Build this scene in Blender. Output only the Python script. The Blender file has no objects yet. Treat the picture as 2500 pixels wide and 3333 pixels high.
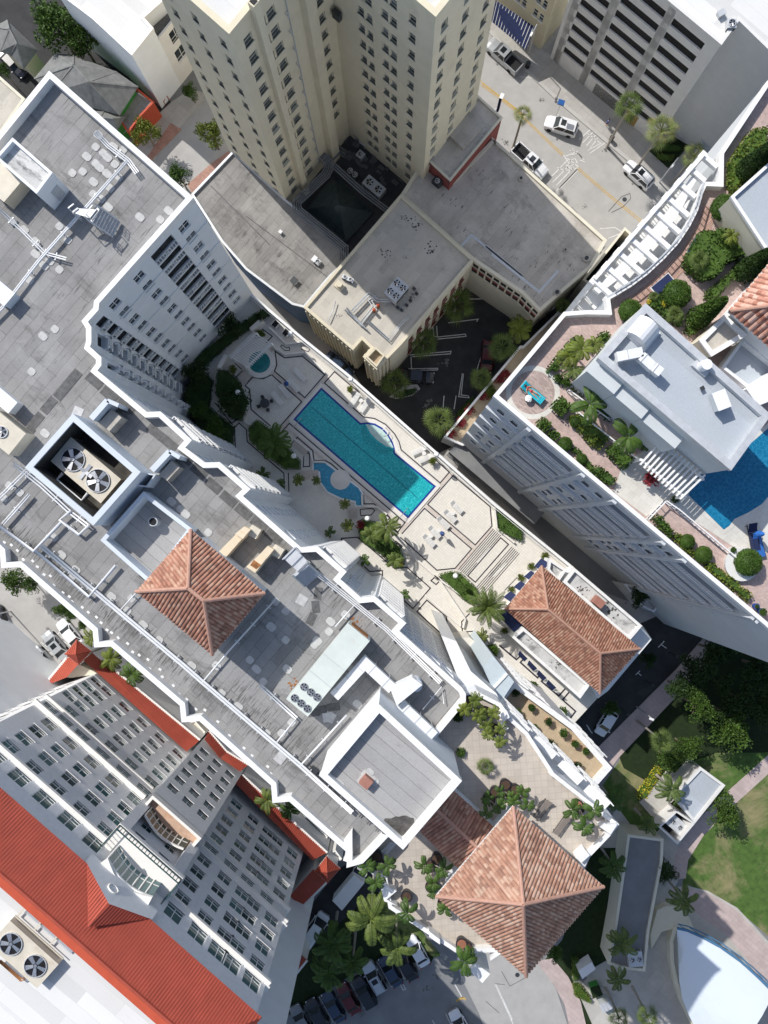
import bpy, math, random
from mathutils import Vector, Matrix
random.seed(7)
SC = bpy.context.scene
COL = SC.collection
H = 115.0      # drone height above the street, metres
FPX = 2660.0   # focal length in pixels of the 2500 x 3333 photograph
CX, CY = 1292.0, 1708.0
# ---------------------------------------------------------------- camera
cam = bpy.data.cameras.new("camera"); cam_o = bpy.data.objects.new("camera", cam); COL.objects.link(cam_o)
cam_o.location = (0, 0, H); cam_o.rotation_euler = (0, 0, 0)
cam.sensor_fit = 'VERTICAL'; cam.sensor_height = 24.0; cam.lens = FPX/3333*24.0
cam.shift_x = -(CX-1250)/3333; cam.shift_y = (CY-1666.5)/3333
cam.clip_start = 1; cam.clip_end = 2000
SC.camera = cam_o
# ---------------------------------------------------------------- sky and sun
SUN = Vector((-0.673, 0.740, 1.0)).normalized()
w = bpy.data.worlds.new("World"); SC.world = w; w.use_nodes = True
sky = w.node_tree.nodes.new('ShaderNodeTexSky'); sky.sky_type = 'NISHITA'; sky.sun_disc = False
sky.sun_elevation = math.radians(45); sky.sun_rotation = math.radians(-42.3); sky.ozone_density = .8; sky.dust_density = 1.5
bg = w.node_tree.nodes['Background']; bg.inputs[1].default_value = 0.125
w.node_tree.links.new(sky.outputs[0], bg.inputs[0])
sl = bpy.data.lights.new("sun", 'SUN'); sl.energy = 3.8; sl.angle = math.radians(0.5); sl.color = (1, .965, .91)
so = bpy.data.objects.new("sun", sl); COL.objects.link(so)
so.rotation_euler = SUN.to_track_quat('Z', 'Y').to_euler(); so.location = (0, 0, 90)
SC.view_settings.view_transform = 'Standard'; SC.view_settings.look = 'None'
SC.view_settings.exposure = 0.16; SC.view_settings.gamma = 1
# ---------------------------------------------------------------- survey: photo points at a known height -> metres on the plan
FR = {'s': (0, 0, 1)}
for n_, o_ in {'1': (0, 0), '2': (800, 0), '3': (1600, 0), '4': (0, 800), '5': (800, 800), '6': (1600, 800), '7': (0, 1600), '8': (800, 1600),
               '9': (1600, 1600), '10': (0, 2483), '11': (800, 2483), '12': (1600, 2483)}.items():
 FR[n_] = (o_[0], o_[1], 900/1659)
for n_, o_ in {'a': (250, 700), 'b': (400, 1250), 'c': (950, 1700), 'd': (0, 1700), 'e': (550, 2200), 'f': (1000, 2200), 'g': (1500, 2100),
               'h': (0, 1200), 'i': (700, 1000), 'j': (1100, 1300), 'k': (1900, 500), 'm': (0, 2250)}.items():
 FR[n_] = (o_[0], o_[1], 600/1659)
def Q(f, x, y, z=0.0):
 ox, oy, s = FR[f]; k = (H-z)/FPX
 return Vector(((ox+x*s-CX)*k, -(oy+y*s-CY)*k))
def pts(spec, z=0.0):
 out = []; f = 's'
 for tok in spec.split():
  if ':' in tok: f, tok = tok.split(':')
  x, y = tok.split(','); out.append(Q(f, float(x), float(y), z))
 return out
def P3(spec, z): return [Vector((p.x, p.y, z)) for p in pts(spec, z)]
GA = Vector((.764, -.645)).normalized(); GB = Vector((.645, .764)).normalized()
ANG = math.atan2(GA.y, GA.x)
# ---------------------------------------------------------------- materials
M = {}
def nodes_mat(name):
 m = bpy.data.materials.new(name); m.use_nodes = True; nt = m.node_tree; M[name] = m
 return m, nt, nt.nodes['Principled BSDF']
def N(nt, t, **k):
 n = nt.nodes.new(t)
 for a, b in k.items():
  if a.startswith('i_'):
   key = a[2:]; key = int(key) if key.isdigit() else key
   n.inputs[key].default_value = b
  else: setattr(n, a, b)
 return n
def mixc(nt, fac, a, b, blend='MIX'):
 n = nt.nodes.new('ShaderNodeMix'); n.data_type = 'RGBA'; n.blend_type = blend
 for i, v in ((0, fac), (6, a), (7, b)):
  if isinstance(v, bpy.types.NodeSocket): nt.links.new(v, n.inputs[i])
  elif i == 0: n.inputs[0].default_value = v
  else: n.inputs[i].default_value = (*v, 1) if len(v) == 3 else v
 return n.outputs[2]
def ramp(nt, sock, stops):
 n = nt.nodes.new('ShaderNodeValToRGB'); e = n.color_ramp.elements
 while len(e) < len(stops): e.new(.5)
 for q, (p, c) in zip(e, stops):
  q.position = p; q.color = (c, c, c, 1) if not isinstance(c, tuple) else (*c, 1)
 nt.links.new(sock, n.inputs[0]); return n.outputs[0]
def pos_rot(nt, ang=ANG, scale=(1, 1, 1), loc=(0, 0, 0)):
 g = nt.nodes.new('ShaderNodeNewGeometry'); mp = nt.nodes.new('ShaderNodeMapping')
 mp.inputs['Rotation'].default_value = (0, 0, -ang); mp.inputs['Scale'].default_value = scale; mp.inputs['Location'].default_value = loc
 nt.links.new(g.outputs['Position'], mp.inputs[0]); return mp.outputs[0]
def noise(nt, vec, scale, detail=5, rough=.6, dist=0):
 n = N(nt, 'ShaderNodeTexNoise', i_Scale=scale, i_Detail=detail, i_Roughness=rough, i_Distortion=dist)
 nt.links.new(vec, n.inputs['Vector']); return n.outputs[0]
def bump(nt, b, sock, strength=.3, dist=.02):
 n = N(nt, 'ShaderNodeBump', i_Strength=strength, i_Distance=dist)
 nt.links.new(sock, n.inputs['Height']); nt.links.new(n.outputs[0], b.inputs['Normal'])
def plain(name, col, rough=.7, var=.12, scale=1.5, metal=0, spec=.3, bmp=0, streak=None, objvar=0):
 m, nt, b = nodes_mat(name)
 v = pos_rot(nt); n = noise(nt, v, scale)
 c = mixc(nt, ramp(nt, n, [(.3, 0.), (.7, 1.)]), tuple(x*(1-var) for x in col), tuple(min(1, x*(1+var*.6)) for x in col))
 if streak:      # dirt patches
  n2 = noise(nt, v, streak[0], 7, .7, .4)
  c = mixc(nt, ramp(nt, n2, [(streak[1], 0.), (streak[1]+.16, streak[2])]), c, streak[3])
 if objvar:
  oi = nt.nodes.new('ShaderNodeObjectInfo')
  c = mixc(nt, objvar, c, ramp(nt, oi.outputs['Random'], [(0, tuple(x*.4 for x in col)), (1, tuple(min(1, x*1.6) for x in col))]))
 nt.links.new(c, b.inputs['Base Color']); b.inputs['Roughness'].default_value = rough
 b.inputs['Metallic'].default_value = metal; b.inputs['Specular IOR Level'].default_value = spec
 if bmp: bump(nt, b, noise(nt, v, 12, 4), bmp, .03)
 return m
def membrane(name, col, ang, sheet=(7.5, .95), line=.55, stain=.5, stain_col=(.09, .09, .09), blotch=(.55, .54, .5), thr=.56, bl=.35, stretch=3):
 """roofing felt: sheets with lapped seams, run-off stains stretched along the sheets, pale and dark blotches"""
 m, nt, b = nodes_mat(name)
 v = pos_rot(nt, ang)
 br = N(nt, 'ShaderNodeTexBrick', i_Scale=1.0); br.offset = .37; br.squash = 1
 br.inputs['Brick Width'].default_value = sheet[0]; br.inputs['Row Height'].default_value = sheet[1]
 br.inputs['Mortar Size'].default_value = .022; br.inputs['Mortar Smooth'].default_value = .3; br.inputs['Bias'].default_value = 0
 br.inputs['Color1'].default_value = (.86, .86, .86, 1); br.inputs['Color2'].default_value = (1.06, 1.06, 1.06, 1); br.inputs['Mortar'].default_value = (line, line, line, 1)
 wv = noise(nt, v, .8, 3); add = nt.nodes.new('ShaderNodeVectorMath'); add.operation = 'MULTIPLY_ADD'
 cmb = nt.nodes.new('ShaderNodeCombineXYZ')
 for i_ in range(2): nt.links.new(wv, cmb.inputs[i_])
 nt.links.new(cmb.outputs[0], add.inputs[0]); add.inputs[1].default_value = (.12, .12, 0); nt.links.new(v, add.inputs[2])
 nt.links.new(add.outputs[0], br.inputs['Vector'])
 base = mixc(nt, 1.0, col, br.outputs[0], 'MULTIPLY')
 n1 = noise(nt, v, .22, 8, .68)
 base = mixc(nt, ramp(nt, n1, [(.42, 0.), (.7, bl)]), base, blotch)
 mp = nt.nodes.new('ShaderNodeMapping'); mp.inputs['Scale'].default_value = (1, stretch, 1); nt.links.new(v, mp.inputs[0])
 n2 = noise(nt, mp.outputs[0], .55, 9, .74, .3)
 base = mixc(nt, ramp(nt, n2, [(thr, 0.), (thr+.2, stain)]), base, stain_col)
 n3 = noise(nt, v, 9, 4)
 base = mixc(nt, .3, base, ramp(nt, n3, [(.25, .25), (.75, .6)]), 'OVERLAY')
 nt.links.new(base, b.inputs['Base Color']); b.inputs['Roughness'].default_value = .85; b.inputs['Specular IOR Level'].default_value = .2
 bump(nt, b, n3, .25, .02)
 return m
def tiled(name, col, size, mortar=.7, msize=.02, ang=ANG, var=.1, noisev=.25, rough=.7, dirt=None, off=.5):
 m, nt, b = nodes_mat(name); v = pos_rot(nt, ang)
 br = N(nt, 'ShaderNodeTexBrick', i_Scale=1.0); br.offset = off
 br.inputs['Brick Width'].default_value = size[0]; br.inputs['Row Height'].default_value = size[1]
 br.inputs['Mortar Size'].default_value = msize; br.inputs['Mortar Smooth'].default_value = .4
 br.inputs['Color1'].default_value = (*[x*(1-var) for x in col], 1); br.inputs['Color2'].default_value = (*[min(1, x*(1+var)) for x in col], 1)
 br.inputs['Mortar'].default_value = (*[x*mortar for x in col], 1); nt.links.new(v, br.inputs['Vector'])
 c = mixc(nt, noisev, br.outputs[0], ramp(nt, noise(nt, v, .45, 7, .65), [(.3, .25), (.7, .75)]), 'OVERLAY')
 if dirt: c = mixc(nt, ramp(nt, noise(nt, v, dirt[0], 8, .7), [(dirt[1], 0.), (dirt[1]+.15, dirt[2])]), c, dirt[3])
 nt.links.new(c, b.inputs['Base Color']); b.inputs['Roughness'].default_value = rough; b.inputs['Specular IOR Level'].default_value = .3
 return m
def claytile(name, c1, c2, c3, cell=(.3, .42), rough=.75):
 """clay tiles: UV in metres, one random tint per tile"""
 m, nt, b = nodes_mat(name)
 uv = nt.nodes.new('ShaderNodeUVMap'); sn = nt.nodes.new('ShaderNodeVectorMath'); sn.operation = 'SNAP'
 nt.links.new(uv.outputs[0], sn.inputs[0]); sn.inputs[1].default_value = (cell[0], cell[1], 1)
 wn = nt.nodes.new('ShaderNodeTexWhiteNoise'); nt.links.new(sn.outputs[0], wn.inputs['Vector'])
 c = ramp(nt, wn.outputs['Value'], [(0, c1), (.5, c2), (1, c3)])
 c = mixc(nt, ramp(nt, noise(nt, pos_rot(nt), .5, 7, .7), [(.45, 0.), (.75, .35)]), c, (.16, .12, .10))
 nt.links.new(c, b.inputs['Base Color']); b.inputs['Roughness'].default_value = rough; b.inputs['Specular IOR Level'].default_value = .25
 fr = nt.nodes.new('ShaderNodeVectorMath'); fr.operation = 'SUBTRACT'; nt.links.new(uv.outputs[0], fr.inputs[0]); nt.links.new(sn.outputs[0], fr.inputs[1])
 sp = nt.nodes.new('ShaderNodeSeparateXYZ'); nt.links.new(fr.outputs[0], sp.inputs[0])
 bump(nt, b, sp.outputs[1], .9, .12)
 return m
def glass(name, col, rough=.12, var=.6):
 m, nt, b = nodes_mat(name); oi = nt.nodes.new('ShaderNodeObjectInfo')
 c = ramp(nt, oi.outputs['Random'], [(0, tuple(x*(1-var) for x in col)), (.6, col), (.8, tuple(x*(1+var) for x in col)), (1, tuple(x*(1+var)+.09*var for x in col))])
 nt.links.new(c, b.inputs['Base Color']); b.inputs['Roughness'].default_value = rough; b.inputs['Specular IOR Level'].default_value = .5
 return m
def leaf(name, c1, c2, rough=.6):
 m, nt, b = nodes_mat(name)
 g = nt.nodes.new('ShaderNodeNewGeometry')
 oi = nt.nodes.new('ShaderNodeObjectInfo')
 c = mixc(nt, g.outputs['Random Per Island'], c1, c2)
 c = mixc(nt, ramp(nt, noise(nt, g.outputs['Position'], .8, 3), [(.35, 0.), (.65, .6)]), c, tuple(x*1.35 for x in c2))
 c = mixc(nt, .25, c, ramp(nt, oi.outputs['Random'], [(0, (.3, .4, .3)), (1, (.75, .65, .45))]), 'OVERLAY')
 nt.links.new(c, b.inputs['Base Color']); b.inputs['Roughness'].default_value = rough; b.inputs['Specular IOR Level'].default_value = .3
 return m
def water(name, col, deep, floor_scale=1.2, rip=.6):
 m, nt, b = nodes_mat(name); v = pos_rot(nt)
 vo = N(nt, 'ShaderNodeTexVoronoi', i_Scale=floor_scale*3.2); vo.feature = 'DISTANCE_TO_EDGE'
 mp = nt.nodes.new('ShaderNodeVectorMath'); mp.operation = 'MULTIPLY_ADD'
 nn = N(nt, 'ShaderNodeTexNoise', i_Scale=3.0); nt.links.new(v, nn.inputs['Vector'])
 nt.links.new(nn.outputs[1], mp.inputs[0]); mp.inputs[1].default_value = (.5, .5, 0); nt.links.new(v, mp.inputs[2]); nt.links.new(mp.outputs[0], vo.inputs['Vector'])
 c = mixc(nt, noise(nt, v, .15, 2), col, deep)
 c = mixc(nt, ramp(nt, vo.outputs[0], [(0, rip), (.12, 0.)]), c, tuple(min(1, x*1.7+.05) for x in col))
 nt.links.new(c, b.inputs['Base Color']); b.inputs['Roughness'].default_value = .08
 bump(nt, b, noise(nt, v, 2.5, 4), .25, .05)
 return m
# ---------------------------------------------------------------- palette
membrane('roof_felt', (.275, .27, .265), ANG+math.pi/2, (7, .95), .42, .8, bl=.5, stretch=.3, thr=.53, blotch=(.44, .44, .435), stain_col=(.075, .073, .07))
membrane('roof_felt_box', (.38, .375, .37), ANG, (30, 1.02), .38, .5, thr=.57, bl=.35, blotch=(.47, .47, .47))
membrane('roof_old_grey', (.26, .25, .24), ANG+math.pi/2, (5, .9), .5, .85, bl=.5, blotch=(.46, .45, .42), thr=.52, stretch=.4)
membrane('roof_concrete', (.47, .435, .385), ANG+math.pi/2, (3.0, .9), .8, .6, stain_col=(.1, .09, .08), blotch=(.66, .63, .57), thr=.54, bl=.75, stretch=.6)
membrane('roof_cream', (.52, .485, .42), ANG+math.pi/2, (3.0, .9), .93, .45, stain_col=(.2, .185, .16), blotch=(.62, .59, .53), thr=.55, bl=.5, stretch=.8)
membrane('roof_pale_blue', (.45, .49, .53), ANG, (60, 2.2), .93, .12, blotch=(.5, .54, .6), thr=.6, bl=.3)
membrane('roof_white', (.72, .72, .71), ANG, (9, 1.4), .85, .4, thr=.6, stain_col=(.5, .48, .44), bl=.15)
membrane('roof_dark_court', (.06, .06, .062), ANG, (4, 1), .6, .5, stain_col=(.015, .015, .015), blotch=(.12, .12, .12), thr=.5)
plain('patch_dark', (.13, .13, .13), .9, .35, 2.5)
plain('patch_pale', (.5, .5, .5), .9, .2, 2.5)
plain('white_paint', (.76, .77, .78), .6, .05, .4)
plain('white_wall', (.78, .80, .82), .75, .05, .5, streak=(.5, .6, .12, (.42, .43, .45)))
plain('white_trim', (.80, .80, .79), .55, .03, streak=(1.1, .52, .42, (.56, .55, .53)))
plain('pad_white', (.50, .50, .49), .7, .15, 3)
plain('hotel_wall', (.72, .725, .73), .85, .07, 2.2, streak=(.6, .58, .2, (.6, .6, .6)), bmp=.2)
plain('hotel_trim', (.8, .78, .74), .6, .04)
plain('cream_wall', (.66, .60, .46), .85, .06, .6, streak=(.35, .58, .22, (.48, .42, .30)))
plain('tower_wall', (.74, .665, .50), .85, .06, .5, streak=(.3, .56, .25, (.46, .40, .29)))
plain('beige_wall', (.68, .64, .52), .85, .06, .7, streak=(.4, .6, .2, (.5, .46, .36)))
plain('garage_wall', (.70, .69, .67), .85, .05, .8)
plain('garage_dark', (.035, .037, .04), .9, .2)
plain('yellow_wall', (.60, .55, .40), .85, .06, .7)
plain('red_wall', (.27, .075, .065), .8, .12, 1.5)
plain('red_orange', (.5, .09, .045), .7, .08)
plain('green_paint', (.05, .25, .05), .7, .08)
plain('blue_wall', (.09, .16, .28), .7, .1)
plain('right_wall', (.55, .575, .60), .8, .05, .4, streak=(.4, .6, .15, (.5, .49, .44)))
plain('blue_trim', (.38, .52, .70), .7, .05)
plain('penthouse_wall', (.55, .585, .60), .8, .05, .6)
plain('steel', (.55, .56, .57), .35, .1, 3, metal=.8)
plain('galv', (.58, .60, .62), .5, .12, 2, metal=.3)
plain('dark_metal', (.06, .065, .07), .5, .15, 2, metal=.3)
plain('pipe_white', (.74, .75, .76), .45, .05, 2)
plain('ac_green', (.60, .65, .61), .5, .07, .8, streak=(.7, .62, .35, (.45, .36, .26)))
plain('ac_beige', (.62, .57, .47), .5, .1, 1.2, streak=(1.0, .56, .4, (.4, .28, .16)))
plain('duct_tan', (.74, .62, .45), .6, .08, .9, streak=(.9, .6, .5, (.45, .22, .08)))
plain('rust', (.34, .15, .06), .9, .5, 3)
plain('black', (.012, .012, .014), .6, .2)
plain('soot', (.10, .095, .09), .95, .5, 2)
plain('asphalt', (.40, .39, .375), .9, .09, .6, streak=(.18, .5, .35, (.30, .295, .285)), bmp=.2)
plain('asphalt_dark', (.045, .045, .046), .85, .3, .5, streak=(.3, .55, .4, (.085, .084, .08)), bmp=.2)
plain('asphalt_mid', (.21, .215, .22), .9, .12, .5, streak=(.25, .52, .4, (.29, .29, .28)), bmp=.2)
tiled('sidewalk', (.40, .385, .36), (1.5, 1.5), .8, .03, var=.06, off=0)
tiled('sidewalk_pink', (.47, .38, .36), (1.2, .6), .85, .03, var=.06)
tiled('brick_walk', (.38, .22, .17), (.4, .2), .85, .02, var=.15)
tiled('concrete_path', (.44, .42, .385), (2.2, 2.2), .85, .03, var=.06, off=0)
tiled('deck_tile', (.70, .665, .60), (.31, .31), .80, .018, var=.04, noisev=.12, off=0, dirt=(.35, .66, .3, (.42, .38, .32)))
tiled('deck_band', (.60, .53, .47), (.31, .31), .85, .018, var=.06, noisev=.15, off=0)
tiled('terrace_tile', (.50, .445, .385), (.6, .6), .82, .025, ang=ANG+.78, var=.06, noisev=.25, off=0, dirt=(.3, .6, .2, (.38, .33, .28)))
tiled('garden_paver', (.50, .38, .34), (.24, .12), .85, .012, var=.14, noisev=.3)
tiled('garden_pale', (.62, .60, .55), (.6, .6), .88, .02, var=.06, noisev=.25)
tiled('tan_tile', (.47, .37, .25), (.5, .5), .86, .02, ang=ANG+.2, var=.05, off=0)
tiled('wood_deck', (.46, .30, .24), (2.2, .16), .55, .02, var=.2, ang=ANG+math.pi/2)
plain('line_dark', (.035, .03, .045), .6, .2)
plain('line_white', (.72, .72, .70), .7, .15, 3)
plain('road_white', (.66, .655, .64), .8, .2, 4, streak=(2.2, .52, .6, (.42, .41, .39)))
plain('road_yellow', (.55, .36, .09), .8, .2, 4, streak=(1.8, .5, .7, (.40, .37, .30)))
plain('curb', (.46, .45, .43), .8, .08)
plain('pool_tile_blue', (.02, .05, .28), .3, .15, 4)
plain('coping', (.74, .71, .66), .6, .05, 1)
water('pool_water', (.015, .40, .42), (.01, .30, .36), .9, .5)
water('pool_water_dark', (.01, .20, .21), (.005, .15, .18), 1.4, .2)
water('pool_water_blue', (.04, .30, .44), (.02, .20, .36), 1.0, .4)
water('pool_water_navy', (.01, .19, .33), (.005, .11, .24), .8, .3)
claytile('clay', (.27, .13, .092), (.44, .215, .15), (.53, .34, .25))
claytile('clay_pale', (.31, .17, .125), (.47, .26, .185), (.56, .39, .30))
claytile('clay_right', (.33, .14, .10), (.60, .32, .24), (.68, .46, .38))
plain('clay_ridge', (.47, .275, .21), .75, .15, 3)
plain('red_metal', (.40, .08, .05), .6, .14, .7, streak=(.45, .5, .45, (.30, .06, .04)))
plain('galv_old', (.20, .21, .22), .6, .2, 3)
plain('house_shingle', (.20, .205, .20), .9, .25, 1.2, streak=(.4, .55, .4, (.12, .12, .12)))
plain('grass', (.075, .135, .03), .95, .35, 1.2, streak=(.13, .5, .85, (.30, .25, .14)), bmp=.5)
plain('grass_dark', (.017, .03, .009), .95, .3, 1.5, bmp=.5)  # dark copy of grass; shade on the park lawn is put into its colour
plain('soil', (.08, .05, .035), .95, .3, 3)
plain('mulch', (.22, .06, .03), .95, .3, 5)
plain('trunk', (.24, .19, .14), .9, .25, 4)
plain('trunk_pale', (.34, .31, .27), .9, .2, 4)
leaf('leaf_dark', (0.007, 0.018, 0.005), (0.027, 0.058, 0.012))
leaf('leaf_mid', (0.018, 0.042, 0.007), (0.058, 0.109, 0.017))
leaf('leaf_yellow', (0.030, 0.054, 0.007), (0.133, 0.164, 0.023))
leaf('leaf_gold', (.35, .32, .02), (.6, .5, .05))
leaf('leaf_palm', (0.021, 0.045, 0.009), (0.109, 0.148, 0.035))
leaf('leaf_palm_dry', (.20, .17, .07), (.12, .17, .05))
leaf('leaf_topiary', (0.015, 0.039, 0.005), (0.058, 0.113, 0.014))
leaf('leaf_red', (.12, .01, .02), (.28, .04, .05))
plain('car_white', (.74, .75, .77), .25, .02, 1, spec=.6)
plain('car_silver', (.50, .52, .54), .28, .03, 1, metal=.5, spec=.6)
plain('car_grey', (.22, .225, .23), .3, .05, 1, metal=.4, spec=.6)
plain('car_black', (.02, .022, .03), .2, .05, 1, spec=.6)
plain('car_blue', (.03, .05, .09), .2, .05, 1, spec=.6)
plain('car_red', (.10, .008, .01), .25, .05, 1, spec=.6)
glass('car_glass', (.014, .018, .022), .06, .3)
plain('rubber', (.02, .02, .02), .8, .2)
plain('lamp_red', (.35, .02, .02), .3, .1)
plain('lamp_clear', (.8, .8, .78), .2, .05)
glass('window_glass', (.035, .05, .06), .1, .8)
glass('window_teal', (.03, .085, .085), .1, .55)
glass('window_tower', (.06, .065, .065), .12, .8)
glass('skylight_glass', (.045, .065, .06), .2, .4)
plain('loggia', (.055, .06, .062), .9, .8, .9)  # near-black backs of loggias; their inner shade is put into this colour
plain('lounger_white', (.74, .73, .70), .6, .05)
plain('lounger_grey', (.22, .19, .17), .7, .1)
plain('towel_cyan', (.02, .50, .62), .8, .1)
plain('fabric_blue', (.03, .08, .30), .8, .1)
plain('fabric_navy', (.02, .03, .09), .8, .15)
plain('fabric_blue_bright', (.03, .15, .50), .8, .1)
plain('canopy_blue', (.50, .57, .61), .7, .06)
plain('wood_tan', (.58, .38, .16), .6, .15, 3)
plain('skin', (.50, .27, .18), .5, .05)
plain('bikini_red', (.5, .03, .06), .7, .05)
plain('hair', (.06, .035, .02), .6, .2)
plain('shell_white', (.70, .76, .82), .5, .03, .3)
plain('shell_blue', (.08, .20, .34), .6, .1)
plain('pot_dark', (.025, .025, .03), .4, .2)
plain('pot_terra', (.30, .13, .08), .7, .15)
plain('pot_white', (.68, .68, .66), .6, .05)
plain('lamp_globe', (.78, .79, .78), .3, .02)
plain('sign_blue', (.02, .10, .32), .5, .05)
plain('brown_chimney', (.36, .17, .13), .8, .15, 3)
# ---------------------------------------------------------------- mesh helpers
class MB:
 def __init__(s): s.v = []; s.f = []; s.uv = None
 def face(s, ps, uv=None):
  i = len(s.v); s.v += [tuple(p) for p in ps]; s.f.append(list(range(i, i+len(ps))))
  if uv is not None:
   if s.uv is None: s.uv = {}
   s.uv[len(s.f)-1] = uv
  return s
 def prism(s, poly, z0, z1, bottom=True, top=True):
  n = len(poly); i = len(s.v)
  s.v += [(p[0], p[1], z0) for p in poly]+[(p[0], p[1], z1) for p in poly]
  if area(poly) > 0:
   for k in range(n): s.f.append([i+k, i+(k+1) % n, i+n+(k+1) % n, i+n+k])
   if top: s.f.append([i+n+k for k in range(n)])
   if bottom: s.f.append([i+k for k in range(n)][::-1])
  else:
   for k in range(n): s.f.append([i+k, i+n+k, i+n+(k+1) % n, i+(k+1) % n])
   if top: s.f.append([i+n+k for k in range(n)][::-1])
   if bottom: s.f.append([i+k for k in range(n)])
  return s
 def box(s, c, d, ang=0, z0=None):
  """c centre (x,y,z) d size; rotated about z"""
  ca, sa = math.cos(ang), math.sin(ang); hx, hy = d[0]/2, d[1]/2
  p = [(c[0]+x*ca-y*sa, c[1]+x*sa+y*ca) for x, y in ((-hx, -hy), (hx, -hy), (hx, hy), (-hx, hy))]
  return s.prism(p, c[2]-d[2]/2, c[2]+d[2]/2)
 def beam(s, a, b, wd, ht):
  """rectangular bar from a to b (3d), width wd horizontally, height ht"""
  a, b = Vector(a), Vector(b); d = (b-a)
  if d.length < 1e-6: return s
  d.normalize(); up = Vector((0, 0, 1)) if abs(d.z) < .95 else Vector((1, 0, 0))
  r = d.cross(up).normalized(); u = r.cross(d).normalized(); r *= wd/2; u *= ht/2
  A = [a-r-u, a+r-u, a+r+u, a-r+u]; B = [b-r-u, b+r-u, b+r+u, b-r+u]; i = len(s.v); s.v += [tuple(x) for x in A+B]
  s.f += [[i, i+1, i+2, i+3], [i+7, i+6, i+5, i+4]]+[[i+(k+1) % 4, i+k, i+4+k, i+4+(k+1) % 4] for k in range(4)]
  return s
 def tube(s, path, r, n=8, cap=True):
  path = [Vector(p) for p in path]; rs = r if isinstance(r, (list, tuple)) else [r]*len(path); rings = []
  for k, p in enumerate(path):
   d = (path[min(k+1, len(path)-1)]-path[max(k-1, 0)]).normalized()
   up = Vector((0, 0, 1)) if abs(d.z) < .9 else Vector((1, 0, 0))
   a = d.cross(up).normalized(); c = a.cross(d); i = len(s.v)
   s.v += [tuple(p+(a*math.cos(t*2*math.pi/n)+c*math.sin(t*2*math.pi/n))*rs[k]) for t in range(n)]; rings.append(i)
  for i, j in zip(rings, rings[1:]):
   for t in range(n): s.f.append([i+t, j+t, j+(t+1) % n, i+(t+1) % n][::-1])
  if cap: s.f.append([rings[0]+t for t in range(n)]); s.f.append([rings[-1]+t for t in range(n)][::-1])
  return s
 def cyl(s, c, r, z0, z1, n=20, r2=None):
  i = len(s.v); r2 = r if r2 is None else r2
  for z, q in ((z0, r), (z1, r2)): s.v += [(c[0]+q*math.cos(t*2*math.pi/n), c[1]+q*math.sin(t*2*math.pi/n), z) for t in range(n)]
  for t in range(n): s.f.append([i+t, i+(t+1) % n, i+n+(t+1) % n, i+n+t])
  s.f.append([i+n+t for t in range(n)]); s.f.append([i+t for t in range(n)][::-1]); return s
 def ball(s, c, r, n=10, m=6, sq=1, jit=0):
  i = len(s.v)
  for a in range(m+1):
   ph = math.pi*a/m-math.pi/2
   for t in range(n):
    q = 1+random.uniform(-jit, jit)
    s.v.append((c[0]+r*q*math.cos(ph)*math.cos(2*math.pi*t/n), c[1]+r*q*math.cos(ph)*math.sin(2*math.pi*t/n), c[2]+r*q*sq*math.sin(ph)))
  for a in range(m):
   for t in range(n): s.f.append([i+a*n+t, i+a*n+(t+1) % n, i+(a+1)*n+(t+1) % n, i+(a+1)*n+t])
  return s
 def ribbon(s, line, wd, z, closed=False):
  """flat strip of constant width along a polyline, mitred"""
  line = [Vector((p[0], p[1])) for p in line]; n = len(line); L = []; R = []
  for k in range(n):
   a = line[k-1] if (k > 0 or closed) else None; b = line[(k+1) % n] if (k < n-1 or closed) else None
   d1 = (line[k]-a).normalized() if a is not None else None; d2 = (b-line[k]).normalized() if b is not None else None
   if d1 is None: d1 = d2
   if d2 is None: d2 = d1
   t = (d1+d2); t = t.normalized() if t.length > 1e-4 else d1
   nn = Vector((-t.y, t.x)); c = max(.4, nn.dot(Vector((-d1.y, d1.x)))); nn = nn*(wd/2/c)
   L.append(line[k]+nn); R.append(line[k]-nn)
  for k in range(n if closed else n-1):
   j = (k+1) % n; s.face([(R[k].x, R[k].y, z), (R[j].x, R[j].y, z), (L[j].x, L[j].y, z), (L[k].x, L[k].y, z)])
  return s
 def mesh(s, name, mat, smooth=False):
  me = bpy.data.meshes.new(name); me.from_pydata(s.v, [], s.f)
  if s.uv:
   ul = me.uv_layers.new(name='UVMap'); k = 0
   for fi, f in enumerate(s.f):
    u = s.uv.get(fi)
    for j in range(len(f)):
     ul.data[k].uv = u[j] if u else (0, 0)
     k += 1
  if isinstance(mat, str): mat = M[mat]
  me.materials.append(mat)
  if smooth: me.polygons.foreach_set('use_smooth', [True]*len(me.polygons))
  me.update(); return me
 def obj(s, name, mat, root=None, smooth=False):
  return put(name, s.mesh(name, mat, smooth), root)
def area(p):
 return .5*sum(p[i][0]*p[(i+1) % len(p)][1]-p[(i+1) % len(p)][0]*p[i][1] for i in range(len(p)))
def ccw(p): return list(p) if area(p) > 0 else list(p)[::-1]
def put(name, me, root=None, mtx=None, world=True):
 """link a mesh object; with a root the mesh is in world metres unless world is False (then local to the root)"""
 o = bpy.data.objects.new(name, me); COL.objects.link(o)
 if root is not None:
  o.parent = root
  if world: o.matrix_parent_inverse = inv_of(root)
 if mtx is not None: o.matrix_basis = mtx
 return o
def wm(o):
 m = o.matrix_basis.copy()
 if o.parent is not None: m = wm(o.parent) @ o.matrix_parent_inverse @ m
 return m
def inv_of(o): return wm(o).inverted()
def tag(o, label=None, cat=None, group=None, kind=None):
 for k, v in (('label', label), ('category', cat), ('group', group), ('kind', kind)):
  if v: o[k] = v
 return o
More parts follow.
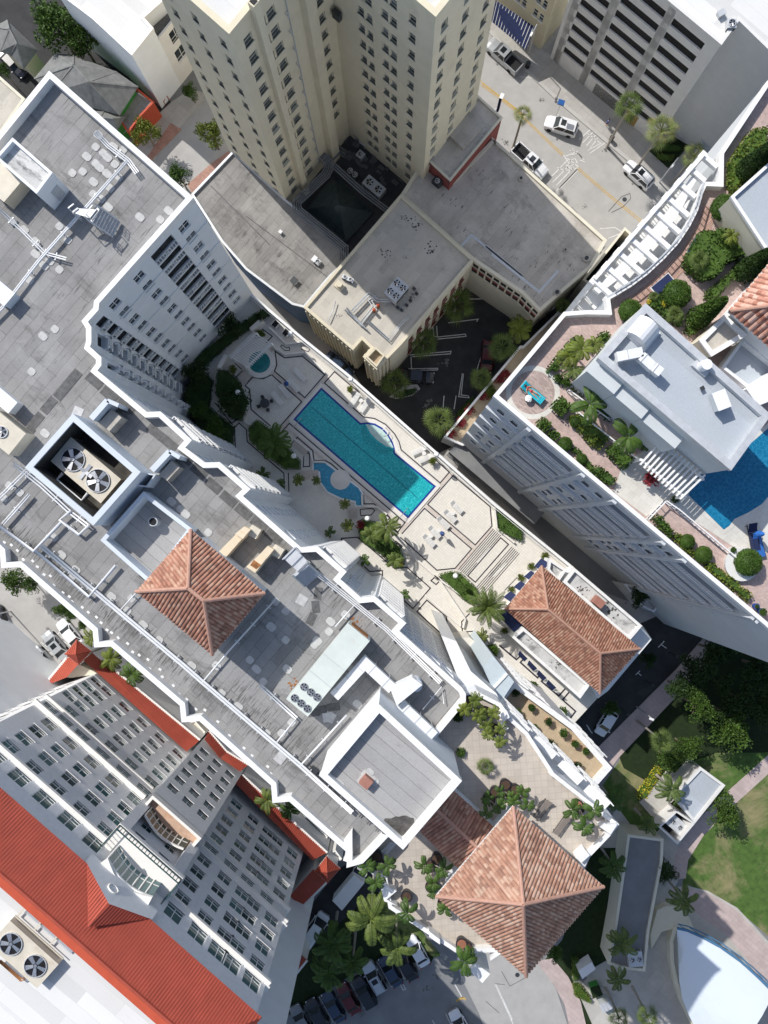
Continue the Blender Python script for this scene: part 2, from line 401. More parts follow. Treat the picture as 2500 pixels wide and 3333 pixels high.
def thing(name, label, cat, loc=(0, 0, 0), rz=0, group=None):
 o = bpy.data.objects.new(name, None); COL.objects.link(o); o.empty_display_size = .3
 o.location = loc; o.rotation_euler = (0, 0, rz); return tag(o, label, cat, group)
def clone(root, loc, rz=0, sc=1.0, label=None, group=None):
 r = root.copy(); COL.objects.link(r); r.location = loc; r.rotation_euler = (0, 0, rz); r.scale = (sc, sc, sc) if not isinstance(sc, tuple) else sc
 if label: r['label'] = label
 if group: r['group'] = group
 for ch in list(KIDS.get(root.as_pointer(), [])):
  c = ch.copy(); COL.objects.link(c); c.parent = r
  for g in KIDS.get(ch.as_pointer(), []):
   d = g.copy(); COL.objects.link(d); d.parent = c
 return r
KIDS = {}
def kids_index(root):
 """remember children lists of a prototype so copies are cheap"""
 allc = [o for o in COL.objects if o.parent is not None]
 KIDS[root.as_pointer()] = [o for o in allc if o.parent == root]
 for c in KIDS[root.as_pointer()]: KIDS[c.as_pointer()] = [o for o in allc if o.parent == c]
def structure(name, poly, z, mat, thick=.3, parent=None):
 o = MB().prism(ccw(poly), z-thick, z).obj(name, mat, parent)
 if parent is None: tag(o, kind='structure')
 return o
def offset(poly, d):
 """move every edge of a CCW polygon inward by d"""
 n = len(poly); out = []
 for k in range(n):
  a, b, c = Vector(poly[k-1][:2]), Vector(poly[k][:2]), Vector(poly[(k+1) % n][:2])
  d1, d2 = (b-a).normalized(), (c-b).normalized(); n1, n2 = Vector((-d1.y, d1.x)), Vector((-d2.y, d2.x))
  m = n1+n2; q = m.length
  m = n1 if q < 1e-4 else m/q
  c_ = max(.35, m.dot(n1)); out.append(b+m*(d/c_))
 return out
def ring(mb, poly, d, z0, z1):
 """parapet ring: top and inner faces (outer faces belong to the wall)"""
 poly = ccw(poly); inn = offset(poly, d); n = len(poly)
 for k in range(n):
  j = (k+1) % n; a, b, c, e = poly[k], poly[j], inn[j], inn[k]
  mb.face([(a[0], a[1], z1), (b[0], b[1], z1), (c[0], c[1], z1), (e[0], e[1], z1)])
  mb.face([(e[0], e[1], z1), (c[0], c[1], z1), (c[0], c[1], z0), (e[0], e[1], z0)])
  mb.face([(a[0], a[1], z0), (b[0], b[1], z0), (b[0], b[1], z1), (a[0], a[1], z1)])
 return inn
def wall_holes(mb, A, B, z0, z1, rects, back=None):
 """vertical wall from A to B (outside on the right of A->B), real openings with reveals. rects: (u0,u1,z0,z1,depth)"""
 A, B = Vector(A[:2]), Vector(B[:2]); L = (B-A).length; d = (B-A)/L; n = Vector((d.y, -d.x))
 us = sorted({0, L, *[r[0] for r in rects], *[r[1] for r in rects]}); zs = sorted({z0, z1, *[r[2] for r in rects], *[r[3] for r in rects]})
 us = [u for u in us if -1e-6 <= u <= L+1e-6]; zs = [z for z in zs if z0-1e-6 <= z <= z1+1e-6]
 def pt(u, z, k=0): p = A+d*u-n*k; return (p.x, p.y, z)
 for zi in range(len(zs)-1):
  za, zb = zs[zi], zs[zi+1]
  if zb-za < 1e-5: continue
  run = None
  for ui in range(len(us)-1):
   ua, ub = us[ui], us[ui+1]; cu, cz = (ua+ub)/2, (za+zb)/2
   hole = any(r[0] < cu < r[1] and r[2] < cz < r[3] for r in rects)
   if hole:
    if run is not None: mb.face([pt(run, za), pt(ua, za), pt(ua, zb), pt(run, zb)]); run = None
   elif run is None: run = ua
  if run is not None: mb.face([pt(run, za), pt(us[-1], za), pt(us[-1], zb), pt(run, zb)])
 for u0, u1, a, b, dp in rects:
  mb.face([pt(u0, a), pt(u1, a), pt(u1, a, dp), pt(u0, a, dp)]); mb.face([pt(u0, b), pt(u0, b, dp), pt(u1, b, dp), pt(u1, b)])
  mb.face([pt(u0, a), pt(u0, a, dp), pt(u0, b, dp), pt(u0, b)]); mb.face([pt(u1, a), pt(u1, b), pt(u1, b, dp), pt(u1, a, dp)])
  if back is not None: back.face([pt(u0, a, dp), pt(u1, a, dp), pt(u1, b, dp), pt(u0, b, dp)])
def uvec(A, B): A, B = Vector(A[:2]), Vector(B[:2]); return (B-A).normalized()
WIN = {}
def win_mesh(w_, h_, kind, fm, gm):
 k = (w_, h_, kind, fm, gm)
 if k in WIN: return WIN[k]
 f = MB(); t = .07 if kind != 'big' else .09
 def bar(x0, x1, z0, z1): f.prism([(x0, -.05), (x1, -.05), (x1, .03), (x0, .03)], z0, z1)
 bar(-w_/2, w_/2, -h_/2, -h_/2+t); bar(-w_/2, w_/2, h_/2-t, h_/2); bar(-w_/2, -w_/2+t, -h_/2+t, h_/2-t); bar(w_/2-t, w_/2, -h_/2+t, h_/2-t)
 if kind in ('cross', 'two', 'big'): bar(-.035, .035, -h_/2+t, h_/2-t)
 if kind in ('cross', 'hung'): bar(-w_/2+t, -.035 if kind == 'cross' else w_/2-t, -.03, .03);
 if kind == 'cross': bar(.035, w_/2-t, -.03, .03)
 if kind in ('two', 'big'): bar(-w_/2+t, w_/2-t, -h_/2+h_*.27, -h_/2+h_*.27+.05)
 if kind in ('two', 'big', 'sill'): f.prism([(-w_/2-.12, -.2), (w_/2+.12, -.2), (w_/2+.12, -.02), (-w_/2-.12, -.02)], -h_/2-.14, -h_/2)
 if kind in ('hung',): f.prism([(-w_/2-.08, -.30), (w_/2+.08, -.30), (w_/2+.08, -.02), (-w_/2-.08, -.02)], -h_/2-.1, -h_/2)
 g = MB().face([(-w_/2+t, .0, -h_/2+t), (w_/2-t, .0, -h_/2+t), (w_/2-t, .0, h_/2-t), (-w_/2+t, .0, h_/2-t)])
 WIN[k] = (f.mesh('window', fm), g.mesh('pane', gm)); return WIN[k]
WCOUNT = {}
def place_windows(root, A, B, rects, kind='two', fm='white_trim', gm='window_glass', setb=.02, cap=95):
 """one frame object per opening, its pane a sub-part; past the cap the rest goes into one part"""
 A, B = Vector(A[:2]), Vector(B[:2]); d = (B-A).normalized(); n = Vector((d.y, -d.x)); ang = math.atan2(d.y, d.x)
 for u0, u1, a, b, dp in rects:
  w_, h_ = round(u1-u0, 2), round(b-a, 2); fme, gme = win_mesh(w_, h_, kind, fm, gm)
  p = A+d*((u0+u1)/2)-n*(dp-setb); mtx = Matrix.Translation((p.x, p.y, (a+b)/2)) @ Matrix.Rotation(ang, 4, 'Z')
  c = WCOUNT.get(root.name, 0); WCOUNT[root.name] = c+1
  if c < cap:
   o = put('window', fme, root, mtx); g = bpy.data.objects.new('pane', gme); COL.objects.link(g); g.parent = o
  else:
   REST.setdefault(root.name, (root, []))[1].append((fme, gme, mtx))
REST = {}
def flush_rest():
 for root, lst in REST.values():
  for idx, nm in ((0, 'window'), (1, 'pane')):
   mb = MB()
   mats = lst[0][idx].materials[0]
   for it in lst:
    me, mtx = it[idx], it[2]; i = len(mb.v); mb.v += [tuple(mtx @ v.co) for v in me.vertices]; mb.f += [[i+q for q in p.vertices] for p in me.polygons]
   o = mb.obj(nm, mats, root); o['kind'] = 'stuff'
def grid_rects(us, zs, w_, h_, depth=.18): return [(u-w_/2, u+w_/2, z, z+h_, depth) for z in zs for u in us]
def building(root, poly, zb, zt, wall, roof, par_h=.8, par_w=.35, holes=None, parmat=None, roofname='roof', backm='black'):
 """walls (with real openings), parapet, roof sheet. poly is CCW; holes {edge: rects}"""
 holes = holes or {}; mb = MB(); n = len(poly); bk = MB()
 assert area(poly) > 0
 for k in range(n): wall_holes(mb, poly[k], poly[(k+1) % n], zb, zt-(.25 if par_h else 0), holes.get(k, []), bk)
 mb.obj('wall', wall, root)
 if bk.f: bk.obj('opening_back', backm, root)  # dark sheet closing each opening, coloured in place of the shade inside
 if par_h:
  pm = MB(); out = offset(poly, -.06); inn = ring(pm, out, par_w+.06, zt-par_h, zt)
  for k in range(n):   # underside lip is closed by the outer drop of the ring
   pass
  pm2 = pm.obj('parapet', parmat or wall, root)
  MB().face([(p[0], p[1], zt-par_h) for p in offset(poly, par_w-.01)]).obj(roofname, roof, root)
 else:
  MB().face([(p[0], p[1], zt) for p in poly]).obj(roofname, roof, root)
def railing(mb, line, z, h=1.05, step=.18, post=.03):
 step *= 1.5; post = max(post, .055)
 line = [Vector(p[:2]) for p in line]
 for a, b in zip(line, line[1:]):
  A, B = Vector((a.x, a.y, z)), Vector((b.x, b.y, z)); L = (B-A).length
  mb.beam(A+Vector((0, 0, h)), B+Vector((0, 0, h)), .1, .08); mb.beam(A+Vector((0, 0, .1)), B+Vector((0, 0, .1)), .08, .06)
  k = int(L/step)
  for i in range(k+1):
   p = A+(B-A)*(i/max(1, k)); mb.beam(p+Vector((0, 0, .1)), p+Vector((0, 0, h)), post, post)
def hip_roof(root, eave, ridge, ze, zr, mat='clay', pitch=.3, rad=.13, name='tile_slope', ridge_mat='clay_ridge', soffit=True, barrel=True):
 """eave: 4 CCW plan corners; ridge: 1 or 2 plan points [r0 near corners 0/3 side, r1 near 1/2]. Barrel tiles run down each slope as real half-round rows."""
 E = [Vector((p[0], p[1], ze)) for p in eave]; R = [Vector((p[0], p[1], zr)) for p in ridge]
 if len(R) == 1: R = [R[0], R[0]]
 faces = [(E[0], E[1], R[1], R[0]), (E[1], E[2], R[1]), (E[2], E[3], R[0], R[1]), (E[3], E[0], R[0])]
 for f in faces: slope(root, [v for i, v in enumerate(f) if i == 0 or (v-f[i-1]).length > 1e-4], mat, pitch, rad, name, barrel)
 rm = MB()
 for a, b in ((E[0], R[0]), (E[3], R[0]), (E[1], R[1]), (E[2], R[1]), (R[0], R[1])):
  if (a-b).length > .01: rm.tube([a+Vector((0, 0, .06)), b+Vector((0, 0, .1))], .17, 8)
 rm.obj('ridge', ridge_mat, root)
 if soffit: MB().prism([(e.x, e.y) for e in E], ze-.35, ze-.02).obj('eave_board', 'white_trim', root)
def slope(root, poly, mat, pitch=.3, rad=.13, name='tile_slope', barrel=True):
 """planar roof polygon, first edge is the eave; rows of barrel tiles clipped to it"""
 A, B = poly[0], poly[1]; eu = (B-A).normalized(); nrm = (B-A).cross(poly[2]-A).normalized()
 if nrm.z < 0: nrm = -nrm
 ev = nrm.cross(eu).normalized()
 if ev.z < 0: ev = -ev
 P2 = [((p-A).dot(eu), (p-A).dot(ev)) for p in poly]
 mb = MB(); off = random.random()*50
 mb.face([tuple(p-nrm*.03) for p in poly], [(p[0]+off, p[1]+off) for p in P2])
 u0, u1 = min(p[0] for p in P2), max(p[0] for p in P2); k = int((u1-u0)/pitch)
 def span(u):
  ys = []
  for i in range(len(P2)):
   (x0, y0), (x1, y1) = P2[i], P2[(i+1) % len(P2)]
   if (x0-u)*(x1-u) < 0 or (abs(x0-u) < 1e-9): ys.append(y0+(y1-y0)*((u-x0)/(x1-x0) if abs(x1-x0) > 1e-9 else 0))
  return (min(ys), max(ys)) if len(ys) >= 2 else None
 sec = [(-1, 0), (-.62, .78), (0, 1), (.62, .78), (1, 0)] if barrel else [(-1, 0), (-.8, 1), (.8, 1), (1, 0)]
 for i in range(k):
  u = u0+(i+.5)*(u1-u0)/k; s = span(u)
  if not s or s[1]-s[0] < .1: continue
  hh = rad*.75 if barrel else rad*.9; cols = []
  for cx, cz in sec: cols.append((u+cx*rad, cz*hh))
  for (ua, ha), (ub, hb) in zip(cols, cols[1:]):
   q = [A+eu*ua+ev*s[0]+nrm*ha, A+eu*ub+ev*s[0]+nrm*hb, A+eu*ub+ev*s[1]+nrm*hb, A+eu*ua+ev*s[1]+nrm*ha]
   cu = off+(math.floor(u/pitch)+.5)*pitch
   mb.face(q, [(cu, off+s[0]), (cu, off+s[0]), (cu, off+s[1]), (cu, off+s[1])])
 return mb.obj(name, mat, root)
# ---------------------------------------------------------------- ground, roads, paths (all at street level)
tag(MB().prism([(-260, -260), (260, -260), (260, 260), (-260, 260)], -1, 0).obj('ground', 'asphalt_mid'), kind='structure')
def S(name, spec, z, mat): return structure(name, pts(spec, z), z, mat)
# street north-east of the low roofs
S('street', 's:1480,-60 1545,-60 1600,108 1687,206 1828,336 2050,526 2330,790 2330,1080 2020,1080 1290,420 1290,-60', .012, 'asphalt')
S('pavement_by_garage', 's:1500,-120 1600,100 1690,200 1832,330 2056,520 2340,784 2600,700 2600,-200', .14, 'sidewalk')
S('curb_by_garage', 's:1590,104 1598,96 1690,200 1832,330 2056,520 2340,784 2332,792 2048,528 1824,338 1684,207', .15, 'curb')
# street west of the tower
S('side_street', 's:560,640 470,520 650,330 690,280 760,500 640,650', .012, 'asphalt')
S('pavement_west', 's:430,450 560,330 620,290 660,300 668,318 505,515 470,560', .14, 'sidewalk')
S('brick_pavement_west', 's:455,545 555,400 590,420 500,515 475,560', .146, 'brick_walk')
S('brick_pavement_corner', 's:610,600 690,530 760,480 790,520 640,660', .14, 'brick_walk')
S('yard', 's:-20,-20 360,-20 560,340 430,450 280,320 150,560 -20,400', .01, 'asphalt_dark')
# alley and the small car park
S('alley', 's:640,660 830,880 1000,1000 1200,1220 1320,1290 1480,1440 1900,1900 2150,2000 2000,2260 1900,2200 1420,1700 800,1000', .012, 'asphalt')
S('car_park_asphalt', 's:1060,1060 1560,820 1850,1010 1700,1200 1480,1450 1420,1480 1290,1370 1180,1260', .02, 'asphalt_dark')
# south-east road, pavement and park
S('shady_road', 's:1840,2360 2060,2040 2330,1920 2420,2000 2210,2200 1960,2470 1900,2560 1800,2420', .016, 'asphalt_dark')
S('brick_pavement_park', 's:1930,2450 2200,2180 2330,2030 2420,2000 2440,2030 2180,2290 2020,2460 1960,2540', .13, 'sidewalk_pink')
S('park_lawn', 's:2020,2470 2200,2290 2440,2030 2800,1900 2800,3000 2560,3100 2400,2960 2240,2880 2220,2900 2240,2720 2360,2600 2200,2640 2100,2750 2020,2640 1960,2560', .03, 'grass')
S('park_path', 's:2187,2860 2200,2780 2250,2690 2320,2620 2420,2530 2520,2440 2560,2400 2600,2440 2500,2520 2390,2620 2290,2720 2240,2800 2232,2860', .05, 'sidewalk_pink')
S('park_plaza_edge', 's:2175,2888 2240,2884 2305,2900 2400,2955 2470,3030 2560,3130 2560,3400 2470,3180 2380,3070 2270,2960 2170,2930', .046, 'concrete_path')
S('park_plaza', 's:2178,2893 2240,2889 2302,2906 2394,2960 2462,3034 2550,3140 2550,3300 2490,3225 2430,3120 2360,3040 2270,2975', .054, 'sidewalk_pink')
S('stage_yard', 's:2000,2640 2100,2600 2240,2640 2250,2790 2190,2900 2280,2970 2360,3040 2440,3150 2560,3330 2560,3420 1880,3420 1850,3250 1960,3130 1900,2860', .02, 'concrete_path')
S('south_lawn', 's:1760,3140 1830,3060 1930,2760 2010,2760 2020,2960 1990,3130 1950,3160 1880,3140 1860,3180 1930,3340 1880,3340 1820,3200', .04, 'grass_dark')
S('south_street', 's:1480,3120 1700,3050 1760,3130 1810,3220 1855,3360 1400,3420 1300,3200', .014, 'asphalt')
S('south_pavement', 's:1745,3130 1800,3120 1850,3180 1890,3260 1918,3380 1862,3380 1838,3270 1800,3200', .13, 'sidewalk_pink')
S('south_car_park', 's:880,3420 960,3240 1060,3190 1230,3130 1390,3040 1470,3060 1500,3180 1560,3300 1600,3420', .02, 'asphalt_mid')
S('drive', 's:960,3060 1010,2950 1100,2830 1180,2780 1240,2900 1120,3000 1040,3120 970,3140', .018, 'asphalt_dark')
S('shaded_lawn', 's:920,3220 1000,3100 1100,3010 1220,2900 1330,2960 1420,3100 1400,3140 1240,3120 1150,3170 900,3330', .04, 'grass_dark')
S('verge', 's:1330,3040 1370,3030 1430,3100 1432,3112 1410,3116', .05, 'grass')
S('west_car_park', 's:-40,1650 120,1740 340,1960 420,2080 300,2200 120,2290 -40,2330', .014, 'asphalt')
S('entrance_court', 's:20,2192 84,2117 112,2140 106,2200 88,2280 40,2300 -30,2330 -30,2230', .13, 'tan_tile')
mb = MB()
mb.ribbon(pts('s:20,2192 84,2117 112,2140 108,2185 100,2225 86,2285'), .45, .136); mb.ribbon(pts('s:24,2196 104,2200', .136), .35, .14)
tag(mb.obj('court_band', 'concrete_path'), kind='structure')
# ---------------------------------------------------------------- road markings
mb = MB(); Z = .034
def line(spec, wd=.12, z=Z, closed=False, m=None): (m or mb).ribbon(pts(spec, z), wd, z, closed)
# parking boxes along the street, car park bays
line('3:0,340 100,440 150,380'); line('3:150,375 250,470 170,460'); line('3:800,1010 785,1028 895,1108'); line('3:650,1372 740,1365 790,1395 700,1430')
line('5:1120,470 1130,545 1150,545 1145,480'); line('5:1145,548 1318,530 1322,543 1150,560'); line('5:1215,462 1395,440 1385,455')
line('5:992,665 994,735 1002,735'); line('5:985,655 1232,633 1228,648 1000,665'); line('5:975,738 1152,735 1150,745 980,748')
line('5:1300,765 1278,905 1340,912 1335,900 1292,895 1306,768'); line('5:1432,600 1385,750 1392,755'); line('5:1340,270 1440,255'); line('5:1340,320 1445,318'); line('5:1250,980 1262,900')
line('5:1184,970 1190,900')
line('9:1145,770 1180,725 M'.replace(' M', '')); line('9:1165,745 1190,760'); line('9:1000,935 1035,900 1030,898'); line('9:1018,918 1050,940'); line('9:865,1100 890,1075'); line('9:878,1088 900,1105'); line('9:580,1420 605,1450'); line('9:592,1430 570,1400')
line('d:470,968 660,1115 655,1130 455,985 470,968'); line('d:370,1080 580,1245 565,1265 360,1090 370,1080'); line('d:0,790 75,850 20,910 0,925')
for x, y in ((790, 1195), (860, 1215), (630, 1325), (440, 1405), (360, 1445), (270, 1500)):
 line(f'11:{x},{y} {x+85},{y+148} {x+100},{y+143} {x+12},{y-8}')
line('11:905,1185 950,1295 970,1290'); line('11:975,1130 1045,1240'); line('11:1200,1505 1235,1580'); line('11:1120,1545 1150,1600')
line('11:1252,1325 1300,1410', .15); line('11:1500,1325 1600,1540', .15); line('12:20,1325 130,1567', .15);
tag(mb.obj('parking_lines', 'road_white'), kind='structure')
mb = MB();
# painted crossing: nested bracket pattern
for k in range(4):
 o = k*22
 line(f'3:{525+o},{840+o*.8} {600+o*.55},{770+o*.9}', .15)
 line(f'3:{345+o},{1075+o*.85} {452+o},{965+o*.85}', .15)
 line(f'3:{385+o*.9},{1150-o*.9} {520+o*-.3},{1010+o*.3}', .12)
line('3:600,770 690,850 590,920', .15); line('3:575,800 655,860 575,905', .13)
line('3:432,930 470,985 440,1000', .15); line('3:455,950 520,1000 500,1015 440,1000', .15); line('3:468,905 490,890', .13); line('3:470,930 520,920 555,960', .13)
line('3:440,940 520,905', .13); line('3:460,970 500,950 515,975 470,1000', .12); line('3:530,960 560,972', .13); line('3:478,892 530,930 545,950', .12)
line('3:395,1005 430,1020 480,1022', .13)
tag(mb.obj('crossing_marking', 'road_white'), kind='structure')
mb = MB(); line('3:-60,500 0,545 150,660 430,925', .11); line('3:-60,512 0,557 150,672 425,935', .11); line('3:520,1005 700,1160 910,1330', .11); line('3:515,1015 695,1170 905,1342', .11)
line('2:1400,480 1659,680', .11)
line('11:1262,1430 1300,1410 1320,1420', .3)
tag(mb.obj('centre_line', 'road_yellow'), kind='structure')
mb = MB(); line('12:450,1060 600,1300', .1)
# ---------------------------------------------------------------- wrapper for buildings surveyed clockwise on the photo
def bldg(root, cw, zb, zt, wall, roof, holes=None, **k):
 """holes: {segment index in photo order: [(rects, kind, frame, glass)]}, u measured from the first point of the segment"""
 n = len(cw); P = [Vector(p[:2]) for p in cw]; flip = area(P) < 0
 poly = P[::-1] if flip else P; hh = {}; win = []
 for i, groups in (holes or {}).items():
  A, B = P[i], P[(i+1) % n]; L = (B-A).length
  for rects, kind, fm, gm in groups:
   rr = [(L-r[1], L-r[0], *r[2:]) for r in rects] if flip else list(rects)
   rr = [r for r in rr if r[0] > .01 and r[1] < L-.01]
   e = (n-2-i) % n if flip else i
   hh.setdefault(e, []).extend(rr)
   if kind: win.append((poly[e], poly[(e+1) % n], rr, kind, fm, gm))
 building(root, poly, zb, zt, wall, roof, holes=hh, **k)
 for w_ in win: place_windows(root, *w_)
 return poly
def uof(A, B, f, x, y, z):
 A, B = Vector(A[:2]), Vector(B[:2]); return (Q(f, x, y, z)-A).dot((B-A).normalized())
def root_at(name, label, cat, poly, z=0, group=None):
 c = sum((Vector(p[:2]) for p in poly), Vector((0, 0)))/len(poly); return thing(name, label, cat, (c.x, c.y, z), 0, group)
# ================================================================ the long white condominium
CZ = 42.3; RZ = CZ-1.0
CP = pts('1:295,430 1155,1185 a:195,790 190,850 93,958 125,1010 125,1145 112,1187 215,1282 215,1350 178,1400 b:215,258 335,252 612,505 552,572 735,712 868,708 1140,945 1072,1008 '
         'c:79,231 232,222 485,445 428,512 622,685 748,672 1022,908 958,978 1530,1495 1560,1545 1560,1615 f:1128,585 880,820 11:850,443 700,600 608,625 s:1135,2749 '
         'e:1590,1570 1085,1125 937,1137 925,983 275,400 118,412 103,265 d:1000,1112 852,1120 840,977 178,395 17,405 5,262 s:-330,1480 -330,840', CZ)
condo = root_at('condominium_block', 'long white condominium block with a flat grey felt roof, saw-toothed parapet and stacked balconies', 'apartment building', CP)
ROWS = [39.5-2.75*k for k in range(10)]
hol = {}
def rows(us, w_, h_, zs=ROWS, d=.2, kind='cross', gm='window_glass'): return (grid_rects(us, [z-h_/2 for z in zs], w_, h_, d), kind, 'white_trim', gm)
A, B = CP[1], CP[2]
uc = [uof(A, B, 'a', x, y, 39.5) for x, y in ((950, 90), (555, 550), (340, 795))]
l1 = sorted(uof(A, B, 'a', x, y, 40.6) for x, y in ((842, 165), (660, 372)))
hol[1] = [rows(uc, 1.25, 1.5), ([(l1[0], l1[1], z-1.25, z+1.1, .55) for z in ROWS], None, None, None)]
hol[3] = [([(.15, (CP[4]-CP[3]).length-.15, z-1.25, z+1.1, .55) for z in ROWS], None, None, None)]
hol[5] = [([(.1, (CP[6]-CP[5]).length-.1, z-1.25, z+1.1, .55) for z in ROWS], None, None, None)]
hol[8] = [([(.08, (CP[9]-CP[8]).length-.08, z-1.25, z+1.1, .55) for z in ROWS], None, None, None)]
BAYS = (12, 16, 20, 24)      # projecting bays with stacked balconies
for k in BAYS: L = (CP[k+1]-CP[k]).length; hol[k] = [([(.35, L-.35, z-1.2, z+1.1, .55) for z in ROWS], None, None, None)]
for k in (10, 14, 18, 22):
 L = (CP[k+1]-CP[k]).length; m_ = max(1, int(L/3.2)); hol[k] = [rows([L*(q+.5)/m_ for q in range(m_)], 1.3, 1.5)]
L = (CP[27]-CP[26]).length; hol[26] = [rows([L*.14, L*.36, L*.6, L*.82], 1.3, 1.5)]
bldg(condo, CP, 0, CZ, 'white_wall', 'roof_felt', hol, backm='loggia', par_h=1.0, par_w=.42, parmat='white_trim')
# string courses, loggia floors and railings
def outn(A, B): d = uvec(A, B); return Vector((-d.y, d.x))      # outward for photo-clockwise segments
o_ = outn(CP[1], CP[2])
for z in (36.7, 31.2, 25.7, 20.2): MB().beam((*(CP[1]+o_*.06), z), (*(CP[2]+o_*.06), z), .12, .22).obj('string_course', 'white_trim', condo)
def balconies(root, A, B, u0, u1, zs, proud=.35, mat='white_trim', limit=None, brace=False):
 A, B = Vector(A[:2]), Vector(B[:2]); d = (B-A).normalized(); o = Vector((-d.y, d.x))
 for z in zs:
  zf = z-1.25; a, b = A+d*u0, A+d*u1; m = MB()
  m.prism([tuple(a-o*.05), tuple(a+o*proud), tuple(b+o*proud), tuple(b-o*.05)], zf-.16, zf+.02)
  if proud > .2: railing(m, [a+o*.02, a+o*(proud-.05), b+o*(proud-.05), b+o*.02], zf, 1.0, .2, .035)
  else: railing(m, [a+o*(proud-.04), b+o*(proud-.04)], zf, 1.0, .2, .035)
  if brace:
   mm = (a+b)/2+o*(proud-.02); ww = .5
   for s_ in (-1, 1): m.beam((*(mm-d*ww), zf+.5+.45*s_), (*(mm+d*ww), zf+.5-.45*s_), .05, .07)
  m.obj('balcony', mat, root)
balconies(condo, CP[1], CP[2], l1[0], l1[1], ROWS, .1, brace=True)
balconies(condo, CP[3], CP[4], .1, (CP[4]-CP[3]).length-.1, ROWS, .12, brace=True)
balconies(condo, CP[5], CP[6], .05, (CP[6]-CP[5]).length-.05, ROWS, .55, brace=True)
balconies(condo, CP[8], CP[9], .05, (CP[9]-CP[8]).length-.05, ROWS, .7)
for k in BAYS[:3]: balconies(condo, CP[k], CP[k+1], .3, (CP[k+1]-CP[k]).length-.3, ROWS, .35)
balconies(condo, CP[24], CP[25], .3, (CP[25]-CP[24]).length-.3, ROWS[:8], .35)
# dark walkway pads along the edge of the roof
rz = RZ+.012
def pads(root, name, mat, z, lst, d=(1.75, .95), th=.02):
 """flat rectangular pads, each a part"""
 me = MB().prism([(-d[0]/2, -d[1]/2), (d[0]/2, -d[1]/2), (d[0]/2, d[1]/2), (-d[0]/2, d[1]/2)], 0, th).mesh(name, mat)
 for i, (f_, x, y, a_) in enumerate(lst):
  c = Q(f_, x, y, z); put(name, me, root, Matrix.Translation((c.x, c.y, z+.0011*(i % 7))) @ Matrix.Rotation(a_, 4, 'Z'))
pads(condo, 'walkway_pad', 'patch_dark', rz, [('b', x, y, ANG) for x, y in ((40, 190), (290, 430), (420, 535), (560, 660), (685, 785), (815, 915), (950, 1035), (1085, 1150), (1225, 1265), (1355, 1375))]
     + [('h', x, y, ANG) for x, y in ((850, 110), (985, 235), (1130, 335))]+[('h', x, y, ANG+math.pi/2) for x, y in ((660, 85), (560, 205), (440, 330), (325, 470), (240, 590))], (1.6, .85))
pads(condo, 'walkway_pad', 'patch_dark', rz, [('c', 235, 640, ANG+2.1), ('c', 215, 760, ANG+2.4), ('c', 175, 870, ANG+1.8), ('f', 150, 300, .15), ('f', 60, 330, .15), ('f', 240, 280, .15)], (1.1, .7))
pads(condo, 'felt_patch', 'patch_pale', rz, [('c', 90, 700, ANG+.2), ('f', 185, 370, .1), ('h', 700, 390, ANG+.3), ('e', 1000, 740, ANG), ('e', 1450, 370, ANG+.2)], (.9, .9))
oct_ = [(x*.34, y*.34) for x, y in ((1, .6), (.6, 1), (-.6, 1), (-1, .6), (-1, -.6), (-.6, -1), (.6, -1), (1, -.6))]
pad_me = MB().prism(oct_, 0, .03).mesh('stand_pad', 'pad_white')
def stand_pads(root, spec, z):
 for i, p in enumerate(pts(spec, z)):
  put('stand_pad', pad_me, root, Matrix.Translation((p.x, p.y, z+.002+.0013*(i % 9))) @ Matrix.Rotation(ANG, 4, 'Z') @ Matrix.Diagonal((1.25 if i % 2 else 1, .95, 1, 1)))
stand_pads(condo, '1:620,918 645,945 575,980 598,1005 690,985 643,1042 575,882 522,940 497,1030 562,1092 560,1165 650,1242 715,1065 660,1128 610,1195 840,1303 962,1318 1012,1265 357,1358 215,1450 408,1440 145,1380 80,1330 213,1524 435,1038 680,880 740,900 590,810 '
       '4:357,143 258,542 190,755 271,1125 182,208 265,120 8:240,717 152,812 240,890 430,895 412,918 250,1065 180,660 65,1065 500,840 510,780 275,1385 330,1290 215,1450 670,1275 630,1060 600,740 '
       '7:325,275 455,470 430,515 370,380 790,640 670,630 765,715 860,800 955,890 1150,1045 1330,1210 1430,1290 1600,1450 1300,1045 1500,1010 1630,810 1580,1140 1030,60 1085,105 1115,135 1250,245 '
       '4:300,90 330,500 20,1510 120,1480 60,1440', rz)
tab_me = MB().prism([(-.14, -.1), (.14, -.1), (.14, .1), (-.14, .1)], 0, .03).mesh('flashing_tab', 'white_paint')
for a, b, n_ in (('d:60,170', 'd:1530,1440', 26), ('e:60,100', 'e:1050,990', 16), ('11:290,210', '11:640,520', 8)):
 a, b = pts(a, rz)[0], pts(b, rz)[0]
 for i in range(n_):
  c = a+(b-a)*((i+random.uniform(-.3, .3))/n_)+GB*random.uniform(-.3, .3); put('flashing_tab', tab_me, condo, Matrix.Translation((c.x, c.y, rz)) @ Matrix.Rotation(ANG+random.uniform(-.2, .2), 4, 'Z'))
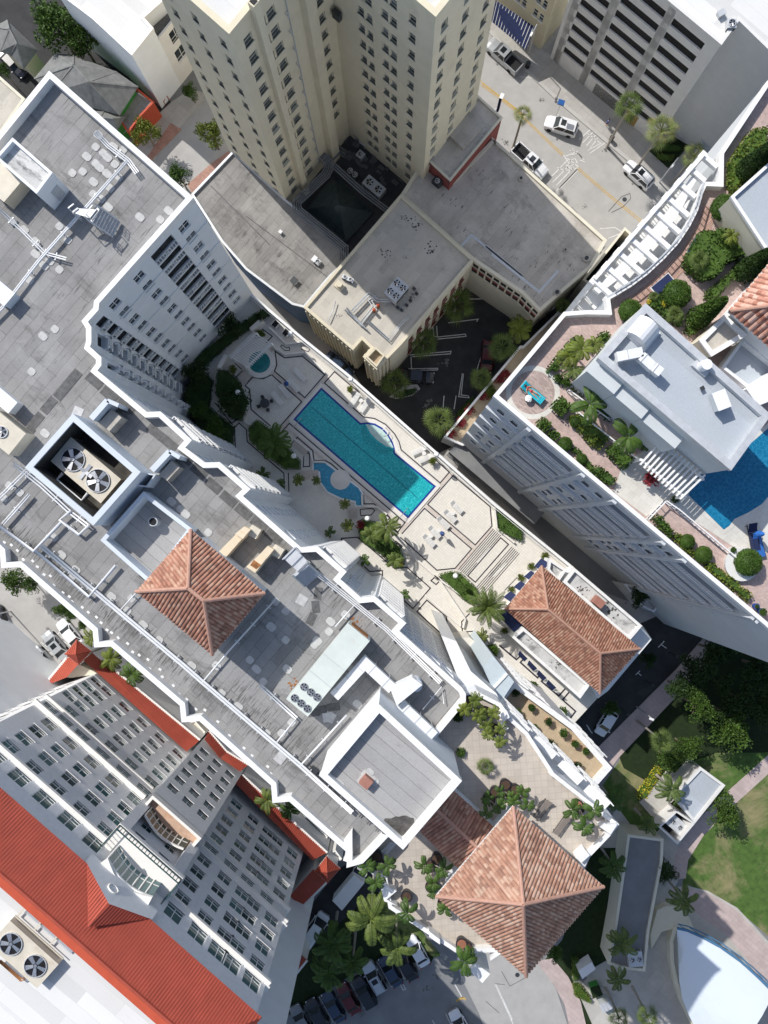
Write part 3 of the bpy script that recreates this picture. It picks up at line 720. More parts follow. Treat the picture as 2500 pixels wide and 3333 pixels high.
# long run-off stain lines and kerb joint
# ================================================================ the beige tower
TZ = 44.8
_c1, _ic, _c2, _c3 = Q('s', 930, 648, 9), Q('s', 1134, 404, 9), Q('s', 1418, 51.5, TZ), Vector((9.7, 51.6))
_c0 = Q('s', 743, 483, 9)
TW = [_c0, _c0+(_c0-_c1)*.0+GB*24, Vector((-6, 72)), _c3-GA*21, _c3, _c2, _ic, _c1]
tower = root_at('beige_tower', 'tall cream tower with rows of small dark windows and a white roof', 'tower', TW)
zs = [TZ-3.2-2.72*k for k in range(13)]
L1, L2, L3, L4 = (_c3-_c2).length, (_c2-_ic).length, (_ic-_c1).length, (_c1-_c0).length
def tg(us, w_, h_, zz=zs): return (grid_rects(us, [z-h_/2 for z in zz], w_, h_, .22), 'hung', 'beige_wall', 'window_tower')
th = {4: [tg([L1*.17, L1*.52, L1*.85], .95, 1.35)],
      5: [tg([L2*(1-q) for q in (.29, .375, .535, .62, .80)], .85, 1.25)],
      6: [tg([L3*(1-q) for q in (.135, .385)], 1.05, 1.35), tg([L3*(1-.30)], .55, 1.25), tg([L3*(1-.86)], .85, 1.25, zs[:11])],
      7: [tg([L4*(1-q) for q in (.17, .50, .84)], .8, 1.25)]}
bldg(tower, TW, 0, TZ, 'tower_wall', 'roof_white', th, par_h=.6, par_w=.5, parmat='tower_wall')
d = uvec(_c1, _ic); o = Vector((d.y, -d.x))
for q0, q1, dep in ((.215, .275, .7), (.66, .76, .9)):
 a, b = _c1+d*L3*q0, _c1+d*L3*q1
 MB().prism(ccw([a, b, b+o*dep, a+o*dep]), 0, TZ+(.1 if q0 > .5 else .9)).obj('pilaster', 'tower_wall', tower)
a = _c1+d*L3*.245+o*.35; MB().box((a.x, a.y, TZ+.92), (.5, .5, .06), ANG).obj('flue_opening', 'black', tower)
mb = MB()
p_ = _c1+d*L3*.53+o*.12; mb.tube([(p_.x, p_.y, z) for z in (8, 44)], .06, 6)
for z in zs:
 q = _c1+d*L3*.50+o*.1; mb.tube([(q.x, q.y, z+.9), (q.x+o.x*.3, q.y+o.y*.3, z+.9), (q.x+o.x*.3, q.y+o.y*.3, z+.5)], .05, 5)
 a = _c1+d*L3*.5; mb.tube([(a.x+o.x*.1, a.y+o.y*.1, z+.9), (p_.x, p_.y, z+.9)], .04, 5)
mb.obj('vent_pipe', 'galv', tower)
q = _ic+uvec(_ic, _c2)*.5; MB().box((q.x-.1, q.y-.5, 33), (.9, .5, 1.1), ANG).obj('wall_vent', 'dark_metal', tower)
# ================================================================ low roofs round the tower
GR = pts('s:624,632 758,492 930,650 963,675 1122,822 2:605,1567 5:500,190 350,368 278,350 0,140 s:722,786', 9)
low_grey = root_at('low_grey_roof_building', 'long low building with stained grey felt roof between cream tower and white block', 'building', GR)
bldg(low_grey, GR, 0, 9, 'blue_wall', 'roof_old_grey', par_h=.35, par_w=.22, parmat='galv')
mb = MB(); a, b = pts('1:1265,1115 1620,1470', 8.67); mb.ribbon([a, b], .12, 8.675); a, b = pts('2:0,1295 540,1700', 8.67); mb.ribbon([a, b], .12, 8.675); mb.obj('roof_joint', 'patch_dark', low_grey)
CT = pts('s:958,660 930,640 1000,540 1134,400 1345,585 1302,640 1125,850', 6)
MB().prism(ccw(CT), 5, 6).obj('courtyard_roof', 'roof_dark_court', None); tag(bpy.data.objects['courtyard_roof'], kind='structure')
S_ = P3('2:362,1258 600,1452 762,1275 532,1042', 6.3); ap = P3('2:562,1228', 8.6)[0]
sky_l = thing('pyramid_skylight', 'glass pyramid skylight in the dark courtyard below the tower', 'skylight', tuple(sum(S_, Vector())/4))
for k in range(4):
 a, b = S_[k], S_[(k+1) % 4]; MB().face([a, b, ap] if area([a, b, ap]) > 0 else [b, a, ap]).obj('glass_slope', 'skylight_glass', sky_l)
mb = MB()
for k in range(4):
 a, b = S_[k], S_[(k+1) % 4]; mb.beam(a, ap, .12, .12); mb.beam(a, b, .15, .2)
 for i in range(1, 9):
  t = i/9; p = a+(b-a)*t; q = (ap-a)*(2*t) if t <= .5 else None
  end = (a+(ap-a)*(2*t)) if t <= .5 else (b+(ap-b)*(2*(1-t))); mb.beam(p, end, .06, .08)
 for t in (.33, .66): mb.beam(a+(ap-a)*t, b+(ap-b)*t, .05, .07)
mb.obj('glazing_bar', 'dark_metal', sky_l)
# duct bundles
def pipes(name, label, f_spec, z, n=4, gap=.32, r=.1, mat='galv', cat='pipes', group=None, stand=None):
 line_ = pts(f_spec, z); c = sum(line_, Vector((0, 0)))/len(line_); t = thing(name, label, cat, (c.x, c.y, z), group=group)
 for k in range(n):
  off = (k-(n-1)/2)*gap; L = []
  for i, p in enumerate(line_):
   d1 = (p-line_[i-1]).normalized() if i else (line_[1]-p).normalized(); d2 = (line_[i+1]-p).normalized() if i < len(line_)-1 else d1
   m_ = (d1+d2).normalized(); nn = Vector((-m_.y, m_.x)); q = p+nn*(off/max(.5, nn.dot(Vector((-d1.y, d1.x))))); L.append((q.x, q.y, z+r))
  MB().tube(L, r, 8).obj('pipe', mat, t, True)
 if stand:
  L = [Vector(p) for p in line_]; k = 0
  for a, b in zip(L, L[1:]):
   m_ = int((b-a).length/stand)
   for i in range(m_):
    p = a+(b-a)*((i+.5)/m_); dd = (b-a).normalized(); s_ = Vector((-dd.y, dd.x))*(n*gap/2+.15)
    MB().beam((*(p-s_), z-.05), (*(p+s_), z-.05), .09, .09).beam((*(p-s_*.8), z-.05), (*(p-s_*.8), z-stand_h), .07, .07).beam((*(p+s_*.8), z-.05), (*(p+s_*.8), z-stand_h), .07, .07).obj('pipe_stand', 'galv', t)
 return t
stand_h = .6
pipes('duct_bundle', 'bundle of grey pipes along the edge of the grey roof turning into the courtyard', '2:470,930 500,1010 480,1050 305,1215 310,1260 590,1490 590,1560', 9.2, 5, .26, .1, 'galv_old')
pipes('duct_bundle', 'straight bundle of grey pipes crossing the courtyard beside the skylight', '2:465,935 600,1060 700,1150 845,1260', 9.0, 3, .3, .1, 'galv_old')
pipes('duct_bundle', 'grey pipes hugging the foot of the tower corner', '2:560,830 620,760 690,830', 7, 3, .3, .12, 'galv_old')
pipes('duct_bundle', 'thick grey ducts bunched below the tower pilaster', '2:375,1040 400,980 450,945 520,940 560,900 600,930', 7.4, 3, .36, .16, 'galv_old')
def fan_unit(name, label, f_, x, y, z, sx, sy, h, ang, nf, mat='ac_beige', fr=.4, loc=None, rows_=1, group=None, cat='air conditioner', blades='steel', louv=True):
 c = Q(f_, x, y, z+h) if loc is None else Vector(loc); t = thing(name, label, cat, (c.x, c.y, z), ang, group)
 MB().prism([(-sx/2, -sy/2), (sx/2, -sy/2), (sx/2, sy/2), (-sx/2, sy/2)], 0, h).obj('cabinet', mat, t, ).matrix_parent_inverse.identity()
 if louv:
  mb = MB()
  for s_ in (-1, 1):
   for k in range(6): mb.box((0, s_*(sy/2+.005), h*(.2+.11*k)), (sx*.9, .03, .04))
  o = mb.obj('louvre', 'dark_metal', t); o.matrix_parent_inverse.identity()
 for r_ in range(rows_):
  for k in range(nf):
   fx = (k-(nf-1)/2)*(sx/nf) if nf > 1 else 0; fy = (r_-(rows_-1)/2)*(sy/rows_)
   o = MB().cyl((fx, fy), fr, h+.002, h+.02, 20).obj('fan_well', 'black', t); o.matrix_parent_inverse.identity()
   rg = MB()
   for q in range(20):
    a0, a1 = q*math.pi/10, (q+1)*math.pi/10
    rg.beam((fx+math.cos(a0)*fr, fy+math.sin(a0)*fr, h+.06), (fx+math.cos(a1)*fr, fy+math.sin(a1)*fr, h+.06), .06, .14)
   o = rg.obj('fan_ring', 'galv', t); o.matrix_parent_inverse.identity()
   bl = MB().cyl((fx, fy), fr*.16, h+.02, h+.12, 10)
   for q in range(5):
    a0 = q*math.tau/5+.3*k+r_; c0, s0 = math.cos(a0), math.sin(a0); w_ = fr*.16
    bl.face([(fx+c0*fr*.2-s0*w_*.8, fy+s0*fr*.2+c0*w_*.8, h+.1), (fx+c0*fr*.2+s0*w_*.8, fy+s0*fr*.2-c0*w_*.8, h+.05),
                         (fx+c0*fr*.9+s0*w_*1.3, fy+s0*fr*.9-c0*w_*1.3, h+.05), (fx+c0*fr*.9-s0*w_*1.3, fy+s0*fr*.9+c0*w_*1.3, h+.1)])
   o = bl.obj('fan_blades', blades, t); o.matrix_parent_inverse.identity()
 return t
for i, (x, y, s_, lb) in enumerate([(685, 822, .9, 'small grey condenser unit against the tower foot, uppermost in the courtyard'), (708, 850, .9, 'small grey condenser unit against the tower foot, second from the top in the courtyard'),
      (688, 925, .95, 'square condenser unit alone in the middle of the dark courtyard'), (627, 1025, 1.0, 'condenser unit beside the straight pipe bundle in the courtyard'), (655, 1048, .9, 'darker condenser unit next to the pipe bundle above the skylight')]):
 fan_unit('condenser_unit', lb, '2', x, y, 6, s_, s_, .8, ANG, 1, 'galv' if i < 3 else 'dark_metal', .33, group='condensers in the courtyard')
fan_unit('condenser_unit', 'long twin-fan condenser at the foot of the tower beside the skylight', '2', 770, 1115, 6, 3.0, 1.5, 1.1, ANG, 2, 'galv', .5)
mb = MB()
for k in range(26):
 p = Q('2', random.uniform(560, 900), 0, 6); t = random.uniform(.02, .98); a = Q('2', 560+t*380, 830+t*300, 6)+GB*random.uniform(-1.5, 2.0)
 mb.box((a.x, a.y, 6.06), (random.uniform(.3, 1), random.uniform(.3, .8), .12+random.random()*.3), ANG)
tag(mb.obj('roof_clutter', 'patch_dark'), 'dark pads and boxes strewn over the courtyard roof', 'roof clutter', kind='stuff')
# ---- red block by the street
RB = pts('2:1080,945 1226,1082 1538,705 1392,572', 14.7)
redb = root_at('red_walled_block', 'small flat-roofed block with dark red walls between the tower and the street', 'building', RB)
bldg(redb, RB, 0, 14.7, 'red_wall', 'roof_concrete', {2: [([(L_, L_+.9, 12.3, 13.8, .15) for L_ in (.5, 1.9, 3.3)], 'hung', 'white_trim', 'window_glass')]}, par_h=.25, par_w=.2, parmat='beige_wall')
c = P3('2:1315,660 1420,765 1305,890 1200,795', 15.0); MB().prism(ccw(c), 14.4, 15.0).obj('raised_roof', 'roof_concrete', redb)
t = fan_unit('condenser_unit', 'small dark condenser on the big roof at the corner of the red block', '2', 1150, 1085, 12, 1.2, .8, .9, ANG, 1, 'dark_metal', .3)
# ---- big roof along the street
BR = pts('2:930,1170 1075,945 1225,1100 1480,838 3:0,822 690,1440 6:600,125 290,392 5:1659,285 1365,85', 12)
bigr = root_at('low_concrete_roof_building', 'wide low building with mottled concrete roof and red panels on its court side', 'building', BR)
A, B = BR[7], BR[9]; L = (BR[8]-BR[7]).length
strip = []
def strips(A, B, w0=.95, m_=.12):
 L = (Vector(B)-Vector(A)).length; n_ = int(L/(w0)); return [((i+.5)*L/n_-w0/2+m_/2, (i+.5)*L/n_+w0/2-m_/2) for i in range(n_)]
s1, s2 = strips(BR[7], BR[8]), strips(BR[8], BR[9])
bh = {7: [([(a, b, 7.6, 9.0, .15) for a, b in s1]+[(a, b, 9.6, 11.0, .15) for a, b in s1], None, None, None)],
      8: [([(a, b, 7.6, 9.0, .15) for a, b in s2]+[(a, b, 9.6, 11.0, .15) for a, b in s2], None, None, None)]}
bldg(bigr, BR, 0, 12, 'beige_wall', 'roof_concrete', bh, par_h=.3, par_w=.35, parmat='beige_wall')
rp = MB()
for (A, B), ss in (((BR[7], BR[8]), s1), ((BR[8], BR[9]), s2)):
 d = uvec(A, B); o = Vector((-d.y, d.x))
 for a, b in ss:
  p, q = A+d*a+o*.02, A+d*b+o*.02; rp.prism(ccw([p, q, q+o*.03, p+o*.03]), 9.03, 9.57)
 for a, b in ss[::1]: rp_ = None
rp.obj('red_panel', 'red_wall', bigr)
mb = MB(); mb.ribbon(pts('2:1290,1480 1355,1412 1659,1660', 11.7), .3, 11.76); mb.ribbon(pts('5:1440,0 1659,180', 11.7), .3, 11.76); mb.ribbon(pts('6:0,50 285,278 400,150', 11.7), .35, 11.78)
mb.obj('roof_gutter', 'galv', bigr)
for f_, x, y, r, lb in (('6', 395, 275, .45, 'round grey roof vent near the corner of the big concrete roof'), ('3', 572, 1545, .45, 'square vent with a dark slot near the east edge of the big concrete roof'), ('3', 445, 1495, .2, 'thin pipe vent on the big concrete roof'),
                       ('3', 178, 1065, .3, 'low drain box by the street edge of the big concrete roof')):
 c = Q(f_, x, y, 12.3); t = thing('roof_vent', lb, 'roof vent', (c.x, c.y, 11.7))
 MB().cyl(c, r, 11.7, 12.1, 16).obj('stack', 'roof_concrete', t); MB().cyl(c, r*.55, 12.1, 12.3, 12).obj('cap', 'dark_metal', t)
# ---- mid cream building
MD = pts('5:350,370 2:930,1168 5:1368,82 930,592 785,740 705,665 752,612 697,560 642,622', 13)
mid = root_at('cream_ribbed_building', 'three-storey cream building with ribbed walls, its roof half in the sun', 'building', MD)
wz = [9.2, 5.9, 2.6]
L = (MD[3]-MD[2]).length
bldg(mid, MD, 0, 13, 'beige_wall', 'roof_cream', {2: [([(u, u+1.0, z-.9, z+1.3, .2) for z in wz for u in [L*q for q in (.1, .22, .34, .46, .58, .7, .82)]], 'hung', 'red_wall', 'window_glass')]}, par_h=.35, par_w=.3, parmat='cream_wall')
mb = MB()
for k in (8, 4, 3, 5):
 A, B = MD[k], MD[(k+1) % 9]; L = (B-A).length; d = uvec(A, B); o = Vector((-d.y, d.x)); n_ = max(2, int(L/.62))
 if k == 3: n_ = 4; L = 2.6; A = B-d*2.6
 for i in range(n_):
  p = A+d*((i+.5)*L/n_); mb.prism(ccw([p-d*.09, p+d*.09, p+d*.09+o*.22, p-d*.09+o*.22]), .3, 12.4)
mb.obj('wall_fin', 'cream_wall', mid)
c = ccw(P3('5:780,612 834,662 785,732 722,672', 13)); mb = MB(); inn = ring(mb, [Vector(p[:2]) for p in c], .2, 12.6, 13.5); mb.obj('shaft_parapet', 'cream_wall', mid)
MB().face([(p.x, p.y, 12.7) for p in inn]).obj('shaft_floor', 'tan_tile', mid)
c = ccw(P3('5:705,545 755,598 738,622 692,580', 11.0)); MB().prism(c, 4, 11).obj('side_block', 'cream_wall', mid)
# roof things of the cream building
c4 = Q('5', 905, 262, 14.6)
fan_unit('rooftop_chiller', 'grey four-fan rooftop unit standing on the half-shaded cream roof', '5', 905, 262, 12.9, 2.6, 1.9, 1.6, ANG+math.pi/2-.0, 2, 'galv', .42, rows_=2)
def boxy(name, label, cat, f_, x, y, z, d, ang, mat, extra=None, group=None):
 c = Q(f_, x, y, z+d[2]); t = thing(name, label, cat, (c.x, c.y, z), group=group)
 MB().box((c.x, c.y, z+d[2]/2), d, ang).obj('casing', mat, t)
 MB().box((c.x, c.y, z+d[2]+.03), (d[0]+.08, d[1]+.08, .06), ang).obj('lid', extra or mat, t)
 return t
boxy('vent_cowl', 'small white square cowl near the sunny edge of the stained grey roof', 'roof vent', '5', 290, 208, 8.7, (.75, .75, .45), ANG, 'white_paint', 'dark_metal')
boxy('condenser_unit', 'small white box unit at the end of the grey roof by the courtyard', 'air conditioner', '5', 412, 78, 8.7, (.5, .7, .6), ANG, 'white_paint')
fan_unit('condenser_unit', 'small round-fan condenser beside the white box unit on the grey roof', '5', 432, 95, 8.7, .7, .7, .5, ANG, 1, 'galv', .26)
boxy('vent_cowl', 'tiny white turbine vent on the shaded part of the grey roof', 'roof vent', '2', 208, 1390, 8.7, (.35, .35, .4), ANG, 'white_paint')
t = thing('roof_stack', 'cream round exhaust stack on a square curb on the sunny cream roof', 'roof vent', (*Q('5', 562, 238, 13), 12.7)); c = Q('5', 562, 238, 13)
MB().box((c.x, c.y, 12.85), (1.1, .9, .35), ANG).obj('curb', 'cream_wall', t); MB().cyl(c, .38, 13.0, 13.7, 18).obj('drum', 'cream_wall', t, )
pipes('roof_pipe_run', 'looping grey pipes on low stands across the sunny cream roof', '5:600,380 720,500 690,470 770,365 745,330 800,300', 13.0, 2, .3, .1)
pipes('roof_pipe_run', 'thin pipe zigzagging to the corner of the cream roof', '5:730,450 860,565 930,470 985,420', 13.0, 2, .22, .07)
pipes('roof_pipe_run', 'short pipe pair leading from the grey rooftop unit', '5:640,395 740,290 790,330 870,330', 13.2, 2, .3, .1)
pipes('roof_pipe_run', 'small bent pipe standing near the cream parapet', '5:495,455 525,385 540,335', 13.0, 1, .2, .06)
for x, y, lb in ((770, 385, 'red valve fitting on the pipes of the cream roof'), (795, 358, 'second red valve fitting, nearer the shade line on the cream roof')):
 c = Q('5', x, y, 13.5); t = thing('pipe_valve', lb, 'valve', (c.x, c.y, 13)); MB().cyl(c, .2, 12.7, 13.5, 10).obj('body', 'rust', t); MB().ball((c.x, c.y, 13.6), .22).obj('wheel', 'red_orange', t)
c = Q('5', 605, 190, 13.4); fan_unit('condenser_unit', 'narrow rooftop condenser near the shaded edge of the cream roof', '5', 612, 195, 12.7, 1.5, .5, .6, -ANG+2.0, 2, 'galv', .2)
for i, (x, y, lb) in enumerate(((1010, 255, 'topmost'), (1025, 285, 'second from the top'), (988, 328, 'third from the top'), (965, 355, 'middle'), (935, 385, 'lowest'), (912, 370, 'lower left'), (890, 345, 'leftmost'))):
 c = Q('5', x, y, 12.9); tag(MB().box((c.x, c.y, 12.85), (.4, .3, .3), ANG).obj('rubber_block', 'dark_metal'), f'dark support block beside the four-fan rooftop unit, {lb} of its seven', 'support block', 'blocks beside the rooftop unit')
# ================================================================ garage at the top right
GZ = 24
GC = pts('3:592,-389 1380,265 1485,120 1659,290 1900,520 2600,-100 1500,-900', GZ)
gar = root_at('parking_garage', 'pale parking garage with long dark slots and a white roof across the street', 'parking garage', GC)
A, B = GC[0], GC[1]; L = (B-A).length; d = uvec(A, B); o = Vector((-d.y, d.x))
pier = sorted(uof(A, B, '3', x, y, z) for x, y, z in ((400, 60, 20), (560, 430, 4), (845, 510, 5)))
pu = [uof(A, B, '3', 545, 480, 1), uof(A, B, '3', 850, 500, 8)]
PU = [0, max(1, pu[0]-8.5), pu[0], pu[1], L]
holes_ = []
for i, (u0, u1) in enumerate(((.3, PU[1]-.2), (PU[1]+.2, PU[2]-.55), (PU[2]+.55, PU[3]-.55), (PU[3]+.55, L-1.6))):
 for k in range(8):
  if u1-u0 > 1: holes_.append((u0, u1, 3.1+k*2.55, 4.5+k*2.55, .22))  # shallow slots; black backs stand in for the garage's inner shade
L2_ = (GC[3]-GC[2]).length+0
bldg(gar, GC, 0, GZ, 'garage_wall', 'roof_white', {0: [(holes_, None, None, None)]}, par_h=.5, par_w=.35, parmat='garage_wall')
mb = MB()
for u in (PU[1], PU[2], PU[3]):
 p = A+d*u; mb.prism(ccw([p-d*.5, p+d*.5, p+d*.5+o*.5, p-d*.5+o*.5]), 0, GZ-.3)
mb.obj('pier', 'garage_wall', gar)
mb = MB(); p0, p1 = A+d*(PU[2]+2), A+d*(PU[2]+7.5); mb.prism(ccw([p0, p1, p1+o*.02, p0+o*.02]), .2, 2.6); mb.obj('entrance_opening', 'garage_dark', gar)
p0 = A+d*(PU[2]+7.6); mb = MB(); mb.prism(ccw([p0, p0+d*2.0, p0+d*2.0+o*1.6, p0+o*1.6]), .15, 2.6); mb.obj('yellow_hoarding', 'road_yellow', gar)
A, B = GC[2], GC[4]; d2 = uvec(A, B); o2 = Vector((-d2.y, d2.x))
u0 = uof(A, B, '3', 1400, 700, 9); p0, p1 = Q('3', 1310, 745, 8), Q('3', 1485, 560, 12)
# dark red panel, light blue glass wall
S2 = pts('3:1305,745 1465,560 1600,640 1360,800', 6); MB().prism(ccw(S2), 4, 6).obj('red_canopy_roof', 'red_wall', gar)
t = fan_unit('condenser_unit', 'round-fan condenser on the white garage roof near its corner', '3', 1443, 138, GZ-.5, 1.0, 1.0, .8, 0, 1, 'galv', .4)
t = boxy('roof_hatch', 'small grey heap-shaped vent on the white garage roof', 'roof vent', '3', 1380, 75, GZ-.5, (.8, .6, .5), .5, 'galv')
S3 = pts('3:1250,880 1280,780 1330,740 1420,810 1310,960', 3); lob = root_at('lobby_annex', 'low pale annex at the foot of the garage by the planted bed', 'building', S3)
bldg(lob, S3, 0, 3.2, 'garage_wall', 'roof_white', par_h=.3, par_w=.2)
S('planting_bed', '3:1090,815 1185,875 1060,1010 945,905', .16, 'grass_dark')
# yellow building with awning
YB = pts('3:-500,-1000 -120,-590 419,-127 560,-300 200,-900', 15)
yel = root_at('yellow_corner_building', 'yellow and white corner building with paired windows beside the garage', 'building', YB)
L = (YB[2]-YB[1]).length
bldg(yel, YB, 0, 15, 'yellow_wall', 'roof_white', {1: [(grid_rects([L-q for q in (1.2, 2.2, 4.2, 5.2, 7.5, 8.5, 11, 12)], [11.2, 8.2, 5.4], .75, 1.4), 'hung', 'white_trim', 'window_glass')]}, par_h=.4, par_w=.25, parmat='white_wall')
aw = P3('3:20,30 255,190 210,285 0,110', 4.2); aw2 = [Vector((p.x, p.y, 5.2 if i < 2 else 3.6)) for i, p in enumerate(aw)]
awn = thing('striped_awning', 'dark green awning with white stripes over the pavement', 'awning', tuple(aw[2]))
MB().face(aw2).obj('canvas', 'fabric_navy', awn)
mb = MB()
for i in range(13):
 t_ = (i+.5)/13; a = aw2[0]+(aw2[1]-aw2[0])*t_+Vector((0, 0, .03)); b = aw2[3]+(aw2[2]-aw2[3])*t_+Vector((0, 0, .03)); mb.beam(a, b, .07, .03)
mb.obj('stripe', 'white_trim', awn)
# ================================================================ top left: white roofed block, old houses
WR = pts('1:330,-60 555,110 790,328 918,168 860,105 1000,-20 1000,-300 400,-300', 13.2)
wrb = root_at('white_roofed_building', 'bright white-roofed building with a cream end wall at the upper left', 'building', WR)
L = (WR[3]-WR[2]).length; L5 = (WR[5]-WR[4]).length
bldg(wrb, WR, 0, 13.2, 'white_wall', 'roof_white', {}, par_h=.5, par_w=.3, parmat='white_trim')
WS = pts('1:800,320 925,172 1010,60 1140,-60 1300,100 1180,260 960,480', 8)
ws = root_at('cream_wall_annex', 'cream annex below the white roof with two dark windows facing the side street', 'building', pts('1:860,105 920,165 1130,-100', 11))
AX = [WR[3], WR[3]+uvec(WR[2], WR[3])*9, WR[3]+uvec(WR[2], WR[3])*9+uvec(WR[0], WR[2])*-4, WR[3]+uvec(WR[0], WR[2])*-4]
AX = ccw(AX); L = 9
wi = [i for i in range(4) if abs(uvec(AX[i], AX[(i+1) % 4]).dot(uvec(WR[2], WR[3]))-1) < .01]
hh = {}
if wi: hh = {wi[0]: [([(1.2, 3.2, 3.6, 6.2, .25), (1.6, 3.6, 7.6, 9.8, .25), (5.0, 7.0, 3.6, 6.2, .25)], 'two', 'white_trim', 'window_glass')]}
bldg(ws, AX, 0, 11.0, 'garage_wall', 'patch_dark', hh, par_h=.3, par_w=.2)
mb = MB()
c = Q('1', 985, 590, 1.0); t = thing('red_fire_pipe', 'dark red fire standpipe against the white wall at the pavement', 'standpipe', (c.x, c.y, 0))
MB().tube([(c.x-.5, c.y, .1), (c.x-.5, c.y, 1.0), (c.x+.4, c.y+.3, 1.1), (c.x+.4, c.y+.3, .1)], .08, 8).tube([(c.x-.1, c.y-.4, .1), (c.x-.1, c.y-.4, .9), (c.x+.2, c.y+.2, 1.0)], .07, 8).obj('pipework', 'lamp_red', t)
def hip_house(label, spec, ze, zr, ridge, wall='yellow_wall', spec0=None, nm='old_house'):
 E = ccw(pts(spec, ze)); R = pts(ridge, zr); t = root_at(nm, label, 'house', E)
 MB().prism(offset(E, .5), 0, ze).obj('wall', wall, t)
 Ev = [Vector((*p, ze)) for p in E]; Rv = [Vector((*p, zr)) for p in R]; n = len(Ev)
 near = [min(range(len(Rv)), key=lambda q: (Rv[q].xy-e.xy).length) for e in Ev]; mb = MB()
 for k in range(n):
  j = (k+1) % n; f = [Ev[k], Ev[j], Rv[near[j]]]+([Rv[near[k]]] if near[k] != near[j] else []); mb.face(f)
 mb.obj('roof', 'house_shingle', t); m2 = MB()
 for k in range(n): m2.beam(Ev[k], Rv[near[k]]+Vector((0, 0, .05)), .22, .06)
 if len(Rv) > 1: m2.beam(Rv[0], Rv[1], .22, .1)
 m2.obj('ridge_cap', 'house_shingle', t); return t
hip_house('old house with a dark hipped shingle roof and pale yellow wall at the upper left', '1:-40,160 40,120 230,300 145,415 60,330 0,310', 5.5, 8.0, '1:55,175 100,260')
hip_house('wide old house with a grey hipped roof behind the white parapet', '1:205,470 330,320 440,330 700,430 830,520 720,690 560,650 300,560', 5.5, 8.5, '1:440,390 530,490', 'green_paint')
hip_house('small grey shingle roof wing with a green edge by the orange shopfront', '1:540,640 640,640 755,700 700,790 600,800', 4.6, 6.2, '1:600,700 680,710', 'green_paint')
OB = pts('1:700,690 820,530 925,615 845,700 770,800', 4); ob = root_at('orange_shopfront', 'small flat shop with bright orange front beside the street tree', 'shop', OB)
bldg(ob, OB, 0, 4.2, 'red_orange', 'roof_old_grey', par_h=.3, par_w=.2, parmat='red_orange')
BL = pts('1:-60,440 0,460 148,592 0,800 -100,800', 9); bl_ = root_at('weathered_white_roof_building', 'low building with a weathered white roof at the left edge', 'building', BL)
bldg(bl_, BL, 0, 9, 'beige_wall', 'roof_cream', par_h=.3, par_w=.3, parmat='beige_wall')
# ---------------------------------------------------------------- things on the condominium roof
def hollow(t, poly, zb, zt, w_, mat, floor=None, fz=None):
 poly = ccw(poly); m = MB()
 for k in range(len(poly)):
  a, b = poly[k], poly[(k+1) % len(poly)]; m.face([(a[0], a[1], zb), (b[0], b[1], zb), (b[0], b[1], zt), (a[0], a[1], zt)])
 m.obj('wall', mat, t); rg = MB(); inn = ring(rg, offset(poly, -.01), w_, fz if fz is not None else zb, zt); rg.obj('wall_top', mat, t)
 if floor: MB().face([(p.x, p.y, (fz if fz is not None else zb)+.02) for p in inn]).obj('floor', floor, t)
 return inn
plain('stair_blue', (.60, .65, .71), .75, .05, .5)
# cooling tower enclosure
CE = pts('h:655,405 1265,930 840,1410 225,890', 45.4); t = root_at('cooling_tower_enclosure', 'tall pale walled enclosure holding two big fans on the condominium roof', 'enclosure', CE, RZ)
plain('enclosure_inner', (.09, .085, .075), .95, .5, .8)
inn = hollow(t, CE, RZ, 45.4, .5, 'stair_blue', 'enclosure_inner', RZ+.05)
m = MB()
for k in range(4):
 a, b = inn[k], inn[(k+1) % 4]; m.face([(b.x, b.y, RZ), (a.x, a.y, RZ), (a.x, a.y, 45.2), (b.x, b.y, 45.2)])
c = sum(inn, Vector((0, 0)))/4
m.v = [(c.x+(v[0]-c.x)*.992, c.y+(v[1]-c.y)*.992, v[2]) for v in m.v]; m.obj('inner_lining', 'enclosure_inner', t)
c1, c2 = Q('h', 640, 815, 44.2), Q('h', 865, 1005, 44.2); cc = (c1+c2)/2; sp = (c2-c1).length
an = math.atan2((c2-c1).y, (c2-c1).x)
fan_unit('cooling_tower', 'cream twin-fan cooling tower with five-bladed fans inside the walled enclosure', 'h', 0, 0, RZ, sp*2.02, 2.75, 2.4, an, 2, 'ac_beige', 1.02, loc=(cc.x, cc.y), cat='cooling tower', louv=True)
pipes('cooling_pipe', 'fat white pipe with elbows beside the cooling tower in the enclosure', 'h:575,940 515,1005 735,1195 800,1120', 43.2, 1, .3, .17, 'pipe_white')
c = Q('h', 750, 925, 44.2); t = thing('spare_fan_blade', 'loose silver fan blades lying on the cooling tower between its fans', 'fan blades', (c.x, c.y, 43.7)); m = MB()
for q in range(4):
 a0 = q*math.pi/2+.9; m.beam((c.x, c.y, 43.75), (c.x+math.cos(a0)*.75, c.y+math.sin(a0)*.75, 43.8), .32, .04)
m.obj('blade_set', 'steel', t)
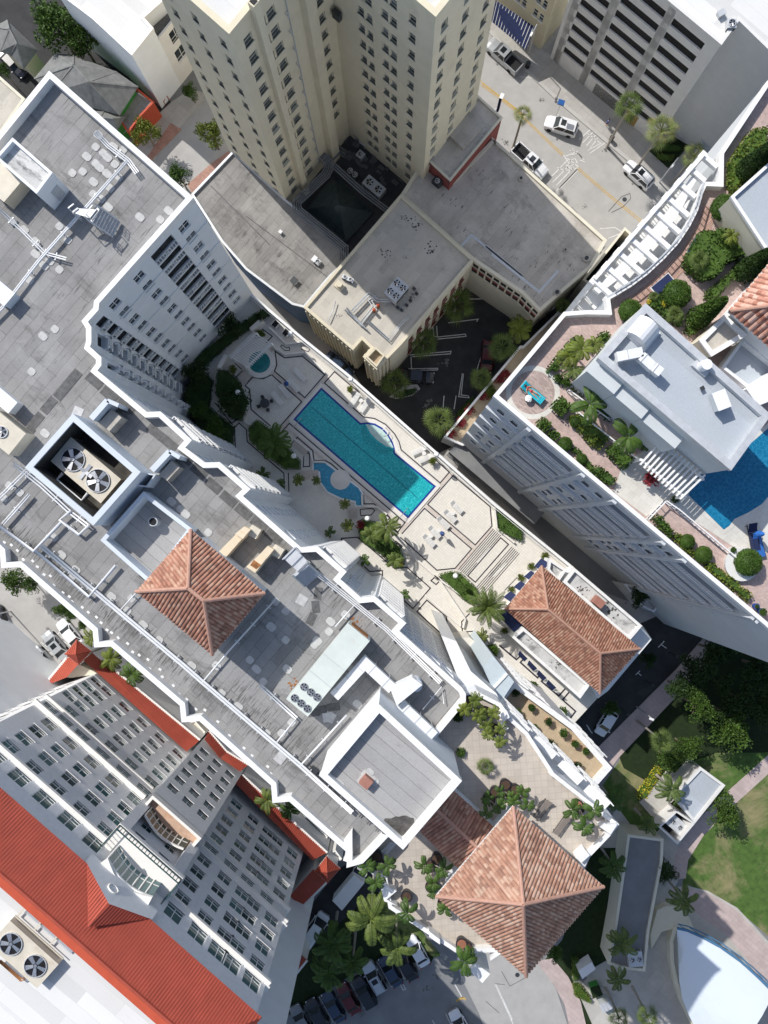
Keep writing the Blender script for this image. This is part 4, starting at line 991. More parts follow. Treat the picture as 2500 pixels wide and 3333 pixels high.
# two low vent houses with wing walls
for sp_, roof_, lb in (('h:820,450 965,285 1065,330 1095,435 975,585 900,530', 'h:890,490 1000,368 1095,440 985,562', 'low concrete roofed vent house beyond the cooling enclosure, nearer the balconies'),
                       ('h:1365,915 1525,745 1615,800 1620,890 1500,1010 1400,940', 'h:1430,955 1545,825 1615,890 1505,1010', 'low concrete roofed vent house beside the corner of the cooling enclosure, with the long shadow')):
 R_ = pts(roof_, 43.0); t = root_at('vent_house', lb, 'vent house', R_, RZ, 'vent houses on the roof')
 MB().prism(ccw(R_), RZ, 43.0).obj('body', 'roof_concrete', t)
 q = pts(sp_, 44.0); m = MB(); m.beam((*q[0], 42.7), (*q[1], 42.7), .5, 2.6); m.beam((*q[1], 42.7), (*q[2], 42.7), .35, 2.6); m.obj('wing_wall', 'stair_blue', t)
# wall corner piece between enclosure and vent house
w1 = pts('h:1265,930 1390,950 1310,1065 1190,1045', 43.8); t = root_at('valve_pit', 'small open pit with reddish valves beside the enclosure corner', 'pit', w1, RZ)
hollow(t, w1, RZ, 43.4, .12, 'stair_blue', 'duct_tan', RZ+.1); c = Q('h', 1270, 980, 42); MB().ball((c.x, c.y, 41.9), .3, jit=.3).obj('valve', 'rust', t)
# sunken roof with stack
SU = pts('h:1280,1105 d:1660,300 1310,520 880,165', 43.6); SU = pts('h:1285,1105 7:1150,225 900,560 598,292', 43.6); t = root_at('walled_roof_section', 'lower grey roof section with pale parapet walls between the enclosure and the tiled roof', 'roof section', SU, RZ)
hollow(t, SU, RZ, 43.4, .35, 'stair_blue', 'roof_felt_box', RZ+.06)
c = Q('7', 915, 180, 42.6); t = thing('exhaust_stack', 'round black-mouthed exhaust stack in the shaded walled roof section', 'exhaust stack', (c.x, c.y, RZ))
MB().cyl(c, .42, RZ, 42.5, 18).obj('barrel', 'galv', t); MB().cyl(c, .33, 42.5, 42.53, 18).obj('mouth', 'black', t)
for x, y, r, f_ in ((700, 300, .9, '7'), (890, 465, 1.0, '7')):
 c = Q(f_, x, y, RZ); m = MB(); n_ = 18; m.face([(c.x+r*random.uniform(.7, 1.1)*math.cos(q*math.tau/n_), c.y+r*random.uniform(.7, 1.1)*math.sin(q*math.tau/n_), RZ+.075) for q in range(n_)]); m.obj('soot_stain', 'soot', t)
# tiled hip roof on its block
E = pts('7:818,600 1275,980 1590,610 1145,228', 47.0); RD = pts('7:1130,580 1225,655', 49.6)
E = ccw(E); t = root_at('tiled_hip_roof_block', 'large terracotta hipped roof in the middle of the condominium roof', 'roof pavilion', E, RZ)
MB().prism(offset(E, .5), RZ, 46.7).obj('wall', 'stair_blue', t)
def order_ridge(E, RD):     # r0 belongs to corners 0/3, r1 to corners 1/2
 a = (Vector(E[0])-RD[0]).length+(Vector(E[3])-RD[0]).length+(Vector(E[1])-RD[1]).length+(Vector(E[2])-RD[1]).length
 b = (Vector(E[0])-RD[1]).length+(Vector(E[3])-RD[1]).length+(Vector(E[1])-RD[0]).length+(Vector(E[2])-RD[0]).length
 return RD if a <= b else RD[::-1]
def fit_hip(root, E, RD, ze, zr, **k):
 E = ccw(E)
 if len(RD) == 2:     # rotate corners so that the long ridge pairs (0,3)/(1,2)
  best = None
  for s_ in range(4):
   F = E[s_:]+E[:s_]
   for R_ in (RD, RD[::-1]):
    q = (F[0]-R_[0]).length+(F[3]-R_[0]).length+(F[1]-R_[1]).length+(F[2]-R_[1]).length
    if best is None or q < best[0]: best = (q, F, R_)
  E, RD = best[1], best[2]
 hip_roof(root, E, RD, ze, zr, **k)
fit_hip(t, E, RD, 47.0, 49.6, pitch=.31, rad=.13)
# long green air handler with six fans
AH = P3('c:512,905 692,1085 210,1659 d:0,0', 44.1)
q = pts('8:613,795 745,893 375,1350 240,1245', 44.1); cc = sum(q, Vector((0, 0)))/4; dx = ((q[3]-q[0])+(q[2]-q[1]))/2; wy = ((q[1]-q[0]).length+(q[2]-q[3]).length)/2
an = math.atan2(dx.y, dx.x); t = thing('air_handler', 'long pale green rooftop air handler with six small fans at its lower end', 'air handler', (cc.x, cc.y, RZ), an)
Lx = dx.length
o = MB().prism([(-Lx/2, -wy/2), (Lx/2, -wy/2), (Lx/2, wy/2), (-Lx/2, wy/2)], .35, 2.8).obj('cabinet', 'ac_green', t); o.matrix_parent_inverse.identity()
m = MB();
for x in (-Lx*.1, Lx*.12, Lx*.3): m.box((x, 0, 2.82), (.06, wy, .05))
o = m.obj('panel_joint', 'galv', t); o.matrix_parent_inverse.identity()
o = MB().prism([(-Lx/2-.05, -wy/2+.3), (-Lx/2+.3, -wy/2+.3), (-Lx/2+.3, wy/2-.3), (-Lx/2-.05, wy/2-.3)], .35, 2.2).obj('end_panel', 'rust', t); o.matrix_parent_inverse.identity()
for i, (x, y) in enumerate(((350, 1170), (390, 1202), (428, 1232), (293, 1237), (332, 1268), (370, 1300))):
 p = Q('8', x, y, 44.1)-cc; p = Vector((p.x*math.cos(-an)-p.y*math.sin(-an), p.x*math.sin(-an)+p.y*math.cos(-an))); m = MB()
 o = MB().cyl(p, .29, 2.8, 2.83, 18).obj('fan_well', 'black', t); o.matrix_parent_inverse.identity()
 for k in range(18):
  a0, a1 = k*math.pi/9, (k+1)*math.pi/9; m.beam((p.x+math.cos(a0)*.31, p.y+math.sin(a0)*.31, 2.86), (p.x+math.cos(a1)*.31, p.y+math.sin(a1)*.31, 2.86), .05, .1)
 for k in range(5):
  a0 = k*math.tau/5+i; m.beam((p.x, p.y, 2.87), (p.x+math.cos(a0)*.27, p.y+math.sin(a0)*.27, 2.87), .11, .02)
 o = m.obj('fan', 'steel', t); o.matrix_parent_inverse.identity()
def duct(name, label, spec, z, w_, h_, mat='pipe_white', zb=None, cat='duct', joints=True):
 L = pts(spec, z); t = thing(name, label, cat, (*L[0], RZ)); m = MB()
 for i in range(len(L)-1):
  a, b = L[i], L[i+1]; d = (b-a).normalized(); e0 = w_/2 if i else 0; e1 = w_/2 if i < len(L)-2 else 0
  m.beam((*(a+d*(-e0 if 0 else e0*.98)), z-h_/2), (*(b+d*e1), z-h_/2), w_, h_)
 m.obj('duct_run', mat, t)
 if joints:
  for i in range(len(L)-1):
   a, b = L[i], L[i+1]; n_ = max(1, int((b-a).length/1.3)); d = (b-a).normalized(); s_ = Vector((-d.y, d.x))*(w_/2+.03); m = MB()
   for k in range(n_):
    p = a+(b-a)*((k+.5)/n_); m.beam((*(p-s_), z+.02), (*(p+s_), z+.02), .05, .05);
    for q in (-1, 1): m.beam((*(p+s_*q), z+.02), (*(p+s_*q), RZ), .05, .05)
   m.obj('duct_strap', 'galv', t)
 return t
duct('roof_duct', 'wide white duct running from the air handler in an L shape over the roof', '8:530,1230 715,1030 880,1185', 43.4, .95, .8)
duct('roof_duct', 'white duct stepping down to the roof corner beside the tall stair block', '8:925,1275 1130,1470', 43.2, .95, .8)
p = P3('8:865,1180 1000,1115 1060,1160 905,1285', 43.9); t = thing('roof_duct_hood', 'flared white duct hood near the corner of the condominium roof', 'duct', tuple(p[0])); MB().prism(ccw(p), 42.3, 43.9).obj('hood', 'pipe_white', t)
c = Q('8', 1022, 1168, 43.5); MB().cyl(c, .55, RZ, 43.3, 20).obj('fan_drum', 'stair_blue', t)
# two tan duct pieces by the tiled roof
for sp1, sp2, lb in (('b:862,1510 930,1555 1075,1390 1020,1350', 'b:1010,1350 1080,1395 1150,1310 1095,1280', 'tan sheet-metal duct bend beside the tiled roof, the unrusted one'),
     ('b:1110,1645 1190,1700 1290,1570 1235,1530', 'b:1235,1530 1290,1575 1360,1490 1305,1455', 'tan sheet-metal duct bend with a rusty mouth, nearer the metal stairs')):
 a, b = P3(sp1, 43.0), P3(sp2, 43.2); t = thing('duct_bend', lb, 'duct', tuple(a[0]), group='tan duct bends')
 MB().prism(ccw(a), 41.5, 43.0).obj('duct_body', 'duct_tan', t); MB().prism(ccw(b), 41.9, 43.3).obj('duct_neck', 'duct_tan', t)
 cc = b[2].xy*.5+b[3].xy*.5+Vector((.3, -.3)); MB().prism(ccw([cc+Vector(v) for v in ((-.6, -.2), (.3, -.7), (.8, .1), (0, .6))]), 41.3, 42.6).obj('fan_casing', 'ac_beige', t)
 if 'rusty' in lb: MB().prism(ccw([a[0].xy*.8+a[2].xy*.2, a[1].xy*.8+a[3].xy*.2, a[1].xy*.45+a[2].xy*.55, a[0].xy*.45+a[3].xy*.55]), 43.0, 43.03).obj('rusty_mouth', 'rust', t)
# stair box at the upper left
SB = pts('1:75,825 315,1035 220,1162 -30,945', 45); t = root_at('roof_stair_box', 'small white-walled stair box with a black-stained top, on the upper part of the long roof', 'stair box', SB, RZ)
membrane('roof_mossy', (.62, .62, .61), ANG, (20, 3), .9, .97, stain_col=(.02, .02, .02), thr=.5, bl=.1)
hollow(t, SB, RZ, 45, .25, 'white_wall', 'roof_mossy', 44.4)
A, B = Q('1', 222, 1160, 45), Q('1', 315, 1035, 45); d = uvec(A, B); o = Vector((d.y, -d.x)); c = A+d*1.3+o*.03
MB().box((c.x, c.y, 42.5), (.9, .08, 1.9), math.atan2(d.y, d.x)).obj('door', 'galv', t)
# galvanised stair platforms
def metal_stair(label, plat, s0, s1, wid, n_, zp):
 P = P3(plat, zp); t = thing('metal_roof_stair', label, 'metal stair', (P[0].x, P[0].y, RZ), group='steel crossover stairs on the roof')
 MB().prism(ccw(P), zp-.08, zp).obj('platform', 'galv', t)
 m = MB();
 for k in range(4): m.beam(P[k]-Vector((0, 0, .05)), Vector((P[k].x, P[k].y, RZ)), .08, .08)
 m.obj('leg_frame', 'galv', t)
 a, b = Vector((*pts(s0, zp)[0], zp)), Vector((*pts(s1, RZ+.2)[0], RZ+.2)); d = (b-a).xy.normalized(); s_ = Vector((-d.y, d.x, 0))*wid/2
 for k in range(n_):
  p = a+(b-a)*((k+.5)/n_); MB().prism(ccw([(p-s_-Vector((*d, 0))*.13).xy, (p+s_-Vector((*d, 0))*.13).xy, (p+s_+Vector((*d, 0))*.13).xy, (p-s_+Vector((*d, 0))*.13).xy]), p.z-.04, p.z).obj('tread', 'galv', t)
 for q in (-1, 1):
  m = MB(); m.beam(a+s_*q, b+s_*q, .05, .22); up = Vector((0, 0, 1)); m.beam(a+s_*q+up, b+s_*q+up, .05, .05); m.beam(a+s_*q+up*.5, b+s_*q+up*.5, .04, .04)
  for k in range(4): p = a+(b-a)*(k/3)+s_*q; m.beam(p, p+up, .05, .05)
  m.obj('handrail', 'galv', t)
 m = MB()
 for k in (0, 2): railing(m, [P[k].xy, P[(k+1) % 4].xy], zp, 1.0, .5, .04)
 m.obj('guard_rail', 'galv', t)
metal_stair('galvanised crossover stair beside the small stair box at the upper left', '1:437,1275 470,1250 580,1258 540,1310', '1:560,1285', '1:700,1380', 1.5, 8, 43.4)
metal_stair('galvanised crossover stair beside the tiled roof, leading to the pool-side parapet', 'c:-70,330 30,230 140,350 50,440', 'c:80,420', 'c:190,520', 1.7, 8, 43.2)
# pipe runs
stand_h = .35
PIPE = [('long double white pipe crossing the roof from the stair box to the far left corner', '1:765,968 520,1245 240,1560 4:20,370 -60,450', 2, .16, .08),
  ('cluster of small pipes along the upper right parapet', '1:575,795 650,875 770,965 825,1040', 3, .18, .06),
  ('thin pipe pair along the left side of the upper roof', '1:-20,1240 150,1400 270,1520 4:400,80', 2, .2, .06),
  ('white pipe pair below the cooling enclosure, nearest the left edge', 'h:-20,1180 245,915', 2, .22, .07),
  ('white pipe pair in the middle of the lower left roof', 'h:30,1400 270,1130', 2, .2, .07),
  ('white pipe bundle running along the foot of the cooling enclosure', 'h:130,860 370,1050 620,1280 800,1420', 2, .25, .08),
  ('long fat white pipe with a square loop along the street-side roof', 'd:-30,10 310,260 560,0', 1, .2, .16),
  ('long white pipe running parallel to the saw-toothed street-side parapet', 'd:380,215 1060,790 1659,1290 e:300,50 1180,800 1650,1225', 2, .24, .11),
  ('shorter fat white pipe with an upturned elbow and a cross arm', 'd:320,250 805,670 1050,385', 1, .2, .15),
  ('fat white elbow pipe leaving the cooling enclosure', 'h:650,1275 545,1360 715,1495 810,1410', 1, .2, .15),
  ('thin white cross pipe joining the long run below the tiled roof corner', 'd:1085,790 1305,550', 1, .2, .06),
  ('white cross pipe below the lower corner of the tiled roof', '7:1215,1145 1375,955 1659,640', 1, .2, .08),
  ('double pipe run beside the metal stairs along the pool-side parapet', 'c:100,360 480,660 850,960 1340,1440', 3, .17, .06),
  ('thin white pipe reaching from the pool-side run to the air handler', 'c:560,750 390,940', 1, .2, .07),
  ('white pipe pair descending past the air handler fans', 'e:820,80 1050,290 1150,380', 2, .22, .08),
  ('short white cross pipe by the air handler', 'e:1140,390 960,610', 1, .2, .07),
  ('yellowish pipe beside the tall stair block', 'e:1600,350 1185,805', 1, .2, .09),
  ('thin bent pipe near the roof corner by the tall stair block', 'f:1040,300 1210,95 1230,250', 1, .2, .05)]
for lb, sp_, n_, gp, r in PIPE: pipes('roof_pipe_run', lb, sp_, RZ+.45, n_, gp, r, 'pipe_white', group='white pipes on the condominium roof', stand=1.9)
# dark cable ladder beside the tall block
a, b = pts('f:0,840', RZ)[0], pts('f:660,1410', RZ)[0]; t = thing('ladder_rack', 'dark zigzag rack running beside the tall stair block', 'pipe rack', (*a, RZ)); d = (b-a).normalized(); s_ = Vector((-d.y, d.x))
for i in range(9):
 p = a+(b-a)*((i+.5)/9)+s_*.45; m = MB(); m.box((p.x, p.y, RZ+.3), (.75, .5, .06), math.atan2(d.y, d.x)).beam((*(p-d*.7), RZ+.25), (*(p+d*.7), RZ+.25), .06, .06).beam((*(p+s_*.3), RZ+.25), (*(p-s_*.6), RZ+.25), .06, .06); m.obj('rack_frame', 'dark_metal', t)
# tall stair block at the south-east end
BX = pts('f:115,895 645,262 1385,945 862,1555', 48.6); t = root_at('tall_stair_block', 'tall white square block with a flat grey roof at the end of the condominium', 'stair block', BX, RZ)
BXc = ccw(BX)
building(t, BXc, 30, 48.6, 'white_wall', 'roof_felt_box', par_h=.9, par_w=.45, parmat='white_trim')
c = Q('f', 530, 962, 48.5); q = thing('chimney_cap', 'square reddish brown chimney cap on the roof of the tall stair block', 'chimney', (c.x, c.y, 47.7))
MB().box((c.x, c.y, 48.1), (.85, .85, .8), ANG).obj('shaft', 'brown_chimney', q); MB().box((c.x, c.y, 47.75), (1.15, 1.15, .1), ANG).obj('curb', 'pad_white', q)
for x, y, r in ((800, 1360, 1.1), (860, 1320, .8)):
 c = Q('f', x, y, 47.7); m = MB(); m.face([(c.x+(r*1.3*math.cos(q*math.tau/20)*random.uniform(.85, 1.1)), c.y+r*.75*math.sin(q*math.tau/20)*random.uniform(.85, 1.1), 47.712+r*.004) for q in range(20)]); m.obj('soot_stain', 'soot', t)
stand_pads(t, 'f:235,935 290,975 560,870 600,945 525,885', 47.71)
# ================================================================ the hotel in the lower left
HA, HB = Vector((-39.5, -19.6)), Vector((-12.4, -43.4)); hd = (HB-HA).normalized(); hn = Vector((-hd.y, hd.x)); HL = (HB-HA).length
HT = 43.0
def hp(u, v): return HA+hd*u+hn*v
HP = [hp(0, 0), hp(16.2, 0), hp(16.2, 2.3), hp(23.1, 2.3), hp(23.1, 0), hp(HL, 0), hp(HL, -13), hp(0, -13)]
hotel = root_at('hotel_tower', 'large grey and white hotel with rows of paired windows and a bright red metal roof', 'hotel', HP)
fl = [8.6+2.95*k for k in range(11)]          # sill heights, bottom to top
small = fl[:5]+fl[6:10]; big = [fl[5], fl[10]]
uL = [15.0-3.05*k for k in range(5)];
def hw(us, zz, w_=1.72, h_=1.65, kind='two', d=.16): return (grid_rects(us, zz, w_, h_, d), kind, 'white_trim', 'window_teal')
rightcols = [25.0, 27.9, 30.4, 32.1, 34.6]
hh = {0: [hw(uL, small), hw([1.0], fl[:4]), hw(uL, [big[1]-.1], 2.0, 2.1, 'big'), hw(uL[:4]+[3.4, 1.2], [big[0]], 1.9, 1.8, 'big')],
      4: [hw([c-23.1 for c in rightcols], small), hw([c-23.1 for c in rightcols[:3]+[33.3]], [big[0]], 1.9, 1.8, 'big'), hw([c-23.1 for c in rightcols], [big[1]-.1], 2.0, 2.1, 'big')],
      7: [hw([2+3*k for k in range(4)], fl, 1.4, 1.4)], 5: [hw([2+3*k for k in range(4)], fl, 1.4, 1.4)]}
hh[2] = [hw([1.3, 3.5, 5.7], fl[:5]), ]
bay = [hp(16.2, 2.3)]
# main body without the bay top, then the bay
MAIN = [hp(0, 0), hp(HL, 0), hp(HL, -13), hp(-14, -16), HA+Vector((-.945, -.326))*15]
h0 = {0: [hw(uL+rightcols, small), hw([1.0], fl[:4]), hw(uL+rightcols, [big[1]-.1], 2.0, 2.1, 'big'), hw(uL[:4]+[3.4, 1.2]+rightcols[:3]+[33.3], [big[0]], 1.9, 1.8, 'big'),
          hw([18.0, 21.2], fl[6:9], 1.3, 1.4)],
      1: [hw([1.6+2.4*k for k in range(5)], fl, 1.3, 1.4)], 4: [hw([1.4+2.6*k for k in range(5)], fl, 1.3, 1.4)]}
bldg(hotel, MAIN, 0, HT, 'hotel_wall', 'roof_white', h0, par_h=0)
BAY = [hp(16.2, .02), hp(16.2, 2.3), hp(23.1, 2.3), hp(23.1, .02)]
bl2 = Vector(BAY[1]); Lb = 6.9; bb = ccw(BAY); k_ = [i for i in range(4) if abs((bb[(i+1) % 4]-bb[i]).normalized().dot(hd)+1) < .01 and ((bb[i]-HA).dot(hn) > 1)][0]
rr = grid_rects([1.3, 3.5, 5.7], fl[:6], 1.35, 1.5, .3); mbw = MB(); bk = MB()
for i in range(4): wall_holes(mbw, bb[i], bb[(i+1) % 4], 0, 27.8, rr if i == k_ else [], bk)
mbw.obj('bay_wall', 'hotel_wall', hotel); place_windows(hotel, bb[k_], bb[(k_+1) % 4], rr, 'two', 'white_trim', 'window_teal')
plain('terrace_pink', (.55, .38, .28), .8, .15, 2, streak=(.8, .56, .7, (.5, .22, .09)))
MB().face([(*p, 27.8) for p in offset(bb, .05)]).obj('terrace_floor', 'terrace_pink', hotel)
m = MB(); ring(m, bb, .3, 27.6, 28.7); m.obj('terrace_parapet', 'hotel_trim', hotel)
for u0 in (15.7, 22.5):
 MB().prism(ccw([hp(u0, 0), hp(u0, 1.1), hp(u0+1.1, 1.1), hp(u0+1.1, 0)]), 28.2, 38.2).obj('fin_wall', 'hotel_wall', hotel)
for z in (38.3,):
 MB().prism(ccw([hp(15.7, 0.0), hp(15.7, 2.6), hp(23.6, 2.6), hp(23.6, 0.0)]), z-.5, z).obj('balcony_slab', 'hotel_trim', hotel)
 m = MB(); railing(m, [hp(15.8, 0), hp(15.8, 2.5), hp(23.5, 2.5), hp(23.5, 0)], z, 1.05, .25); m.obj('balcony_rail', 'window_teal', hotel)
for z, hgt in ((28.0, 2.4), (38.4, 3.0)):     # curved glazed doors behind the balconies
 m = MB(); g = MB(); n_ = 8
 for i in range(n_):
  q0, q1 = i/n_, (i+1)/n_; v0, v1 = 1.0-.6*math.sin(math.pi*q0), 1.0-.6*math.sin(math.pi*q1); a, b = hp(17+5.3*q0, v0), hp(17+5.3*q1, v1)
  g.face([(*a, z), (*b, z), (*b, z+hgt), (*a, z+hgt)]); m.beam((*a, z), (*a, z+hgt), .12, .12); m.beam((*a, z+hgt), (*b, z+hgt), .2, .2); m.beam((*a, z+.8), (*b, z+.8), .08, .08)
 g.obj('curved_glazing', 'window_teal', hotel); m.obj('glazing_frame', 'hotel_trim', hotel)
MB().prism(ccw([hp(16.7, 0)]+[hp(17+5.3*i/8, 1.25-.95*math.sin(math.pi*i/8)) for i in range(9)]+[hp(22.6, 0)]), 41.5, 41.8).obj('bay_canopy', 'hotel_trim', hotel)
for z, pr, h_ in ((22.9, .35, .35), (26.0, .55, .35), (37.9, .5, .4)):
 for u0, u1 in ((-.3, 15.7), (23.6, HL+.3)):
  MB().prism(ccw([hp(u0, -.1), hp(u0, pr), hp(u1, pr), hp(u1, -.1)]), z-h_, z).prism(ccw([hp(u0, -.1), hp(u0, pr*.5), hp(u1, pr*.5), hp(u1, -.1)]), z-h_-.3, z-h_-.01).obj('cornice', 'hotel_trim', hotel)
 for u_, s_ in ((HL, 1),):
  MB().prism(ccw([hp(u_-.1, .1), hp(u_+pr, .1), hp(u_+pr, -13), hp(u_-.1, -13)]), z-h_, z-.003).obj('cornice', 'hotel_trim', hotel)
# red ribbed roof
def ribbed(root, poly, name='red_roof_slope', pitch=.28, rad=.05): slope(root, [Vector(p) for p in poly], 'red_metal', pitch, rad, name, False)
zr = 45.6; v_r = -3.7
e = [Vector((*hp(-14, .35), HT)), Vector((*hp(HL+.4, .35), HT)), Vector((*hp(HL-3, v_r), zr)), Vector((*hp(-14, v_r), zr))]
cu = 19.6   # cross gable
G0, G1, GA_, GR_ = Vector((*hp(15.9, .35), HT)), Vector((*hp(23.4, .35), HT)), Vector((*hp(cu, .5), 45.4)), Vector((*hp(cu, -2.3), 45.3))
ribbed(hotel, e)
slope(hotel, [Vector((*hp(15.9, .4), HT+.05)), GA_+Vector((0, 0, .15)), GR_+Vector((0, 0, .15))][::1], 'red_metal', .28, .05, 'gable_slope', False)
slope(hotel, [GA_+Vector((0, 0, .15)), Vector((*hp(23.3, .4), HT+.05)), GR_+Vector((0, 0, .15))], 'red_metal', .28, .05, 'gable_slope', False)
MB().face([tuple(Vector((*hp(15.7, .5), HT-1.5))), tuple(Vector((*hp(23.5, .5), HT-1.5))), tuple(Vector((*hp(23.5, .5), HT+.1))), tuple(GA_+Vector((0, 0, .25))), tuple(Vector((*hp(15.7, .5), HT+.1)))]).obj('pediment', 'hotel_wall', hotel)
ribbed(hotel, [Vector((*hp(HL+.4, .35), HT)), Vector((*hp(HL+.4, -12), HT)), Vector((*hp(HL-3, v_r), zr))], 'hip_slope')
m = MB(); a, b = hp(-14, v_r), hp(HL-3, v_r)
m.prism(ccw([a, b, b-hn*.9, a-hn*.9]), zr-.9, zr-.05); m.obj('roof_fascia', 'red_orange', hotel)
MB().tube([(*a, zr), (*b, zr)], .16, 8).obj('ridge', 'red_metal', hotel)
c = Vector((*hp(cu-.5, .56), 43.6)); m = MB()
for k in range(16): a0, a1 = k*math.pi/8, (k+1)*math.pi/8; m.beam((*(c.xy+hd*math.cos(a0)*.5), c.z+math.sin(a0)*.5), (*(c.xy+hd*math.cos(a1)*.5), c.z+math.sin(a1)*.5), .12, .12)
m.obj('round_medallion', 'hotel_trim', hotel)
# white roof deck behind, with fan units
HW = [hp(-26, -5.3), hp(HL+6, -5.3), hp(HL+6, -30), hp(-26, -30)]; HW = ccw(HW)
hr = root_at('hotel_rear_roof', 'bright white flat roof behind the red hotel roof, carrying the fan units', 'building', HW); building(hr, HW, 0, 41.5, 'white_wall', 'roof_white', par_h=0)
for (x0, y0), (x1, y1), nm in (((60, 1090), (210, 1225), 'twin-fan cooling unit with grey louvres on the white hotel roof'),):
 c1, c2 = Q('10', x0, y0, 44.2), Q('10', x1, y1, 44.2); cc = (c1+c2)/2; an = math.atan2((c2-c1).y, (c2-c1).x)
 fan_unit('cooling_tower', nm, '10', 0, 0, 41.5, (c2-c1).length*1.95, 2.8, 2.5, an, 2, 'ac_beige', .98, loc=(cc.x, cc.y), cat='cooling tower')
 c3 = cc+Vector((-math.sin(an), math.cos(an)))*2.9
 t = thing('louvred_cooling_section', 'open framed cooling section with ribbed grey panels beside the twin fans on the hotel roof', 'cooling tower', (c3.x, c3.y, 41.5), an)
 L_ = (c2-c1).length*1.95
 o = MB().prism([(-L_/2, -1.2), (L_/2, -1.2), (L_/2, 1.2), (-L_/2, 1.2)], 0, 1.3).obj('base', 'enclosure_inner', t); o.matrix_parent_inverse.identity()
 for k in range(3):
  m = MB(); x0 = -L_/2+.4+k*L_/3
  for q in range(10): m.box((x0+.1+q*.17, -.1, 1.7), (.12, 1.1, .05))
  o = m.obj('ribbed_panel', 'galv', t); o.matrix_parent_inverse.identity()
  o = MB().box((x0-.2, 0, 1.9), (.12, 2.4, .12)).obj('frame_beam', 'ac_beige', t); o.matrix_parent_inverse.identity()
 for s_ in (-1, 1):
  o = MB().box((0, s_*1.2, 2.0), (L_, .1, .1)).obj('frame_rail', 'ac_beige', t); o.matrix_parent_inverse.identity()
pipes('roof_pipe_run', 'thick white duct bend below the fan units on the hotel roof', '10:240,1330 370,1210 440,1280', 42.2, 1, .3, .3, 'pipe_white')
pipes('roof_pipe_run', 'rusty brown pipe along the fan units on the hotel roof', '10:0,1185 130,1300 150,1290', 43.4, 2, .16, .07, 'rust')
c = Q('10', 485, 1325, 41.6); t = thing('rusty_drain', 'brown mouldy drain patch with a loose pipe on the white hotel roof', 'drain', (c.x, c.y, 41.5)); m = MB()
m.face([(c.x+1.0*random.uniform(.6, 1.1)*math.cos(q*math.tau/22), c.y+1.2*random.uniform(.6, 1.1)*math.sin(q*math.tau/22), 41.52) for q in range(22)]); m.obj('stain', 'roof_mossy_brown' if 'roof_mossy_brown' in M else 'soil', t)
MB().tube([(c.x+.5, c.y-.4, 41.7), (c.x+1.1, c.y+.6, 41.7)], .08, 6).obj('pipe', 'rust', t)
# lower roofs and corner turrets at the foot of the hotel
def low_strip(name, label, spec, zl, zh, outer, inner):
 """outer eave a->b (low), inner c->d (high)"""
 a, b = pts(outer, zl); c, d = pts(inner, zh); t = thing(name, label, 'roof', ((a.x+b.x)/2, (a.y+b.y)/2, 0))
 P = [Vector((*a, zl)), Vector((*b, zl)), Vector((*d, zh)), Vector((*c, zh))]
 slope(t, P, 'red_metal', .28, .05, 'red_roof_slope', False)
 MB().prism(ccw([a, b, d, c]), 0, zl-.02).obj('wall', 'hotel_trim', t)
 m = MB(); m.beam((*a, zl+.02), (*b, zl+.02), .3, .14); m.obj('gutter', 'hotel_trim', t); return t
low_strip('lower_red_roof', 'long red ribbed roof at the foot of the hotel, upper stretch beside the palms', '', 6.4, 7.8, '7:560,965 1200,1490', '7:500,1010 1120,1560')
low_strip('lower_red_roof', 'red ribbed roof at the foot of the hotel, lower stretch ending at the small turret', '', 6.4, 7.8, 'e:660,890 1425,1590', 'e:590,960 1290,1659')
low_strip('lower_red_roof', 'short red roof folded round the middle bay of the hotel, left half', '', 6.6, 7.8, 'e:360,495 520,680', 'e:320,570 460,740')
low_strip('lower_red_roof', 'short red roof folded round the middle bay of the hotel, right half', '', 6.6, 7.8, 'e:520,680 715,800', 'e:465,740 640,860')
low_strip('lower_red_roof', 'plain orange red roof wing running down from the left turret to the entrance court', '', 6.0, 7.4, 'd:385,1480 600,1220', 'd:600,1395 770,1200')
low_strip('lower_red_roof', 'shaded red roof corner at the lower end of the hotel drive', '', 6.4, 7.8, 's:1065,2870 975,2960', 's:1020,2830 945,2915')
low_strip('lower_red_roof', 'shaded small red roof by the dark lawn below the hotel', '', 6.4, 7.8, 's:1000,3125 914,3232', 's:945,3080 905,3150')
def turret(label, spec, ze, apex, za):
 E = ccw(pts(spec, ze)); A_ = pts(apex, za)[0]; t = root_at('red_turret', label, 'turret', E); MB().prism(offset(E, .35), 0, ze).obj('wall', 'hotel_trim', t)
 for k in range(4): slope(t, [Vector((*E[k], ze)), Vector((*E[(k+1) % 4], ze)), Vector((*A_, za))], 'red_metal', .3, .05, 'red_roof_slope', False)
 MB().prism(E, ze-.2, ze-.03).obj('eave_board', 'hotel_trim', t); m = MB()
 for k in range(4): m.beam(Vector((*E[k], ze+.03)), Vector((*A_, za+.05)), .12, .1)
 m.obj('hip_cap', 'red_metal', t)
turret('small red pyramid turret beside the parked white car at the upper end of the hotel', 'd:690,1055 825,1160 710,1285 582,1185', 9, 'd:683,1185', 11)
turret('small red pyramid turret at the lower end of the red roof above the drive', '11:485,560 568,635 490,722 412,650', 8, '11:487,655', 9.8)
W_ = pts('d:720,1285 890,1365 640,1400 560,1390', 6); MB().prism(ccw(W_), 0, 6).obj('forecourt_roof', 'beige_wall', hotel)
